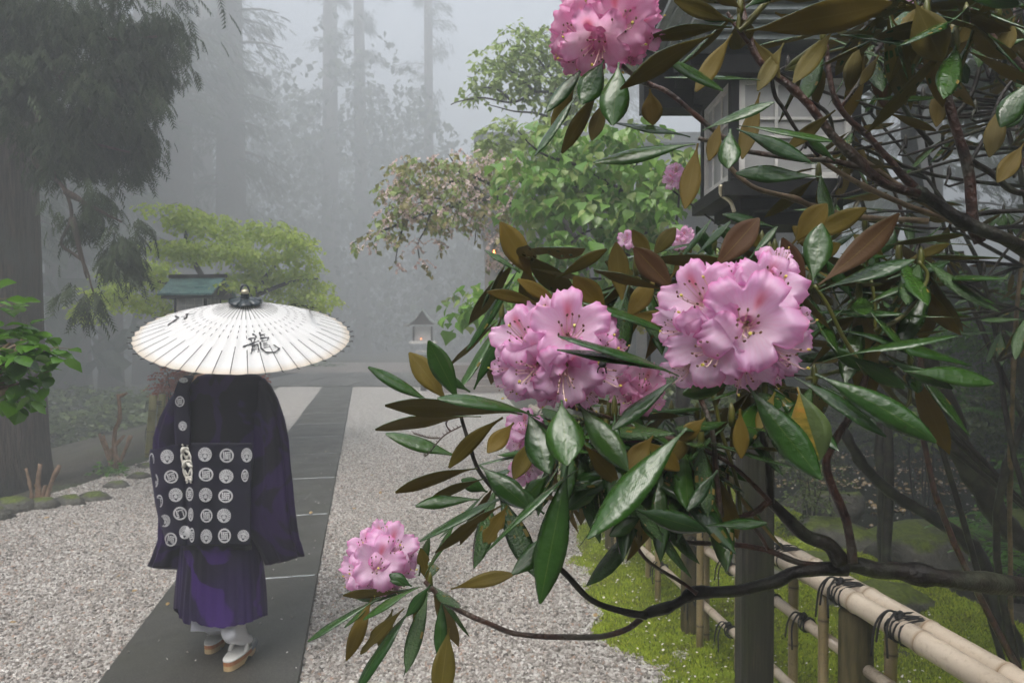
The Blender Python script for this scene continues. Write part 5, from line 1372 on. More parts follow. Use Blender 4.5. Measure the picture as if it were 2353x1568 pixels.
# pleated skirt
def hemY(X): return interp([(398, 1394), (420, 1424), (436, 1437), (440, 1424), (470, 1438), (510, 1442), (560, 1433), (600, 1417), (616, 1411)], X)
rings = []
n = 150
for i in range(15):
    f = i / 14
    ring = []
    for k_ in range(n):
        a = 2 * PI * k_ / n; ca, sa = math.cos(a), math.sin(a)
        ex = abs(ca) ** .86 * (1 if ca > 0 else -1); ey = abs(sa) ** .86 * (1 if sa > 0 else -1)
        xl = lerp(416, 400, f ** 0.8); xr = lerp(598, 614, f ** 0.8)
        X = (xl + xr) / 2 + (xr - xl) / 2 * ex
        Y = lerp(1235, hemY(X), f)
        p_ = Q(X, Y, lerp(.155, .185, f) * ey)
        pl_ = ((a * 30 / (2 * PI)) % 1.0)
        pl_ = (pl_ if pl_ < .75 else (1 - pl_) * 3)
        fl = 0.013 * (0.2 + 0.8 * f) * (pl_ - .4) + 0.018 * f * noise.noise(V((ca * 2, sa * 2, f)))
        ring.append(p_ + V((ex, ey, 0)) * fl)
    rings.append(ring)
MB().loft(rings, cap=False).build('pleated_skirt', M['skirt'], monk)
o = cloth_loft('under_hem', [(1400, 440, 540, .10, .02), (1449, 438, 545, .105, .02)], M['grey_hem'], fold=0.002, cap=False).build('under_kimono_hem', M['grey_hem'], monk)
cloth_loft('collar', [(846, 478, 572, .05, 0.0), (858, 470, 584, .07, 0), (864, 470, 588, .08, 0)], M['vinyl'], fold=0.001).build('collar', M['white_cloth'], monk, label='pale inner collar showing under the umbrella rim')
# sash
def kesa_xl(Y): return interp([(1000, 347), (1035, 342), (1055, 343), (1100, 350), (1150, 356), (1200, 366), (1225, 371), (1256, 380)], Y)
def kesa_dy(X, Y):
    xl = kesa_xl(Y)
    if X < 428:
        t_ = min(1, max(0, (X - xl) / (428 - xl)))
        d = 0.03 - 0.195 * (t_ * (2 - t_)) ** 0.5
    else: d = -0.165 - 0.03 * min(1, (X - 428) / 30)
    d += 0.016 * math.exp(-((X - 429) / 8.0) ** 2)
    d += 0.008 * noise.noise(V((X * 0.03, Y * 0.012, 0))) + 0.004 * math.sin(X * 0.07 + Y * 0.02)
    if X > 560: d += 0.02 * ((X - 560) / 20) ** 2 * 0.3
    return d
def kesa_pt(X, Y, off=0.0): return Q(X, Y, kesa_dy(X, Y) - off)
mb = MB(); R_, C_ = 48, 110
for i in range(R_ + 1):
    for j in range(C_ + 1):
        f = i / R_; u_ = j / C_
        Y = lerp(1017, 1252, f)
        xl, xr = kesa_xl(Y), lerp(579, 574, f)
        X = lerp(xl, xr, u_)
        Ya = Y + (lerp(14, 0, ss(xl, 430, X)) * (1 - f) if True else 0)
        mb.v.append(Q(X, Ya, kesa_dy(X, Y)))
for i in range(R_):
    for j in range(C_):
        a = i * (C_ + 1) + j; mb.f.append((a, a + 1, a + C_ + 2, a + C_ + 1)); mb.m.append(0)
ks = mb.build('crest_sash', M['kesa'], monk)
so = ks.modifiers.new('thick', 'SOLIDIFY'); so.thickness = 0.006; so.offset = 1
# shoulder strap
mb = MB(); ST = [(862, 424, 446, -.02), (868, 416, 443, -.075), (878, 408, 438, -.115), (900, 400, 434, -.145), (940, 400, 435, -.158), (980, 400, 437, -.166), (1022, 402, 438, -.175)]
def strap_dy(Y): return interp([(r_[0], r_[3]) for r_ in ST], Y)
sm_rows = []
for k_ in range(25):
    Y = lerp(862, 1022, k_ / 24); xl = interp([(r_[0], r_[1]) for r_ in ST], Y); xr = interp([(r_[0], r_[2]) for r_ in ST], Y)
    sm_rows.append([Q(lerp(xl, xr, j / 6), Y, strap_dy(Y) + 0.02 * (1 - j / 6) ** 2) for j in range(7)])
mb.loft(sm_rows, closed=False, cap=False)
st = mb.build('sash_strap', M['kesa'], monk); so = st.modifiers.new('thick', 'SOLIDIFY'); so.thickness = 0.005; so.offset = 1
def crest(X, Y, rx, ry, typ, rot=0.0, surf=None, clip=None):
    surf = surf or (lambda x, y, o: kesa_pt(x, y, o))
    cr, sr = math.cos(rot), math.sin(rot)
    def mp(p_, q_, off):
        x = p_ * cr - q_ * sr; y = p_ * sr + q_ * cr
        xx = X + x * rx
        if clip is not None: xx = min(xx, clip)
        return surf(xx, Y + y * ry, off)
    T_ = MB()
    def poly_ring(r0, r1, off, n_=28, a0=0, a1=2 * PI, mi=0):
        vs = []
        for k_ in range(n_ + 1):
            a = lerp(a0, a1, k_ / n_)
            vs += [mp(r0 * math.cos(a), r0 * math.sin(a), off), mp(r1 * math.cos(a), r1 * math.sin(a), off)]
        T_.add(vs, [(2 * k_, 2 * k_ + 1, 2 * k_ + 3, 2 * k_ + 2) for k_ in range(n_)], mi)
    def rect(x0, y0, x1, y1, off, mi=0):
        T_.add([mp(x0, y0, off), mp(x1, y0, off), mp(x1, y1, off), mp(x0, y1, off)], [(0, 1, 2, 3)], mi)
    if typ == 'A':
        poly_ring(0.76, 1.0, 0.005)
        rect(-.54, -.54, .54, .54, 0.005)
        g_ = 0.055   # dark gaps that draw the cross with bent arms
        for (x0, y0, x1, y1) in ((-.30, -.54, -.30, -.12), (.30, .12, .30, .54), (.12, -.30, .54, -.30), (-.54, .30, -.12, .30), (0.0, -.42, 0.0, -.1), (0.0, .1, 0.0, .42), (-.42, 0, -.1, 0), (.1, 0, .42, 0)):
            rect(x0 - g_ * .7, y0 - (g_ * .7 if y0 == y1 else 0), x1 + g_ * .7, y1 + (g_ * .7 if y0 == y1 else 0), 0.0062, 1)
    else:
        poly_ring(0.0, 1.0, 0.005)
        for k_ in range(13):
            a = PI + PI * k_ / 12 - 0.0
            a = -PI * 1.18 + PI * 1.36 * k_ / 12
            x0, y0, x1, y1 = .52 * math.cos(a), .52 * math.sin(a) + .05, .93 * math.cos(a), .93 * math.sin(a)
            nx_, ny_ = -math.sin(a) * .028, math.cos(a) * .028
            T_.add([mp(x0 - nx_, y0 - ny_, .0062), mp(x1 - nx_, y1 - ny_, .0062), mp(x1 + nx_, y1 + ny_, .0062), mp(x0 + nx_, y0 + ny_, .0062)], [(0, 1, 2, 3)], 1)
        for pts in ([(-.4, .05), (-.14, .05), (-.14, -.02), (-.06, -.1), (-.06, -.16), (-.2, -.06), (-.44, -.04)], [(.4, .05), (.14, .05), (.14, -.02), (.06, -.1), (.06, -.16), (.2, -.06), (.44, -.04)], [(-.42, .0), (-.30, .02), (-.24, .5), (-.3, .5)], [(.42, .0), (.30, .02), (.24, .5), (.3, .5)], [(-.3, .48), (.3, .48), (.0, .86)]):
            T_.add([mp(a_, b_, .0062) for a_, b_ in pts], [tuple(range(len(pts)))], 1)
    return T_.build('crest', [M['crest'], M['crest_line']], monk, smooth=False)
def c4(x, y): return (.5105 * x, 767.5 + .5105 * y)
for (x, y, rx, ry, ty, ro) in ((682, 565, 12, 32, 'A', -.1), (752, 550, 30, 32, 'B', 0), (770, 640, 32, 30, 'A', -.3), (790, 722, 31, 31, 'B', -.1), (810, 805, 31, 30, 'A', -.25), (832, 890, 26, 30, 'B', .15), (768, 922, 28, 31, 'A', .2), (742, 838, 24, 28, 'B', .15),
                             (717, 750, 16, 29, 'A', .2), (700, 658, 12, 30, 'B', .05), (922, 540, 31, 32, 'B', 0), (1020, 545, 32, 32, 'A', 0), (1110, 543, 25, 32, 'B', 0), (927, 630, 33, 31, 'A', 0), (1018, 638, 32, 31, 'B', 0), (925, 722, 30, 32, 'B', 0), (1015, 727, 33, 30, 'A', .05), (929, 815, 27, 31, 'A', 0),
                             (1008, 815, 31, 32, 'B', .05), (928, 908, 26, 32, 'B', 0), (1010, 905, 29, 33, 'A', 0), (853, 718, 17, 31, 'A', 0), (858, 810, 12, 30, 'B', 0), (863, 902, 12, 33, 'A', 0), (1095, 905, 26, 26, 'B', .1), (1102, 635, 16, 28, 'A', 0)):
    X, Y = c4(x, y); crest(X, Y, rx * .5105, ry * .5105, ty, ro)
def strap_pt(x, y, off):
    xl = interp([(r_[0], r_[1]) for r_ in ST], y); xr = interp([(r_[0], r_[2]) for r_ in ST], y)
    j = min(1, max(0, (x - xl) / (xr - xl)))
    return Q(x, y, strap_dy(y) + 0.02 * (1 - j) ** 2 - off)
for (x, y, rx, ry, ty, ro) in ((826, 206, 20, 12, 'B', -.5), (809, 302, 21, 24, 'A', 0), (822, 412, 19, 21, 'B', 0)):
    X, Y = c4(x, y); crest(X, Y, rx * .5105, ry * .5105, ty, ro, strap_pt)
# white knotted cord
def kc(x, y, o_=0.012):
    X, Y = c4(380 / .574 * 0 + x, y); return kesa_pt(X, Y, o_)
mb = MB()
def knot(cx_, cy_, r_, seed):
    r = random.Random(seed)
    for k_ in range(5):
        pts = []
        for a in range(11):
            t_ = a / 10 * 2 * PI
            pts.append(kc(cx_ + r_ * math.sin(t_ + k_) * (0.9 + .2 * r.random()), cy_ + r_ * 0.95 * math.sin(2 * t_ + k_ * 1.3) * .8, 0.012 + 0.008 * math.cos(3 * t_ + k_)))
        mb.tube(smooth_path(pts, 2), 0.0042, 6)
knot(832, 520, 15, 1); knot(842, 582, 20, 2); knot(850, 648, 12, 3)
for ln in ([(822, 528), (816, 548), (822, 580)], [(848, 528), (857, 548), (857, 575)], [(824, 600), (828, 625), (840, 650)], [(860, 600), (863, 625), (858, 648)], [(836, 545), (840, 556), (846, 548)], [(825, 500), (818, 494)], [(842, 500), (848, 494)], [(845, 660), (840, 668)], [(856, 660), (860, 668)], [(824, 535), (840, 560), (852, 535)], [(830, 610), (845, 632), (856, 610)]):
    mb.tube(smooth_path([kc(*q_) for q_ in ln], 4), 0.0042, 6)
mb.build('knotted_cord', M['white_cord'], monk, label='white braided cord knotted in three knots')
# feet in white tabi, sandals
def foot(ank, heel, ball, toe, shin, lab=None):
    w = skin_mesh('tabi_sock', [shin, ank, heel, ball, toe, shin.lerp(ank, .5)], [(0, 5), (5, 1), (1, 2), (1, 3), (3, 4)], [.050, (.045, .042), (.047, .042), (.048, .032), (.036, .021), .045], M['white_cloth'], monk, 1)
    return w
def sandal(c, ang, tilt, toe_cover=False):
    Rz = Matrix.Rotation(ang, 3, 'Z'); Rx = Matrix.Rotation(tilt, 3, 'X')
    def q(x, y, z): return V(c) + Rz @ (Rx @ V((x, y, z)))
    out = []
    L, W = 0.25, 0.043
    for k_ in range(28):
        a = 2 * PI * k_ / 28; x = W * abs(math.cos(a)) ** .7 * (1 if math.cos(a) > 0 else -1); y = L / 2 * abs(math.sin(a)) ** .8 * (1 if math.sin(a) > 0 else -1) + L / 2
        out.append((x * (0.92 + .12 * math.sin(y / L * 3)), y))
    root = None
    for nm, z0, z1, m, e in (('sole', 0.0, 0.024, 'sole', .97), ('cork_layer', 0.0245, 0.043, 'cork', .985), ('insole', 0.0435, 0.049, 'vinyl', 1.0)):
        mb = MB()
        def rz_(y, z): return z + (0.02 * ss(0.35, .45, y / L) * (1 - ss(.55, .65, y / L)) if z == 0.0 else 0)
        mb.loft([[q(x * e, (y - L / 2) * e + L / 2, rz_(y, z0)) for x, y in out], [q(x * e, (y - L / 2) * e + L / 2, z1) for x, y in out]])
        mb.build(nm if root is None else nm, M[m], monk, smooth=False)
    for s_ in (-1, 1):
        mb = MB(); pts = smooth_path([q(s_ * .040, L * .42, .048), q(s_ * .036, L * .5, .072), q(s_ * .018, L * .66, .082), q(0, L * .78, .07)], 4)
        mb.tube(pts, [.010, .010, .0105] + [.010] * (len(pts) - 3), 8); mb.build('strap', M['vinyl'], monk)
    if toe_cover:
        mb = MB(); rows = []
        for i in range(7):
            y = L * (.62 + .40 * i / 6); h = .065 * math.cos(i / 6 * PI / 2 * .95) ** .6; w_ = W * 1.06 * (1 - .35 * (i / 6) ** 2)
            rows.append([q(w_ * math.cos(a), y, .03 + h * math.sin(a)) for a in [PI * k_ / 10 for k_ in range(11)]])
        mb.loft(rows, closed=False, cap=False); mb.build('toe_cover', M['toe_cover'], monk)
    return q
# forward foot (flat) and rear foot with lifted heel
g1 = G(478, 1503, 0.036); q1 = sandal((g1.x, g1.y + 0.0, 0.036), 0.02, 0.0)
foot(q1(0, .05, .105), q1(0, .03, .075), q1(0, .16, .075), q1(0, .22, .066), q1(0.004, .06, .27))
g2 = G(520, 1543, 0.04); q2 = sandal((g2.x, g2.y, 0.04), -0.10, 0.0, True)
foot(q2(0.0, .050, .175), q2(-.008, .004, .140), q2(.004, .15, .08), q2(.006, .20, .07), q2(0.0, .10, .30))

# ================================================================== umbrella
UT = thing('paper_umbrella', UC, 'white oiled-paper umbrella with black calligraphy and a black cap held over the monk', 'umbrella')
NR = 44
def us(r_, th, off=0.0):
    """point on the canopy; r_ 0..1 of the rim radius"""
    h = UH * max(0.0, 1 - r_) ** 0.96 + off
    return UC + uu * (UR * r_ * math.cos(th)) + uw * (UR * r_ * math.sin(th)) + un * h
mb = MB(); vs = []; cols = []
RR = [0.03, .1, .2, .3, .4, .5, .6, .7, .8, .88, .95, .985, 1.0]
SEG = NR * 6
for r_ in RR:
    for k_ in range(SEG):
        th = 2 * PI * k_ / SEG; ph = (k_ % 6) / 6
        dip = -0.0085 * math.sin(PI * ph) * r_
        edge = 1 - (0.013 * math.sin(PI * ph) if r_ == 1.0 else 0)
        crk = 0.0025 * noise.noise(V((th * 9, r_ * 6, 0))) * r_
        vs.append(us(r_ * edge, th, dip + crk)); cols.append((r_, 0, 0, 1))
nR = len(RR)
mb.add(vs, [(i * SEG + k_, i * SEG + (k_ + 1) % SEG, (i + 1) * SEG + (k_ + 1) % SEG, (i + 1) * SEG + k_) for i in range(nR - 1) for k_ in range(SEG)], 0, cols)
mb.build('canopy', M['paper'], UT)
for i in range(NR):
    th = 2 * PI * i / NR; mb = MB()
    tdir = (-math.sin(th), math.cos(th))
    def strip_(r0, r1, w, off=0.0016):
        side = uu * tdir[0] + uw * tdir[1]; n_ = 4
        rows = [[us(lerp(r0, r1, k_ / n_), th, off) - side * w, us(lerp(r0, r1, k_ / n_), th, off + .001), us(lerp(r0, r1, k_ / n_), th, off) + side * w] for k_ in range(n_ + 1)]
        mb.loft(rows, closed=False, cap=False)
    strip_(0.08, 0.30, 0.0013); strip_(0.385, 0.415, 0.0016); strip_(0.455, 0.485, 0.0016); strip_(0.53, 0.565, 0.0017); strip_(0.70 + 0.03 * math.sin(i * 2.3), 1.0, 0.0017)
    mb.tube([us(0.05, th, -.014), us(.5, th, -.013), us(.98, th, -.009), us(1.035, th, -.001)], [.003, .003, .0026, .0022], 5)
    mb.build('rib', M['cane'], UT)
for i in range(0, NR, 2):
    th = 2 * PI * i / NR; MB().tube([us(.52, th, -.016), UC - un * 0.10 + (uu * math.cos(th) + uw * math.sin(th)) * .02], .002, 4).build('stretcher', M['bamboo_old'], UT)
pole('shaft', UC + un * (UH + 0.01), UC - un * 0.72, 0.0105, M['bamboo_old'], UT, 0.2)
# cap: leather flaps
for i in range(6):
    a0 = 2 * PI * i / 6 - PI / 2; mb = MB(); rows = []
    for k_, r_ in enumerate((0.035, .08, .12, .155)):
        wd = (.55, .50, .50, .44)[k_] * (1.05)
        rows.append([us(r_ * (1 + .05 * math.cos(j * 3)), a0 + wd * j, .020 - .010 * k_ / 3 + .012 * (1 - abs(j)) * (k_ / 3)) for j in (-1, -.5, 0, .5, 1)])
    mb.loft(rows, closed=False, cap=False); o = mb.build('cap_flap', M['lacquer'], UT)
    so = o.modifiers.new('thick', 'SOLIDIFY'); so.thickness = 0.003
top = UC + un * (UH + .012)
mb = MB(); mb.tube([top + un * z for z in (-.012, .0, .010, .018, .024)], [.030, .024, .0185, .019, .016], 16); mb.build('cap_collar', M['lacquer'], UT)
mb = MB(); mb.tube([top + un * z for z in (.024, .034, .040, .043)], [.0185, .0195, .017, .006], 16); mb.build('finial', M['brass'], UT)
mb = MB(); pts = [top + un * (.028 + .036 * math.sin(t_)) + uu * (.020 * math.cos(t_)) for t_ in [PI * k_ / 10 for k_ in range(11)]]
mb.tube(pts, [.0045] * 11, 6); mb.build('hanging_loop', M['lacquer'], UT)
# brush writing lies on the paper
def on_paper(X, Y):
    o_ = V((0, 0, CAM_H)); dr = P(X, Y, 1.0) - o_
    prev = None
    for k_ in range(400):
        t_ = 2.7 + 1.4 * k_ / 400; p_ = o_ + dr * t_; q = p_ - UC
        h = q.dot(un); rho = (q - un * h).length / UR
        f = h - UH * max(0.0, 1 - rho) ** 0.96
        if rho <= 1.0 and prev is not None and f <= 0 < prev: return p_ + un * 0.0022
        prev = f if rho <= 1.02 else None
    return o_ + dr * 3.4
def stroke(mb, pts, w):
    pts = [(302.3 + .2268 * x, 622.5 + .2268 * y) for x, y in pts]
    n_ = 4; fine = []
    for a, b in zip(pts, pts[1:]):
        for k_ in range(n_): fine.append((lerp(a[0], b[0], k_ / n_), lerp(a[1], b[1], k_ / n_)))
    fine.append(pts[-1]); L_, R2 = [], []
    for i, (x, y) in enumerate(fine):
        a, b = fine[max(0, i - 1)], fine[min(len(fine) - 1, i + 1)]
        dx, dy = b[0] - a[0], b[1] - a[1]; l = math.hypot(dx, dy) or 1
        t_ = i / (len(fine) - 1); ww = w * .2268 * .5 * (1.15 - .5 * t_ + .25 * math.sin(i * 1.7)) * (0.75 if i in (0, len(fine) - 1) else 1)
        L_.append(on_paper(x - dy / l * ww, y + dx / l * ww)); R2.append(on_paper(x + dy / l * ww, y - dx / l * ww))
    mb.loft([[a, b] for a, b in zip(L_, R2)], closed=False, cap=False)
DRAGON = [([(1222, 640), (1266, 662)], 16), ([(1178, 692), (1270, 672)], 13), ([(1205, 700), (1224, 728)], 13), ([(1252, 684), (1236, 724)], 13), ([(1125, 772), (1200, 742), (1292, 708)], 15), ([(1226, 748), (1222, 790), (1208, 842)], 17), ([(1226, 756), (1278, 745), (1286, 790), (1280, 828)], 15), ([(1236, 778), (1274, 770)], 9), ([(1230, 800), (1276, 792)], 9),
          ([(1296, 620), (1306, 672)], 18), ([(1310, 652), (1350, 642)], 13), ([(1298, 684), (1390, 676), (1368, 712)], 13), ([(1310, 712), (1362, 706)], 10), ([(1302, 718), (1312, 785), (1362, 826), (1450, 826), (1500, 788), (1436, 748)], 15), ([(1330, 738), (1376, 728)], 9), ([(1332, 758), (1388, 748)], 9), ([(1334, 780), (1402, 770)], 9)]
mb = MB()
for p_, w in DRAGON: stroke(mb, p_, w)
mb.build('calligraphy_character', M['ink'], UT, smooth=False, label='large brushed dragon character')
mb = MB()
for p_, w in (([(365, 552), (425, 508), (482, 476)], 12), ([(438, 462), (482, 470)], 14), ([(500, 468), (545, 458)], 5), ([(528, 487), (555, 478), (568, 436)], 16), ([(545, 446), (582, 430)], 9), ([(560, 450), (655, 424)], 4)): stroke(mb, p_, w)
mb.build('calligraphy_character', M['ink'], UT, smooth=False)
mb = MB()
for p_, w in (([(1610, 342), (1684, 328)], 9), ([(1660, 332), (1648, 348), (1705, 352)], 9), ([(1715, 346), (1750, 358), (1790, 344)], 9), ([(1740, 342), (1735, 356)], 8), ([(1768, 362), (1800, 388), (1836, 392)], 9), ([(1800, 368), (1880, 372)], 7), ([(1830, 360), (1858, 380)], 7)): stroke(mb, p_, w)
mb.build('calligraphy_character', M['ink'], UT, smooth=False)

# ================================================================== rhododendron in front
Bush = thing('rhododendron', (1.35, 1.3, 0), 'flowering rhododendron with wet dark leaves and big pink trusses filling the near view', 'shrub')
def leaf_mesh(P0, P1, n, W, bow, rnd, seed=0, chew=False, petiole=0.09, curl=0.22, nt=11, closed_tip=False):
    """broad leaf with thickness; n = direction of its upper face"""
    r = random.Random(seed); L = (P1 - P0).length
    Pm = (P0 + P1) / 2 + bow
    js = (-1, -.55, 0, .55, 1)
    top, bot, cols = [], [], []
    ph = r.uniform(0, 6); cx0 = r.uniform(.3, .8)
    twst = r.uniform(-.7, .7); n_base = n; wav = r.uniform(.03, .09); curl *= r.uniform(.5, 1.6)
    for i in range(nt + 1):
        t_ = i / nt
        n = Matrix.Rotation(twst * (t_ - .4), 3, (P1 - P0).normalized()) @ n_base
        p_ = P0 * (1 - t_) ** 2 + Pm * (2 * t_ * (1 - t_)) + P1 * t_ ** 2
        tg = ((Pm - P0) * (1 - t_) + (P1 - Pm) * t_).normalized()
        s_ = tg.cross(n).normalized(); nn = s_.cross(tg)
        u_ = max(0, (t_ - petiole) / (1 - petiole))
        w = W * (math.sin(PI * u_ ** 1.22) ** 0.8 if 0 < u_ < 1 else 0)
        w = max(w, 0.0014)
        for j in js:
            jj = j
            if chew and j in (-1, 1) and abs(t_ - cx0) < .08: jj = j * .62
            z = -curl * w * jj * jj - (0.07 * w if j == 0 else 0) + wav * w * math.sin(11 * t_ + ph + 2 * jj) * abs(jj)
            top.append(p_ + s_ * (w * jj) + nn * z)
            bot.append(p_ + s_ * (w * jj * .985) + nn * (z - 0.0008 - (0.0007 if j == 0 else 0)))
            cols.append((jj * .5 + .5, t_, rnd, 1))
    m = len(js); vs = top + bot; nv = len(top); fs, mi = [], []
    for i in range(nt):
        for k_ in range(m - 1):
            a, b, c_, d_ = i * m + k_, i * m + k_ + 1, (i + 1) * m + k_ + 1, (i + 1) * m + k_
            fs.append((a, b, c_, d_)); mi.append(0); fs.append((nv + d_, nv + c_, nv + b, nv + a)); mi.append(1)
        fs.append((i * m, (i + 1) * m, nv + (i + 1) * m, nv + i * m)); mi.append(0)
        fs.append((i * m + m - 1, nv + i * m + m - 1, nv + (i + 1) * m + m - 1, (i + 1) * m + m - 1)); mi.append(0)
    return vs, fs, mi, cols + cols
camp = V((0, 0, CAM_H))
LEAFCOUNT = [0]
def tleaf(x0, y0, x1, y1, w, side='T', d=0.85, dd=None, bow=0.0, mt=None, mb_=None, chew=False):
    """leaf traced from base to tip; w = apparent width; dd = how much farther (+) or nearer (-) the tip is"""
    LEAFCOUNT[0] += 1; sd = LEAFCOUNT[0]; r = random.Random(sd * 13)
    Lp = math.hypot(x1 - x0, y1 - y0) / F * d
    if dd is None: dd = r.uniform(-.25, .12) * Lp
    P0, P1 = P(x0, y0, d), P(x1, y1, d + dd)
    mid = (P0 + P1) / 2; v = (mid - camp).normalized(); a = (P1 - P0).normalized(); L = (P1 - P0).length
    n0 = -(v - a * v.dot(a)).normalized(); s_ = a.cross(n0)
    wapp = w / F * d / 2; W = max(wapp * .94, 0.112 * L)
    cph = min(1.0, wapp / W); sph = math.sqrt(1 - cph * cph)
    cand = [n0 * cph * (1 if side == 'T' else -1) + s_ * sph * q for q in (1, -1)]
    n = max(cand, key=lambda q: q.z)
    # bow in the picture plane, positive = sagging
    im = a.cross(v).normalized(); im = im if im.z > 0 else -im
    bw = im * (-bow / F * d) + (-n) * 0.0 + n * (L * 0.05)
    vs, fs, mi, cols = leaf_mesh(P0, P1, n, W, bw, r.random(), sd, chew)
    mb = MB(); mb.add(vs, fs, mi, cols)
    mb.build('leaf', [M[mt or 'leaf_top'], M[mb_ or 'leaf_bot']], Bush)
exec_leaves = []
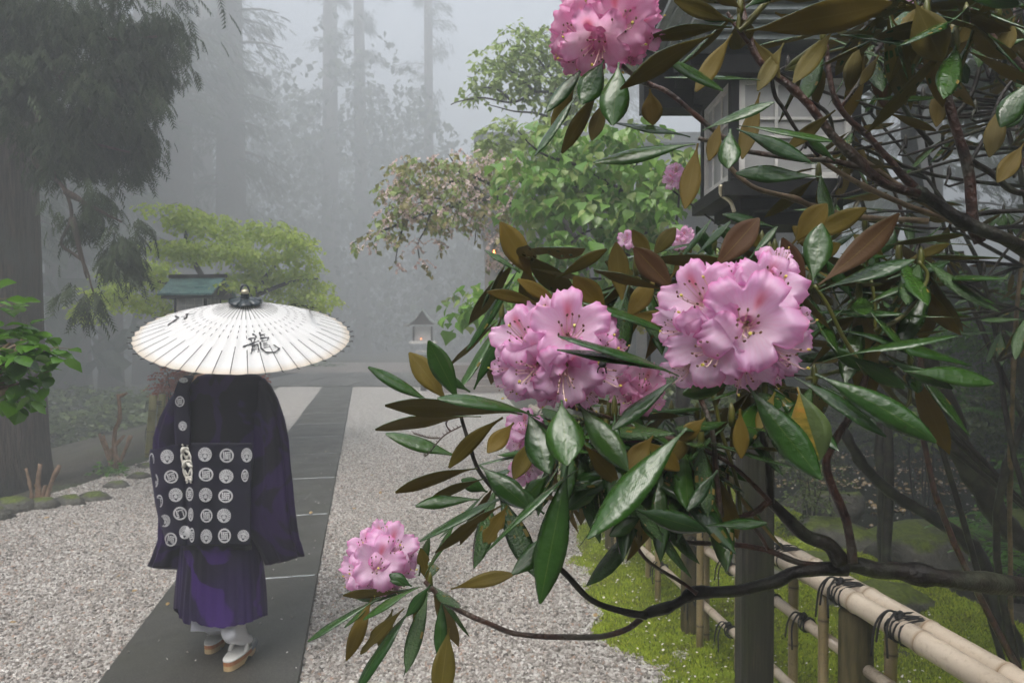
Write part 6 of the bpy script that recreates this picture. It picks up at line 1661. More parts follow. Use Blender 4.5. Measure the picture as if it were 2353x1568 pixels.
TL = [
 # top whorls round the first truss
 (1388,138,1336,238,64,'T',.84,-.01,0,'leaf_bright'), (1421,143,1407,288,74,'T',.82,-.02,0,'leaf_bright'), (1347,148,1254,257,30,'T',.86), (1323,190,1266,302,38,'B',.87), (1323,221,1227,358,22,'T',.85), (1378,202,1290,352,36,'B',.86), (1388,230,1359,323,38,'B',.88),
 (1493,205,1500,288,52,'B',.95), (1640,78,1424,204,48,'B',.8,0,-8), (1681,62,1483,88,30,'B',.88,None,-8), (1450,92,1662,208,15,'T',.9), (1745,184,1526,178,9,'T',.98), (1681,79,1597,212,44,'B',.95), (1586,314,1412,282,16,'T',.95), (1597,330,1362,372,34,'T',.86,0,0,'leaf_bright'), (1603,330,1573,480,50,'B',.93),
 (1678,296,1672,386,54,'T',.85,-.03,0,'leaf_bright'), (1655,280,1628,370,34,'B',.95), (1692,296,1862,372,34,'T',.92), (1695,288,1912,324,12,'T',.97), (1612,300,1778,234,22,'T',.9), (1885,406,1690,398,34,'T',.93), (1745,213,1705,366,44,'B',1.05), (1712,72,2048,8,74,'B',.78,0,8), (1685,52,1548,2,40,'B',.85), (1700,20,1640,-30,40,'B',.9), (1712,18,1800,-40,40,'T',.9),
 (1690,48,1600,36,22,'T',.88), (1915,68,1822,192,46,'B',.97), (1975,97,1945,208,42,'B',1.05), (2018,128,1975,197,25,'B',1.1), (1930,80,2112,102,14,'T',1.0), (2100,2,2165,142,86,'B',.95), (2135,0,2075,100,60,'B',1.0), (1965,232,2148,224,10,'T',1.1), (1918,253,1805,346,30,'B',1.05), (1918,370,1855,318,22,'T',1.0), (2215,22,2180,80,22,'T',1.1,None,0,'leaf_yellow'),
 (2245,42,2200,100,35,'B',1.1), (2195,130,2222,192,34,'T',1.25), (2362,185,2298,292,60,'T',1.1), (2300,238,2272,362,46,'B',1.15), (2165,180,2150,292,42,'B',1.2), (2330,40,2300,130,40,'B',1.1), (2200,-10,2352,12,30,'T',.9,None,0,'leaf_bright'), (1890,10,2010,-20,30,'T',.95), (2060,60,2000,-10,34,'B',1.05), (1800,100,1740,210,40,'B',1.1), (1730,90,1790,180,36,'B',1.1), (2040,260,2150,300,20,'B',1.2), (2290,300,2352,260,30,'T',1.2),
 (2230,120,2352,90,14,'T',1.15), (2352,330,2290,420,44,'B',1.2), (1780,30,1850,60,24,'B',.95),
 # band above the two big trusses
 (1634,622,1744,502,68,'B',.86,0,0,None,'leaf_rust'), (1555,674,1456,568,62,'B',.84,0,0,None,'leaf_rust'), (1557,603,1632,503,16,'T',.95), (1594,592,1678,508,16,'T',.98), (1722,592,1785,520,15,'T',.95), (1855,674,1797,546,48,'B',.9,0,0,None,'leaf_rust'), (1866,652,1888,513,70,'T',.92,.02), (1880,655,2064,490,62,'B',.86,0,10,None,'leaf_rust'), (1880,668,2100,596,28,'T',.88),
 (2022,566,2212,540,15,'B',1.0), (2110,590,2302,592,12,'B',1.1), (1782,522,1660,492,20,'T',1.0), (1228,646,1148,510,62,'B',.92), (1195,626,1114,574,14,'T',.95), (1277,640,1394,572,28,'B',.95), (1430,702,1415,556,52,'B',.93), (1530,667,1364,618,26,'B',.85), (1292,702,1188,642,34,'B',.88), (1246,702,1118,670,29,'B',.9,None,-6), (1398,724,1318,634,64,'B',.9), (1432,738,1502,648,50,'B',.88),
 (1500,602,1453,528,36,'B',1.0), (1495,592,1552,523,40,'B',1.0), (1558,778,1322,690,24,'T',.78,None,-10), (1820,560,1900,468,60,'B',1.0), (1830,560,1990,478,50,'B',1.02), (1700,560,1650,520,30,'T',1.0), (1760,590,1700,500,34,'B',1.05), (1990,600,2050,520,60,'T',1.1), (1440,720,1560,740,40,'B',.92), (1470,640,1390,600,30,'B',1.0), (1540,640,1590,560,26,'B',1.0), (1900,590,1820,520,40,'B',1.05), (1850,600,1930,560,40,'B',1.0),
 (2040,600,1960,540,40,'B',1.05), (2080,600,2180,560,24,'B',1.05), (1640,600,1600,520,30,'T',1.0),
 # round the second truss
 (1560,862,1282,770,15,'T',.66,-.02,-8), (1545,855,1280,802,20,'T',.67,-.02,-4), (1056,926,984,782,56,'T',.84,-.01), (1030,924,939,810,56,'B',.86), (993,926,846,842,28,'T',.82,-.02), (1088,894,1144,780,26,'T',.92), (1080,900,1012,858,24,'T',.9), (1240,960,1004,914,24,'T',.74,-.03,-22), (1200,950,884,930,36,'B',.78,-.02,-6), (1105,955,862,986,20,'B',.8,None,-10), (1064,1052,886,995,30,'T',.88), (1155,958,1031,1074,36,'B',.82,None,-16),
 (1097,1074,908,1130,27,'B',.9,None,-8), (1112,1098,985,1150,20,'B',.9,None,-6), (1102,1146,954,1162,27,'T',.88,None,-8,'leaf_bright'), (1102,1068,1215,1168,60,'T',.84,-.03,0,'leaf_bright'), (1290,918,1302,1068,94,'T',.72,-.05,0,'leaf_bright'), (1212,942,1262,1088,74,'T',.76,-.04), (1325,922,1442,1080,64,'T',.76,-.05), (1578,982,1348,1236,72,'T',.66,-.04,0,'leaf_bright'), (1306,1058,1240,1386,76,'T',.72,-.03,0), (1302,1208,1176,1318,48,'T',.75,-.03,0,'leaf_bright'),
 (1330,1075,1117,1265,15,'T',.72,None,-12), (1152,1160,999,1268,30,'B',.92,None,-8,None,None,True), (1165,1160,1112,1252,46,'B',.95,None,0,None,None,True), (1190,1128,963,1242,17,'T',.85,None,-8), (1555,866,1406,986,30,'T',.68), (1450,1166,1622,1220,52,'T',.82), (1622,1206,1762,1200,22,'T',.8), (1684,876,1568,905,50,'T',.76), (1715,884,1886,1100,78,'T',.68,-.04), (1832,888,1884,1056,92,'T',.78,-.02,0,'leaf_yellow'),
 (1825,866,2036,1002,34,'T',.74,-.04,-8), (1872,858,2150,1016,60,'T',.72,-.05,-12), (1945,812,2078,892,42,'T',.9), (2042,828,2188,892,32,'T',.95), (2075,852,2284,880,42,'T',.92,None,-6), (1920,758,2232,838,28,'T',.95,None,-12), (1890,830,2200,770,12,'T',.9,None,-8), (1700,938,1702,1052,40,'B',.9), (1648,1080,1578,1172,32,'T',.86), (1550,1090,1610,1165,28,'T',.9), (1500,1000,1440,1080,50,'B',.85), (1480,1010,1560,1080,50,'B',.88),
 (1340,1020,1420,1110,44,'B',.88), (1180,970,1120,1040,44,'B',.92), (1230,1000,1180,1100,46,'B',.95), (1390,1100,1300,1170,44,'T',.9), (1400,1110,1480,1190,44,'T',.92), (1250,1180,1180,1120,36,'T',.9), (1600,1000,1520,1060,44,'B',.9), (1620,960,1560,1010,40,'B',.88), (1780,900,1740,990,36,'B',.9), (1420,1090,1330,1140,30,'T',.9), (1480,1180,1400,1230,36,'T',.92), (1120,1130,1060,1100,36,'T',.98), (1260,1090,1200,1150,44,'T',.95), (1350,960,1410,1050,40,'T',.86),
 (1990,700,2120,640,16,'T',1.0,None,-6), (1960,690,1900,600,30,'T',1.0), (2040,640,2180,600,26,'T',1.0), (2000,730,2200,720,14,'T',1.05,None,-8), (1930,900,2000,960,36,'T',1.0), (1900,790,1990,850,40,'T',.95),
 # low truss at the path
 (882,1368,706,1472,12,'T',1.12,-.04,-4), (856,1368,795,1516,38,'B',1.15), (928,1396,828,1502,34,'B',1.16,None,-4,None,None,True), (955,1386,816,1590,24,'T',1.13,-.04,-10), (1032,1438,1008,1610,58,'B',1.1,-.03), (1015,1368,1010,1517,30,'T',1.12,-.03), (1035,1352,1182,1318,36,'B',1.15,0,-4), (982,1338,966,1258,32,'B',1.18,None,0,None,None,True), (990,1342,933,1414,30,'T',1.1), (932,1358,788,1366,17,'B',1.14), (960,1348,834,1422,18,'T',1.1,None,-3,'leaf_bright'),
 (974,1324,1044,1200,12,'T',1.14), (962,1322,986,1234,20,'T',1.2), (946,1346,894,1318,30,'T',1.12), (902,1398,872,1490,36,'B',1.18), (1000,1350,1020,1420,26,'T',1.2), (930,1346,896,1332,10,'T',1.1), (860,1380,790,1440,12,'T',1.15), (975,1370,950,1430,22,'B',1.2),
]
for a in TL: tleaf(*a)
NLF = {Bush.name: len(TL)}
# whorl leaves share a few templates
WT = []
for i in range(10):
    r = random.Random(900 + i)
    W = r.uniform(.095, .135); P0, P1 = V((0, 0, 0)), V((0, 1, -r.uniform(.02, .22)))
    vs, fs, mi, cols = leaf_mesh(P0, P1, V((0, 0, 1)), W, V((r.uniform(-.03, .03), 0, r.uniform(.03, .10))), r.random(), i, i == 7, curl=r.uniform(.15, .45), nt=8)
    cols = [c for c in cols]
    for hv_, mats in (('', ('leaf_top', 'leaf_bot')), ('r', ('leaf_top', 'leaf_rust') if i == 3 else ('leaf_top', 'leaf_bot')), ('b', ('leaf_bright', 'leaf_bot'))):
        me = bpy.data.meshes.new('leaf'); sc_v = [(v.x, v.y, v.z if k_ < len(vs) // 2 else v.z) for k_, v in enumerate(vs)]
        me.from_pydata([tuple(v) for v in sc_v], [], fs); me.materials.append(M[mats[0]]); me.materials.append(M[mats[1]])
        me.polygons.foreach_set('material_index', mi); me.polygons.foreach_set('use_smooth', [True] * len(fs))
        ca = me.color_attributes.new('lv', 'FLOAT_COLOR', 'POINT'); ca.data.foreach_set('color', np.array(cols, np.float32).ravel())
        WT.append(me)
XTRA = {}
def wleaf(parent, base, dv, s_, up=V((0, 0, 1)), r=RND):
    a = dv.normalized(); side = a.cross(up)
    side = side.normalized() if side.length > 1e-4 else V((1, 0, 0))
    n = side.cross(a); roll = r.uniform(-.5, .5)
    side, n = side * math.cos(roll) + n * math.sin(roll), n * math.cos(roll) - side * math.sin(roll)
    k_ = r.randrange(len(WT))
    if NLF.get(parent.name, 0) >= 300:
        xm = XTRA.setdefault(parent.name, MB()); me = WT[k_]; m3 = Matrix(((side.x, a.x, n.x), (side.y, a.y, n.y), (side.z, a.z, n.z)))
        xm.add([base + m3 @ (v.co * s_) for v in me.vertices], [tuple(p.vertices) for p in me.polygons], [p.material_index for p in me.polygons], [tuple(q.color) for q in me.color_attributes['lv'].data]); return
    NLF[parent.name] = NLF.get(parent.name, 0) + 1
    o = bpy.data.objects.new('leaf', WT[k_]); sc.collection.objects.link(o); o.parent = parent
    m = Matrix(((side.x, a.x, n.x), (side.y, a.y, n.y), (side.z, a.z, n.z))).to_4x4()
    o.matrix_local = Matrix.Translation(base - WL[parent.name]) @ m @ Matrix.Scale(s_, 4)
def whorl(parent, mb, X, Y, d, n=7, L=.12, seed=0, src=None, el=(-60, 15), r0=.0045):
    r = random.Random(seed); c = P(X, Y, d); off = r.uniform(0, 6)
    for i in range(n):
        a = off + 2 * PI * i / n + r.uniform(-.25, .25); e = math.radians(r.uniform(*el))
        dv = V((math.cos(a) * math.cos(e), math.sin(a) * math.cos(e), math.sin(e)))
        wleaf(parent, c + V((0, 0, r.uniform(-.01, .01))), dv, L * r.uniform(.75, 1.15), r=r)
    if src is not None:
        s0 = V(src); mid = s0.lerp(c, .55) + V((r.uniform(-.05, .05), r.uniform(-.05, .05), r.uniform(-.08, .02)))
        branch_mb(mb, [s0, mid, c - V((0, 0, .03)), c], r0, .0028, 6, .15, 3)
    mb.tube([c - V((0, 0, .012)), c, c + V((0, 0, .014)), c + V((0, 0, .022))], [.003, .0055, .004, .001], 6)
# branches, traced
BR = [
 ('bark_dark', 1.12, [(2420, 1350, 1.2), (2230, 1333), (2100, 1316), (1990, 1302), (1925, 1288)], 22, 18),
 ('bark_dark', 1.1, [(1945, 1306), (1840, 1310), (1780, 1335), (1700, 1355), (1600, 1362), (1560, 1382), (1480, 1412)], 17, 10),
 ('bark_dark', 1.08, [(1484, 1412), (1410, 1400), (1350, 1370), (1290, 1308), (1200, 1230), (1165, 1180), (1150, 1140, .98)], 8.5, 5),
 ('bark_red', 1.12, [(1474, 1420), (1430, 1448), (1360, 1462), (1200, 1458), (1120, 1430), (1040, 1395), (995, 1355), (975, 1335)], 7.5, 5),
 ('bark_dark', 1.08, [(1935, 1292), (1900, 1250), (1850, 1228), (1800, 1180), (1770, 1150)], 20, 12),
 ('bark_red', 1.0, [(1768, 1148), (1720, 1182), (1650, 1182), (1560, 1165), (1490, 1140), (1420, 1100, .9)], 8, 5),
 ('bark_dark', 1.02, [(1770, 1155), (1765, 1060), (1750, 1000), (1745, 930), (1720, 880, .85)], 9, 6),
 ('bark_red', 1.06, [(1958, 1292), (1945, 1200), (1900, 1080), (1912, 1020), (1955, 950), (1990, 860), (2010, 760)], 11, 6),
 ('bark_red', 1.1, [(1925, 1302), (1840, 1292), (1760, 1262), (1680, 1250), (1560, 1242), (1480, 1210), (1430, 1180)], 8, 4),
 ('bark_red', .95, [(1655, 1185), (1645, 1080), (1635, 980), (1600, 900), (1580, 870, .8)], 7, 5),
 ('bark_red', .98, [(1768, 1150), (1700, 1085), (1650, 1050), (1560, 1010)], 6, 4),
 ('bark_red', 1.05, [(1765, 1262), (1740, 1220), (1680, 1150), (1670, 1040)], 5, 3.5),
 ('bark_red', 1.08, [(1600, 1362), (1570, 1340), (1480, 1280), (1450, 1210)], 5, 3.5),
 ('bark_red', .98, [(1650, 1070), (1560, 1080), (1440, 1060), (1300, 1010, .85), (1220, 960, .8)], 6, 4),
 ('bark_dark', .95, [(1150, 1140), (1100, 1080), (1075, 1010), (1060, 960), (1058, 930, .88)], 5.5, 4),
 ('bark_red', .95, [(1560, 1010), (1500, 1000), (1400, 960), (1300, 930, .8)], 5, 4),
 ('stem_green', .98, [(1700, 1180), (1690, 1100), (1660, 1000), (1640, 920), (1620, 880)], 5, 4),
 ('stem_green', .95, [(2010, 760), (2080, 720), (2130, 640), (2110, 600)], 5, 4), ('stem_green', .98, [(1990, 830), (1900, 860), (1850, 870)], 5, 4), ('stem_green', 1.0, [(2010, 760), (2010, 700), (2000, 640)], 4, 3),
 ('stem_green', .92, [(1990, 860), (1940, 780), (1900, 700), (1870, 655)], 5, 4),
 # upper limbs
 ('bark_dark', 1.15, [(2440, 640, 1.3), (2330, 560), (2230, 520), (2150, 465), (2100, 440)], 17, 14),
 ('bark_red', 1.1, [(2110, 445), (2030, 420), (1980, 380), (1920, 320), (1880, 270), (1840, 220), (1760, 160), (1728, 110), (1710, 40), (1700, -20)], 11, 7),
 ('bark_red', 1.17, [(2250, 556), (2236, 520), (2225, 400), (2205, 320), (2190, 270), (2165, 180), (2145, 100), (2120, 0), (2115, -40)], 13, 9),
 ('bark_red', 1.2, [(2222, 526), (2100, 430), (2010, 330), (1930, 250), (1905, 170), (1895, 90)], 9, 5),
 ('bark_tan', 1.15, [(2130, 508), (1960, 497), (1880, 480), (1820, 455), (1740, 435), (1690, 400), (1655, 350), (1650, 305)], 7, 5),
 ('bark_red', 1.1, [(1985, 385), (1900, 368), (1840, 366), (1700, 345), (1650, 330), (1605, 318)], 6.5, 5),
 ('bark_tan', 1.18, [(2212, 512), (2130, 470), (2040, 410), (1960, 350), (1900, 300)], 8, 5), ('bark_tan', 1.2, [(2200, 512), (2080, 470), (1990, 430), (1890, 372), (1870, 330)], 7, 5),
 ('bark_red', 1.05, [(1700, 345), (1640, 300), (1590, 260), (1530, 210), (1480, 190), (1420, 145, .88)], 6.5, 5),
 ('bark_red', 1.15, [(2400, 200), (2330, 140), (2270, 80), (2220, 20), (2190, -30)], 11, 7), ('bark_tan', 1.3, [(2440, 590), (2352, 560), (2260, 530)], 9, 8),
 ('bark_dark', 1.25, [(2240, 492), (2300, 486), (2400, 484)], 5, 5), ('bark_dark', 1.3, [(2225, 366), (2280, 400), (2330, 440), (2400, 450)], 7, 7), ('bark_dark', 1.25, [(2140, 332), (2090, 270), (2050, 200), (2010, 110)], 6, 4),
 ('bark_red', 1.05, [(1720, 100), (1690, 60), (1670, 30)], 5, 4), ('bark_dark', 1.1, [(1770, 170), (1780, 220), (1800, 250), (1830, 300), (1880, 360)], 5, 4), ('bark_dark', 1.2, [(1840, 225), (1900, 260), (1920, 330)], 4, 3), ('bark_red', 1.2, [(1930, 250), (1980, 180), (2020, 110), (2060, 60)], 4.5, 3.5),
 ('bark_dark', 1.3, [(2190, 270), (2230, 220), (2250, 150), (2260, 90)], 6, 4), ('bark_dark', 1.35, [(2225, 380), (2270, 300), (2300, 220), (2350, 160)], 5, 4),
]
for m, d, pts, ra, rb in BR:
    mb = MB(); d_ = d
    w = [P(q_[0], q_[1], q_[2] if len(q_) > 2 else d) for q_ in pts]
    branch_mb(mb, w, ra / F * d, rb / F * d, 9, 0.13, 5); mb.build('branch', M[m], Bush)
# root stem down to the ground, off frame
mb = MB(); branch_mb(mb, [V((1.75, 1.6, -.1)), V((1.5, 1.45, .5)), V((1.2, 1.3, 1.0)), P(2420, 1350, 1.2)], .04, .022, 10); branch_mb(mb, [V((1.75, 1.6, -.1)), V((1.7, 1.55, .9)), P(2440, 640, 1.3)], .04, .016, 10); mb.build('trunk', M['bark_dark'], Bush)
WH = [(988, 1342, 1.17, 7, None), (1700, 22, .98, 5, (1710, 60)), (1890, 84, 1.15, 7, (1895, 90)), (2120, -10, 1.1, 7, None), (2255, 60, 1.25, 7, None), (1880, 400, 1.15, 5, None), (1990, 110, 1.25, 7, None), (1860, 655, 1.02, 5, None), (2115, 600, 1.0, 6, None), (1590, 640, 1.0, 6, (1640, 640)), (1440, 660, 1.0, 6, None), (1750, 560, 1.1, 6, (1790, 600)),
      (1330, 1000, .98, 7, (1400, 1050)), (1140, 1120, 1.0, 6, None), (1440, 1110, .95, 7, None), (1500, 1150, 1.0, 6, None), (1610, 1010, .95, 7, None), (1680, 960, .95, 6, None), (1870, 870, .98, 6, None), (1980, 800, 1.1, 7, None), (2090, 830, 1.15, 7, (2010, 860)), (2010, 690, 1.15, 6, None), (1640, 560, 1.1, 6, (1700, 600)), (1520, 1060, .95, 6, None)]
r = random.Random(4242)
for _ in range(60):
    reg = r.choice([(1080, 1700, 930, 1060), (1200, 1700, 930, 1060), (1150, 1700, 560, 740), (1620, 2150, 560, 900), (1960, 2300, -30, 120), (1820, 2120, 480, 700)])
    WH.append((r.uniform(reg[0], reg[1]), r.uniform(reg[2], reg[3]), r.uniform(.95, 1.25), r.choice([4, 5, 6]), None))
mbw = MB()
for i, (X, Y, d, n_, src) in enumerate(WH):
    whorl(Bush, mbw, X, Y, d, n_, .14, 300 + i, src=P(src[0], src[1], d) if src else None)
mbw.build('twig', M['stem_green'], Bush, kind='stuff')
for nm_, xm in list(XTRA.items()): xm.build('foliage', [M['leaf_top'], M['leaf_bot'], M['leaf_bright'], M['leaf_rust']], Bush, kind='stuff')
XTRA.clear()
nleaf = len([o for o in Bush.children if o.name.startswith('leaf')])
print('front bush leaves', nleaf)

# ---- flowers
FM = []
def corolla(seed):
    r = random.Random(seed); n_, m_ = 90, 12; vs, cols = [], []
    ph = [r.uniform(0, 6) for _ in range(5)]; fl = [r.uniform(-.5, 1) for _ in range(5)]
    for i in range(m_ + 1):
        v = i / m_
        for k_ in range(n_):
            u_ = 2 * PI * k_ / n_
            lob = (u_ * 5 / (2 * PI)) - 0.25 * 5
            li = int(math.floor(lob + .5)) % 5; lc = lob - math.floor(lob + .5)     # -.5.. .5 in lobe
            s_ = ss(.45, 1.0, v)
            notch = (abs(lc) * 2) ** 4.0
            rr = 0.0012 + 0.0145 * v ** .62 + 0.021 * ss(.25, 1.0, v)
            rr *= (1 - 0.50 * notch * s_) * (1 + .10 * fl[li] * ss(.6, 1, v))
            z = -0.034 + 0.034 * min(1, v * 1.25) ** .85 - (0.006 + .012 * fl[li]) * ss(.66, 1, v)
            z += s_ * (0.0013 * math.sin(u_ * 21 + ph[li]) + 0.010 * noise.noise(V((math.cos(u_) * 8, math.sin(u_) * 8, seed + 4)))) * ss(.65, 1, v) + 0.0022 * s_ * math.sin(u_ * 8 + ph[0]) + 0.003 * s_ * noise.noise(V((math.cos(u_) * 3, math.sin(u_) * 3, seed)))
            z += 0.004 * notch * s_ * (-1)
            rr *= 1 + ss(.8, 1, v) * (0.02 * math.sin(u_ * 31 + ph[(li + 2) % 5]) + 0.05 * noise.noise(V((math.cos(u_) * 14, math.sin(u_) * 14, seed))) + 0.06 * noise.noise(V((math.cos(u_) * 5, math.sin(u_) * 5, seed * 3))))
            uu_ = u_ + 0.03 * s_ * math.sin(u_ * 9 + seed)
            vs.append(V((rr * math.cos(uu_), rr * math.sin(uu_), z)))
            db = min(abs(u_ - PI / 2), 2 * PI - abs(u_ - PI / 2))
            bl = math.exp(-(db / .22) ** 2) * math.exp(-((v - .5) / .14) ** 2) * .7 + 0.2 * math.exp(-(v / .3) ** 2)
            cols.append((v, bl, (seed * .37) % 1, u_ / (2 * PI)))
    fs = [(i * n_ + k_, i * n_ + (k_ + 1) % n_, (i + 1) * n_ + (k_ + 1) % n_, (i + 1) * n_ + k_) for i in range(m_) for k_ in range(n_)]
    me = bpy.data.meshes.new('flower'); me.from_pydata([tuple(v) for v in vs], [], fs); me.materials.append(M['petal']); me.polygons.foreach_set('use_smooth', [True] * len(fs))
    ca = me.color_attributes.new('lv', 'FLOAT_COLOR', 'POINT'); ca.data.foreach_set('color', np.array(cols, np.float32).ravel())
    return me
FM = [corolla(i + 1) for i in range(7)]
FD = []
for me in FM:
    m2_ = me.copy(); m2_.materials[0] = M['petal_deep']; FD.append(m2_)
def stamen_mesh(seed):
    r = random.Random(seed); mb = MB()
    for k_ in range(10):
        a = 2 * PI * k_ / 10 + r.uniform(-.2, .2); q = r.uniform(.007, .013); h = r.uniform(-.002, .012)
        e = V((q * math.cos(a), q * math.sin(a) - .004, h))
        mb.tube(smooth_path([V((0, -.001, -.030)), V((e.x * .5, e.y * .5 - .004, -.014)), e], 3), .0004, 4)
        mb.tube([e, e + V((r.uniform(-.001, .001), .001, .0016))], [.0010, .0008], 5, 1)
    e = V((r.uniform(-.004, .004), -.013, .018)); mb.tube(smooth_path([V((0, -.002, -.03)), V((0, -.010, -.01)), e, e + V((0, .003, .006))], 3), .0006, 4); mb.tube([e + V((0, .003, .006)), e + V((0, .0035, .008))], [.0014, .0012], 6, 2)
    me = bpy.data.meshes.new('stamens'); me.from_pydata([tuple(v) for v in mb.v], [], mb.f); me.polygons.foreach_set('material_index', mb.m)
    for q in ('filament', 'anther', 'stigma'): me.materials.append(M[q])
    return me
SM = [stamen_mesh(i) for i in range(4)]
CR, CU = V((1, 0, 0)), V((0, 0, 1))
def truss(parent, X, Y, d, flowers, label=None, extra=5, seed=0, core=None, rp=60, deep=False):
    c = P(X, Y, d); r = random.Random(seed)
    core = core or (c + V((0, .035, -.01)))
    mb = MB(); mb.tube([core + V((0, .02, -.03)), core, core + V((0, -.01, .01))], [.004, .008, .003], 8)
    fl = [f for f in flowers]
    for i in range(extra):
        a = 2 * PI * i / extra + r.uniform(-.3, .3); q = r.uniform(.6, 1.1)
        fl.append((X + q * rp * math.cos(a), Y - q * rp * math.sin(a), rp * .8, math.cos(a) * 1.1, math.sin(a) * 1.1, 0.02 + r.uniform(0, .02)))
    pl_ = []
    for f in fl:
        fx, fy, rr, dx, dy = f[:5]; dz = f[5] if len(f) > 5 else 0.0
        dd = d + dz - .02 * max(0, 1 - math.hypot(fx - X, fy - Y) / (rp * 2.2))
        pc = P(fx, fy, dd); v = (pc - camp).normalized()
        D = (-v + CR * dx * .9 + CU * dy * .9).normalized(); s_ = rr / F * dd / 0.036
        rt = CU.cross(D).normalized() if abs(D.z) < .98 else CR.copy(); up = D.cross(rt); ro = r.uniform(-.5, .5)
        rt, up = rt * math.cos(ro) + up * math.sin(ro), up * math.cos(ro) - rt * math.sin(ro); s_ *= r.uniform(.95, 1.12)
        pl_.append((pc, D, rt, up, s_)); b = pc - D * (.034 * s_)
        mb.tube(smooth_path([core, core.lerp(b, .6) + V((0, 0, .004)), b], 3), .0013, 5); mb.tube([b - D * .002, b + D * .004 * s_], [.0018, .0012], 7)
    cl = mb.build('flower_cluster', M['stem_green'], parent, label=label)
    for pc, D, rt, up, s_ in pl_:
        m = Matrix(((rt.x, up.x, D.x), (rt.y, up.y, D.y), (rt.z, up.z, D.z))).to_4x4()
        for nm, lst in (('flower', FD if deep else FM), ('stamens', SM)):
            o = bpy.data.objects.new(nm, lst[r.randrange(len(lst))]); sc.collection.objects.link(o); o.parent = cl
            o.matrix_local = Matrix.Translation(pc - WL[parent.name]) @ m @ Matrix.Diagonal((s_, s_, s_ * r.uniform(.9, 1.5), 1))
    return cl
truss(Bush, 1690, 740, .69, [(1592, 672, 92, -.45, .35, -.01), (1722, 735, 112, .05, .05, -.035), (1618, 800, 98, -.45, -.3, -.015), (1775, 645, 84, .35, .5, 0), (1712, 858, 72, .05, -.9, 0), (1806, 800, 78, .75, -.35, 0), (1665, 640, 70, -.05, .9, .02), (1832, 725, 62, .9, .2, .01), (1545, 745, 62, -.9, .05, .02), (1560, 850, 50, -.9, -.6, .02), (1770, 855, 50, .5, -.9, .01), (1790, 590, 46, .5, 1.0, .02)],
      'fullest pink truss beside the lantern post', 6, 1, rp=100)
truss(Bush, 1285, 815, .76, [(1190, 760, 68, -.5, .45, -.01), (1308, 745, 92, .05, .3, -.03), (1212, 842, 88, -.4, -.15, -.02), (1303, 868, 78, 0, -.5, -.03), (1388, 848, 72, .55, -.25, -.01), (1372, 770, 70, .5, .35, .0), (1250, 720, 60, -.2, .9, .02), (1160, 830, 52, -.9, 0, .02), (1415, 790, 44, .95, .3, .02), (1250, 895, 58, -.3, -.9, .01), (1355, 900, 50, .5, -.9, .01), (1170, 880, 50, -.7, -.6, .02)],
      'paler pink truss crossed by two narrow leaves', 5, 2, rp=85)
truss(Bush, 1385, 60, .87, [(1318, 70, 70, -.5, .15, -.01), (1365, 100, 80, -.1, -.35, -.03), (1425, 40, 84, .15, .15, -.03), (1470, 80, 62, .6, -.2, 0), (1350, 15, 70, -.2, .6, 0), (1440, 0, 70, .3, .7, 0), (1325, 130, 52, -.45, -.8, .01), (1290, 110, 40, -.9, -.2, .02), (1490, 30, 46, .9, .2, .02), (1445, 130, 28, .4, -1.4, .01)],
      'deep pink truss at the top hanging over the fog', 5, 3, rp=76, deep=True)
truss(Bush, 872, 1288, 1.18, [(868, 1290, 62, 0, .1, -.03), (905, 1250, 54, .3, .5, -.01), (825, 1300, 50, -.6, 0, 0), (925, 1295, 48, .8, -.1, 0), (860, 1335, 46, -.1, -.7, -.01), (840, 1250, 46, -.4, .6, 0), (880, 1222, 40, .1, 1.0, .02), (905, 1335, 42, .6, -.7, 0), (805, 1330, 34, -.9, -.4, .02), (940, 1262, 38, .9, .5, .02)],
      'low pink truss hanging over the gravel', 4, 4, rp=54)
truss(Bush, 1475, 895, .98, [(1480, 872, 50, .1, .5, 0), (1440, 908, 46, -.5, -.2, 0), (1495, 915, 42, .5, -.2, 0)], 'pink truss half hidden between the two big ones', 2, 5, rp=36, deep=True)
truss(Bush, 1195, 990, 1.05, [(1205, 975, 40, 0, .3, 0), (1190, 1015, 34, -.3, -.4, 0), (1225, 1040, 30, .3, -.3, 0)], None, 2, 6, rp=30)
truss(Bush, 1215, 1075, 1.1, [(1215, 1075, 34, 0, -.2, 0), (1190, 1090, 28, -.4, -.4, 0)], None, 2, 7, rp=24)

# ================================================================== second rhododendron, farther back
Bush2 = thing('rhododendron', (2.3, 2.7, 0), 'taller rhododendron with many bare stems and brown-backed leaves behind the near bush', 'shrub')
r = random.Random(77); mb2 = MB(); base2 = V((2.3, 2.7, 0)); nodes = []
TR2 = []
for i in range(10):
    X = r.uniform(1900, 2480); d = r.uniform(1.9, 2.9); Yt = r.uniform(-60, 260)
    b = base2 + V((r.uniform(-.25, .25), r.uniform(-.3, .3), 0)); e = P(X, Yt, d)
    m1 = b.lerp(e, .4) + V((r.uniform(-.15, .15), r.uniform(-.1, .1), 0)); m2 = b.lerp(e, .75) + V((r.uniform(-.12, .12), r.uniform(-.1, .1), 0))
    mb = MB(); sm = branch_mb(mb, [b, m1, m2, e], r.uniform(.010, .017), .004, 7, .15, 5); mb.build('branch', M[r.choice(['bark_red', 'bark_dark', 'bark_tan', 'bark_dark'])], Bush2)
    nodes += [q for q in sm[len(sm) // 2:]]
cnt = 0
for i in range(56):
    for _ in range(50):
        X, Y, d = r.uniform(1860, 2440), r.uniform(-40, 760), r.uniform(1.7, 2.9)
        if Y > 560 and X < 1950: continue
        break
    c = P(X, Y, d); src = min(nodes, key=lambda q: (q - c).length + (0.3 if q.z > c.z else 0))
    if (src - c).length > .75: continue
    n_ = r.choice([5, 6, 7]); cnt += n_
    if cnt > 330: break
    whorl(Bush2, mb2, X, Y, d, n_, .14, 700 + i, src=src, r0=.006)
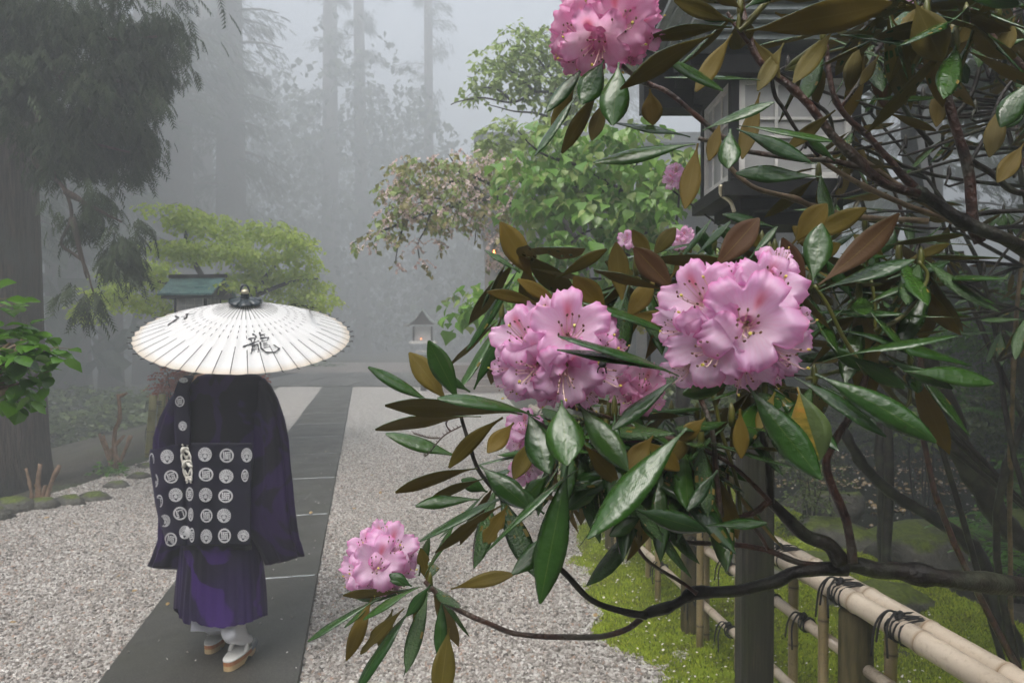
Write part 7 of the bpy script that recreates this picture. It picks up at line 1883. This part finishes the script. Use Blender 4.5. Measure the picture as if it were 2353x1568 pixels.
for X, Y, d in ((1810, 150, 1.5), (1850, 330, 1.6), (1930, 420, 1.5), (2290, 150, 1.7), (2330, 380, 1.8), (2260, 620, 1.9), (1900, 120, 1.7), (2010, 190, 1.8), (1960, 300, 1.9), (2080, 330, 1.7), (1880, 250, 1.9), (2120, 220, 1.6), (2240, 250, 1.6), (2180, 400, 1.7), (1990, 60, 1.6), (2105, 765, 2.2), (2010, 720, 2.4), (2060, 560, 2.4), (1960, 640, 2.5)):
    c = P(X, Y, d); whorl(Bush2, mb2, X, Y, d, 9, .13, int(X), src=min(nodes, key=lambda q: (q - c).length), el=(-50, 20))
mb2.build('twig', M['bark_dark'], Bush2, kind='stuff')
truss(Bush2, 1550, 405, 2.6, [(1550, 395, 22, 0, .3, 0), (1540, 415, 20, -.5, -.2, 0), (1560, 420, 18, .3, -.5, 0), (1555, 385, 16, .2, .9, 0)], 'small pale truss against the green leaves', 2, 11, rp=18)
truss(Bush2, 1438, 550, 2.6, [(1436, 548, 20, -.3, .3, 0), (1450, 558, 16, .4, -.2, 0)], None, 2, 12, rp=14)
truss(Bush2, 1568, 546, 2.2, [(1568, 546, 26, .1, .1, 0), (1580, 532, 18, .4, .6, 0), (1556, 560, 18, -.4, -.4, 0)], None, 2, 13, rp=18)
truss(Bush2, 2320, 75, 2.2, [(2320, 70, 24, 0, .1, 0), (2335, 95, 22, .5, -.4, 0), (2298, 60, 16, -.5, .5, 0)], None, 3, 14, rp=22)
truss(Bush2, 2070, 2, 2.0, [(2070, 2, 22, 0, .1, 0), (2085, 10, 16, .5, -.2, 0)], None, 2, 15, rp=18)
for X, Y, d in ((1550, 405, 2.6), (1438, 550, 2.6), (1568, 546, 2.2), (2320, 75, 2.2)):
    mb = MB(); c = P(X, Y + 10, d) + V((0, .04, -.03)); src = V((2.0, 2.6, .9)) if X < 2000 else base2 + V((0, 0, 1.5))
    branch_mb(mb, [src, src.lerp(c, .5) + V((0, 0, .1)), c], .01, .004, 6); mb.build('branch', M['bark_dark'], Bush2)
nl = len([o for o in Bush2.children if o.name.startswith('leaf')]); print('back bush leaves', nl)

# ---- small visitors on the bush
bp_ = P(1384, 836, .715)
bee = thing('bee', bp_, 'black bumblebee working a bloom under the two narrow leaves', 'bee')
def blob(mb, c, rx, ry, rz, mi=0):
    rings = []
    for i in range(7):
        a = PI * i / 6; rings.append([c + V((rx * math.sin(a) * math.cos(b) + 1e-5 * math.cos(b), -ry * math.cos(a), rz * math.sin(a) * math.sin(b) + 1e-5 * math.sin(b))) for b in [2 * PI * k_ / 10 for k_ in range(10)]])
    mb.loft(rings, mi)
mb = MB(); blob(mb, bp_, .0042, .006, .004); mb.build('abdomen', M['cord'], bee)
mb = MB(); blob(mb, bp_ + V((-.001, .007, .001)), .0036, .0038, .0036); mb.build('thorax', M['stigma'], bee)
mb = MB(); blob(mb, bp_ + V((-.001, .0115, 0)), .0022, .002, .0022); mb.build('head', M['cord'], bee)
for s_ in (-1, 1):
    mb = MB(); w0 = bp_ + V((-.001 + .002 * s_, .006, .004)); mb.add([w0, w0 + V((.004 * s_, -.006, .003)), w0 + V((.007 * s_, -.009, .002)), w0 + V((.005 * s_, -.001, .002))], [(0, 1, 2, 3)]); mb.build('wing', M['toe_cover'], bee)
    for k_ in range(3):
        mb = MB(); l0 = bp_ + V((0, .004 + .002 * k_, -.002)); mb.tube([l0, l0 + V((.004 * s_, 0, -.003)), l0 + V((.005 * s_, .001, -.008))], .0005, 4); mb.build('leg', M['cord'], bee)
sp0 = P(1048, 985, .83)
sprig = thing('cedar_sprig', sp0, 'fallen reddish-brown cedar sprig caught on a wet leaf', 'sprig')
for pts in ([(1060, 978), (1020, 1000), (985, 1040), (975, 1048)], [(1010, 1006), (985, 1005), (950, 995)], [(1035, 992), (1025, 975), (1030, 960)]):
    mb = MB(); w = smooth_path(traced(pts, .83), 5); mb.tube(w, .0009, 4)
    for k_, q in enumerate(w[1:]):
        for s_ in (-1, 1): mb.add([q, q + V((.0008, 0, .0008)), q + V((-.003, 0, .004 * s_))], [(0, 1, 2)])
    mb.build('twig', M['bark_red'], sprig)

# ================================================================== haze
hz = MB(); hz.bbox((-74.5, -31, -3.4), (74.5, 97, 34.5))
ho = hz.build('haze', [], kind='stuff', smooth=False)
hm_ = bpy.data.materials.new('fog'); hm_.use_nodes = True
hn = hm_.node_tree; hn.nodes.clear()
ou = hn.nodes.new('ShaderNodeOutputMaterial'); pv = hn.nodes.new('ShaderNodeVolumePrincipled')
pv.inputs['Color'].default_value = (0.62, 0.66, 0.69, 1)
pv.inputs['Density'].default_value = HAZE_DENSITY
pv.inputs['Anisotropy'].default_value = 0.1
hn.links.new(pv.outputs[0], ou.inputs['Volume'])
ho.data.materials.append(hm_)
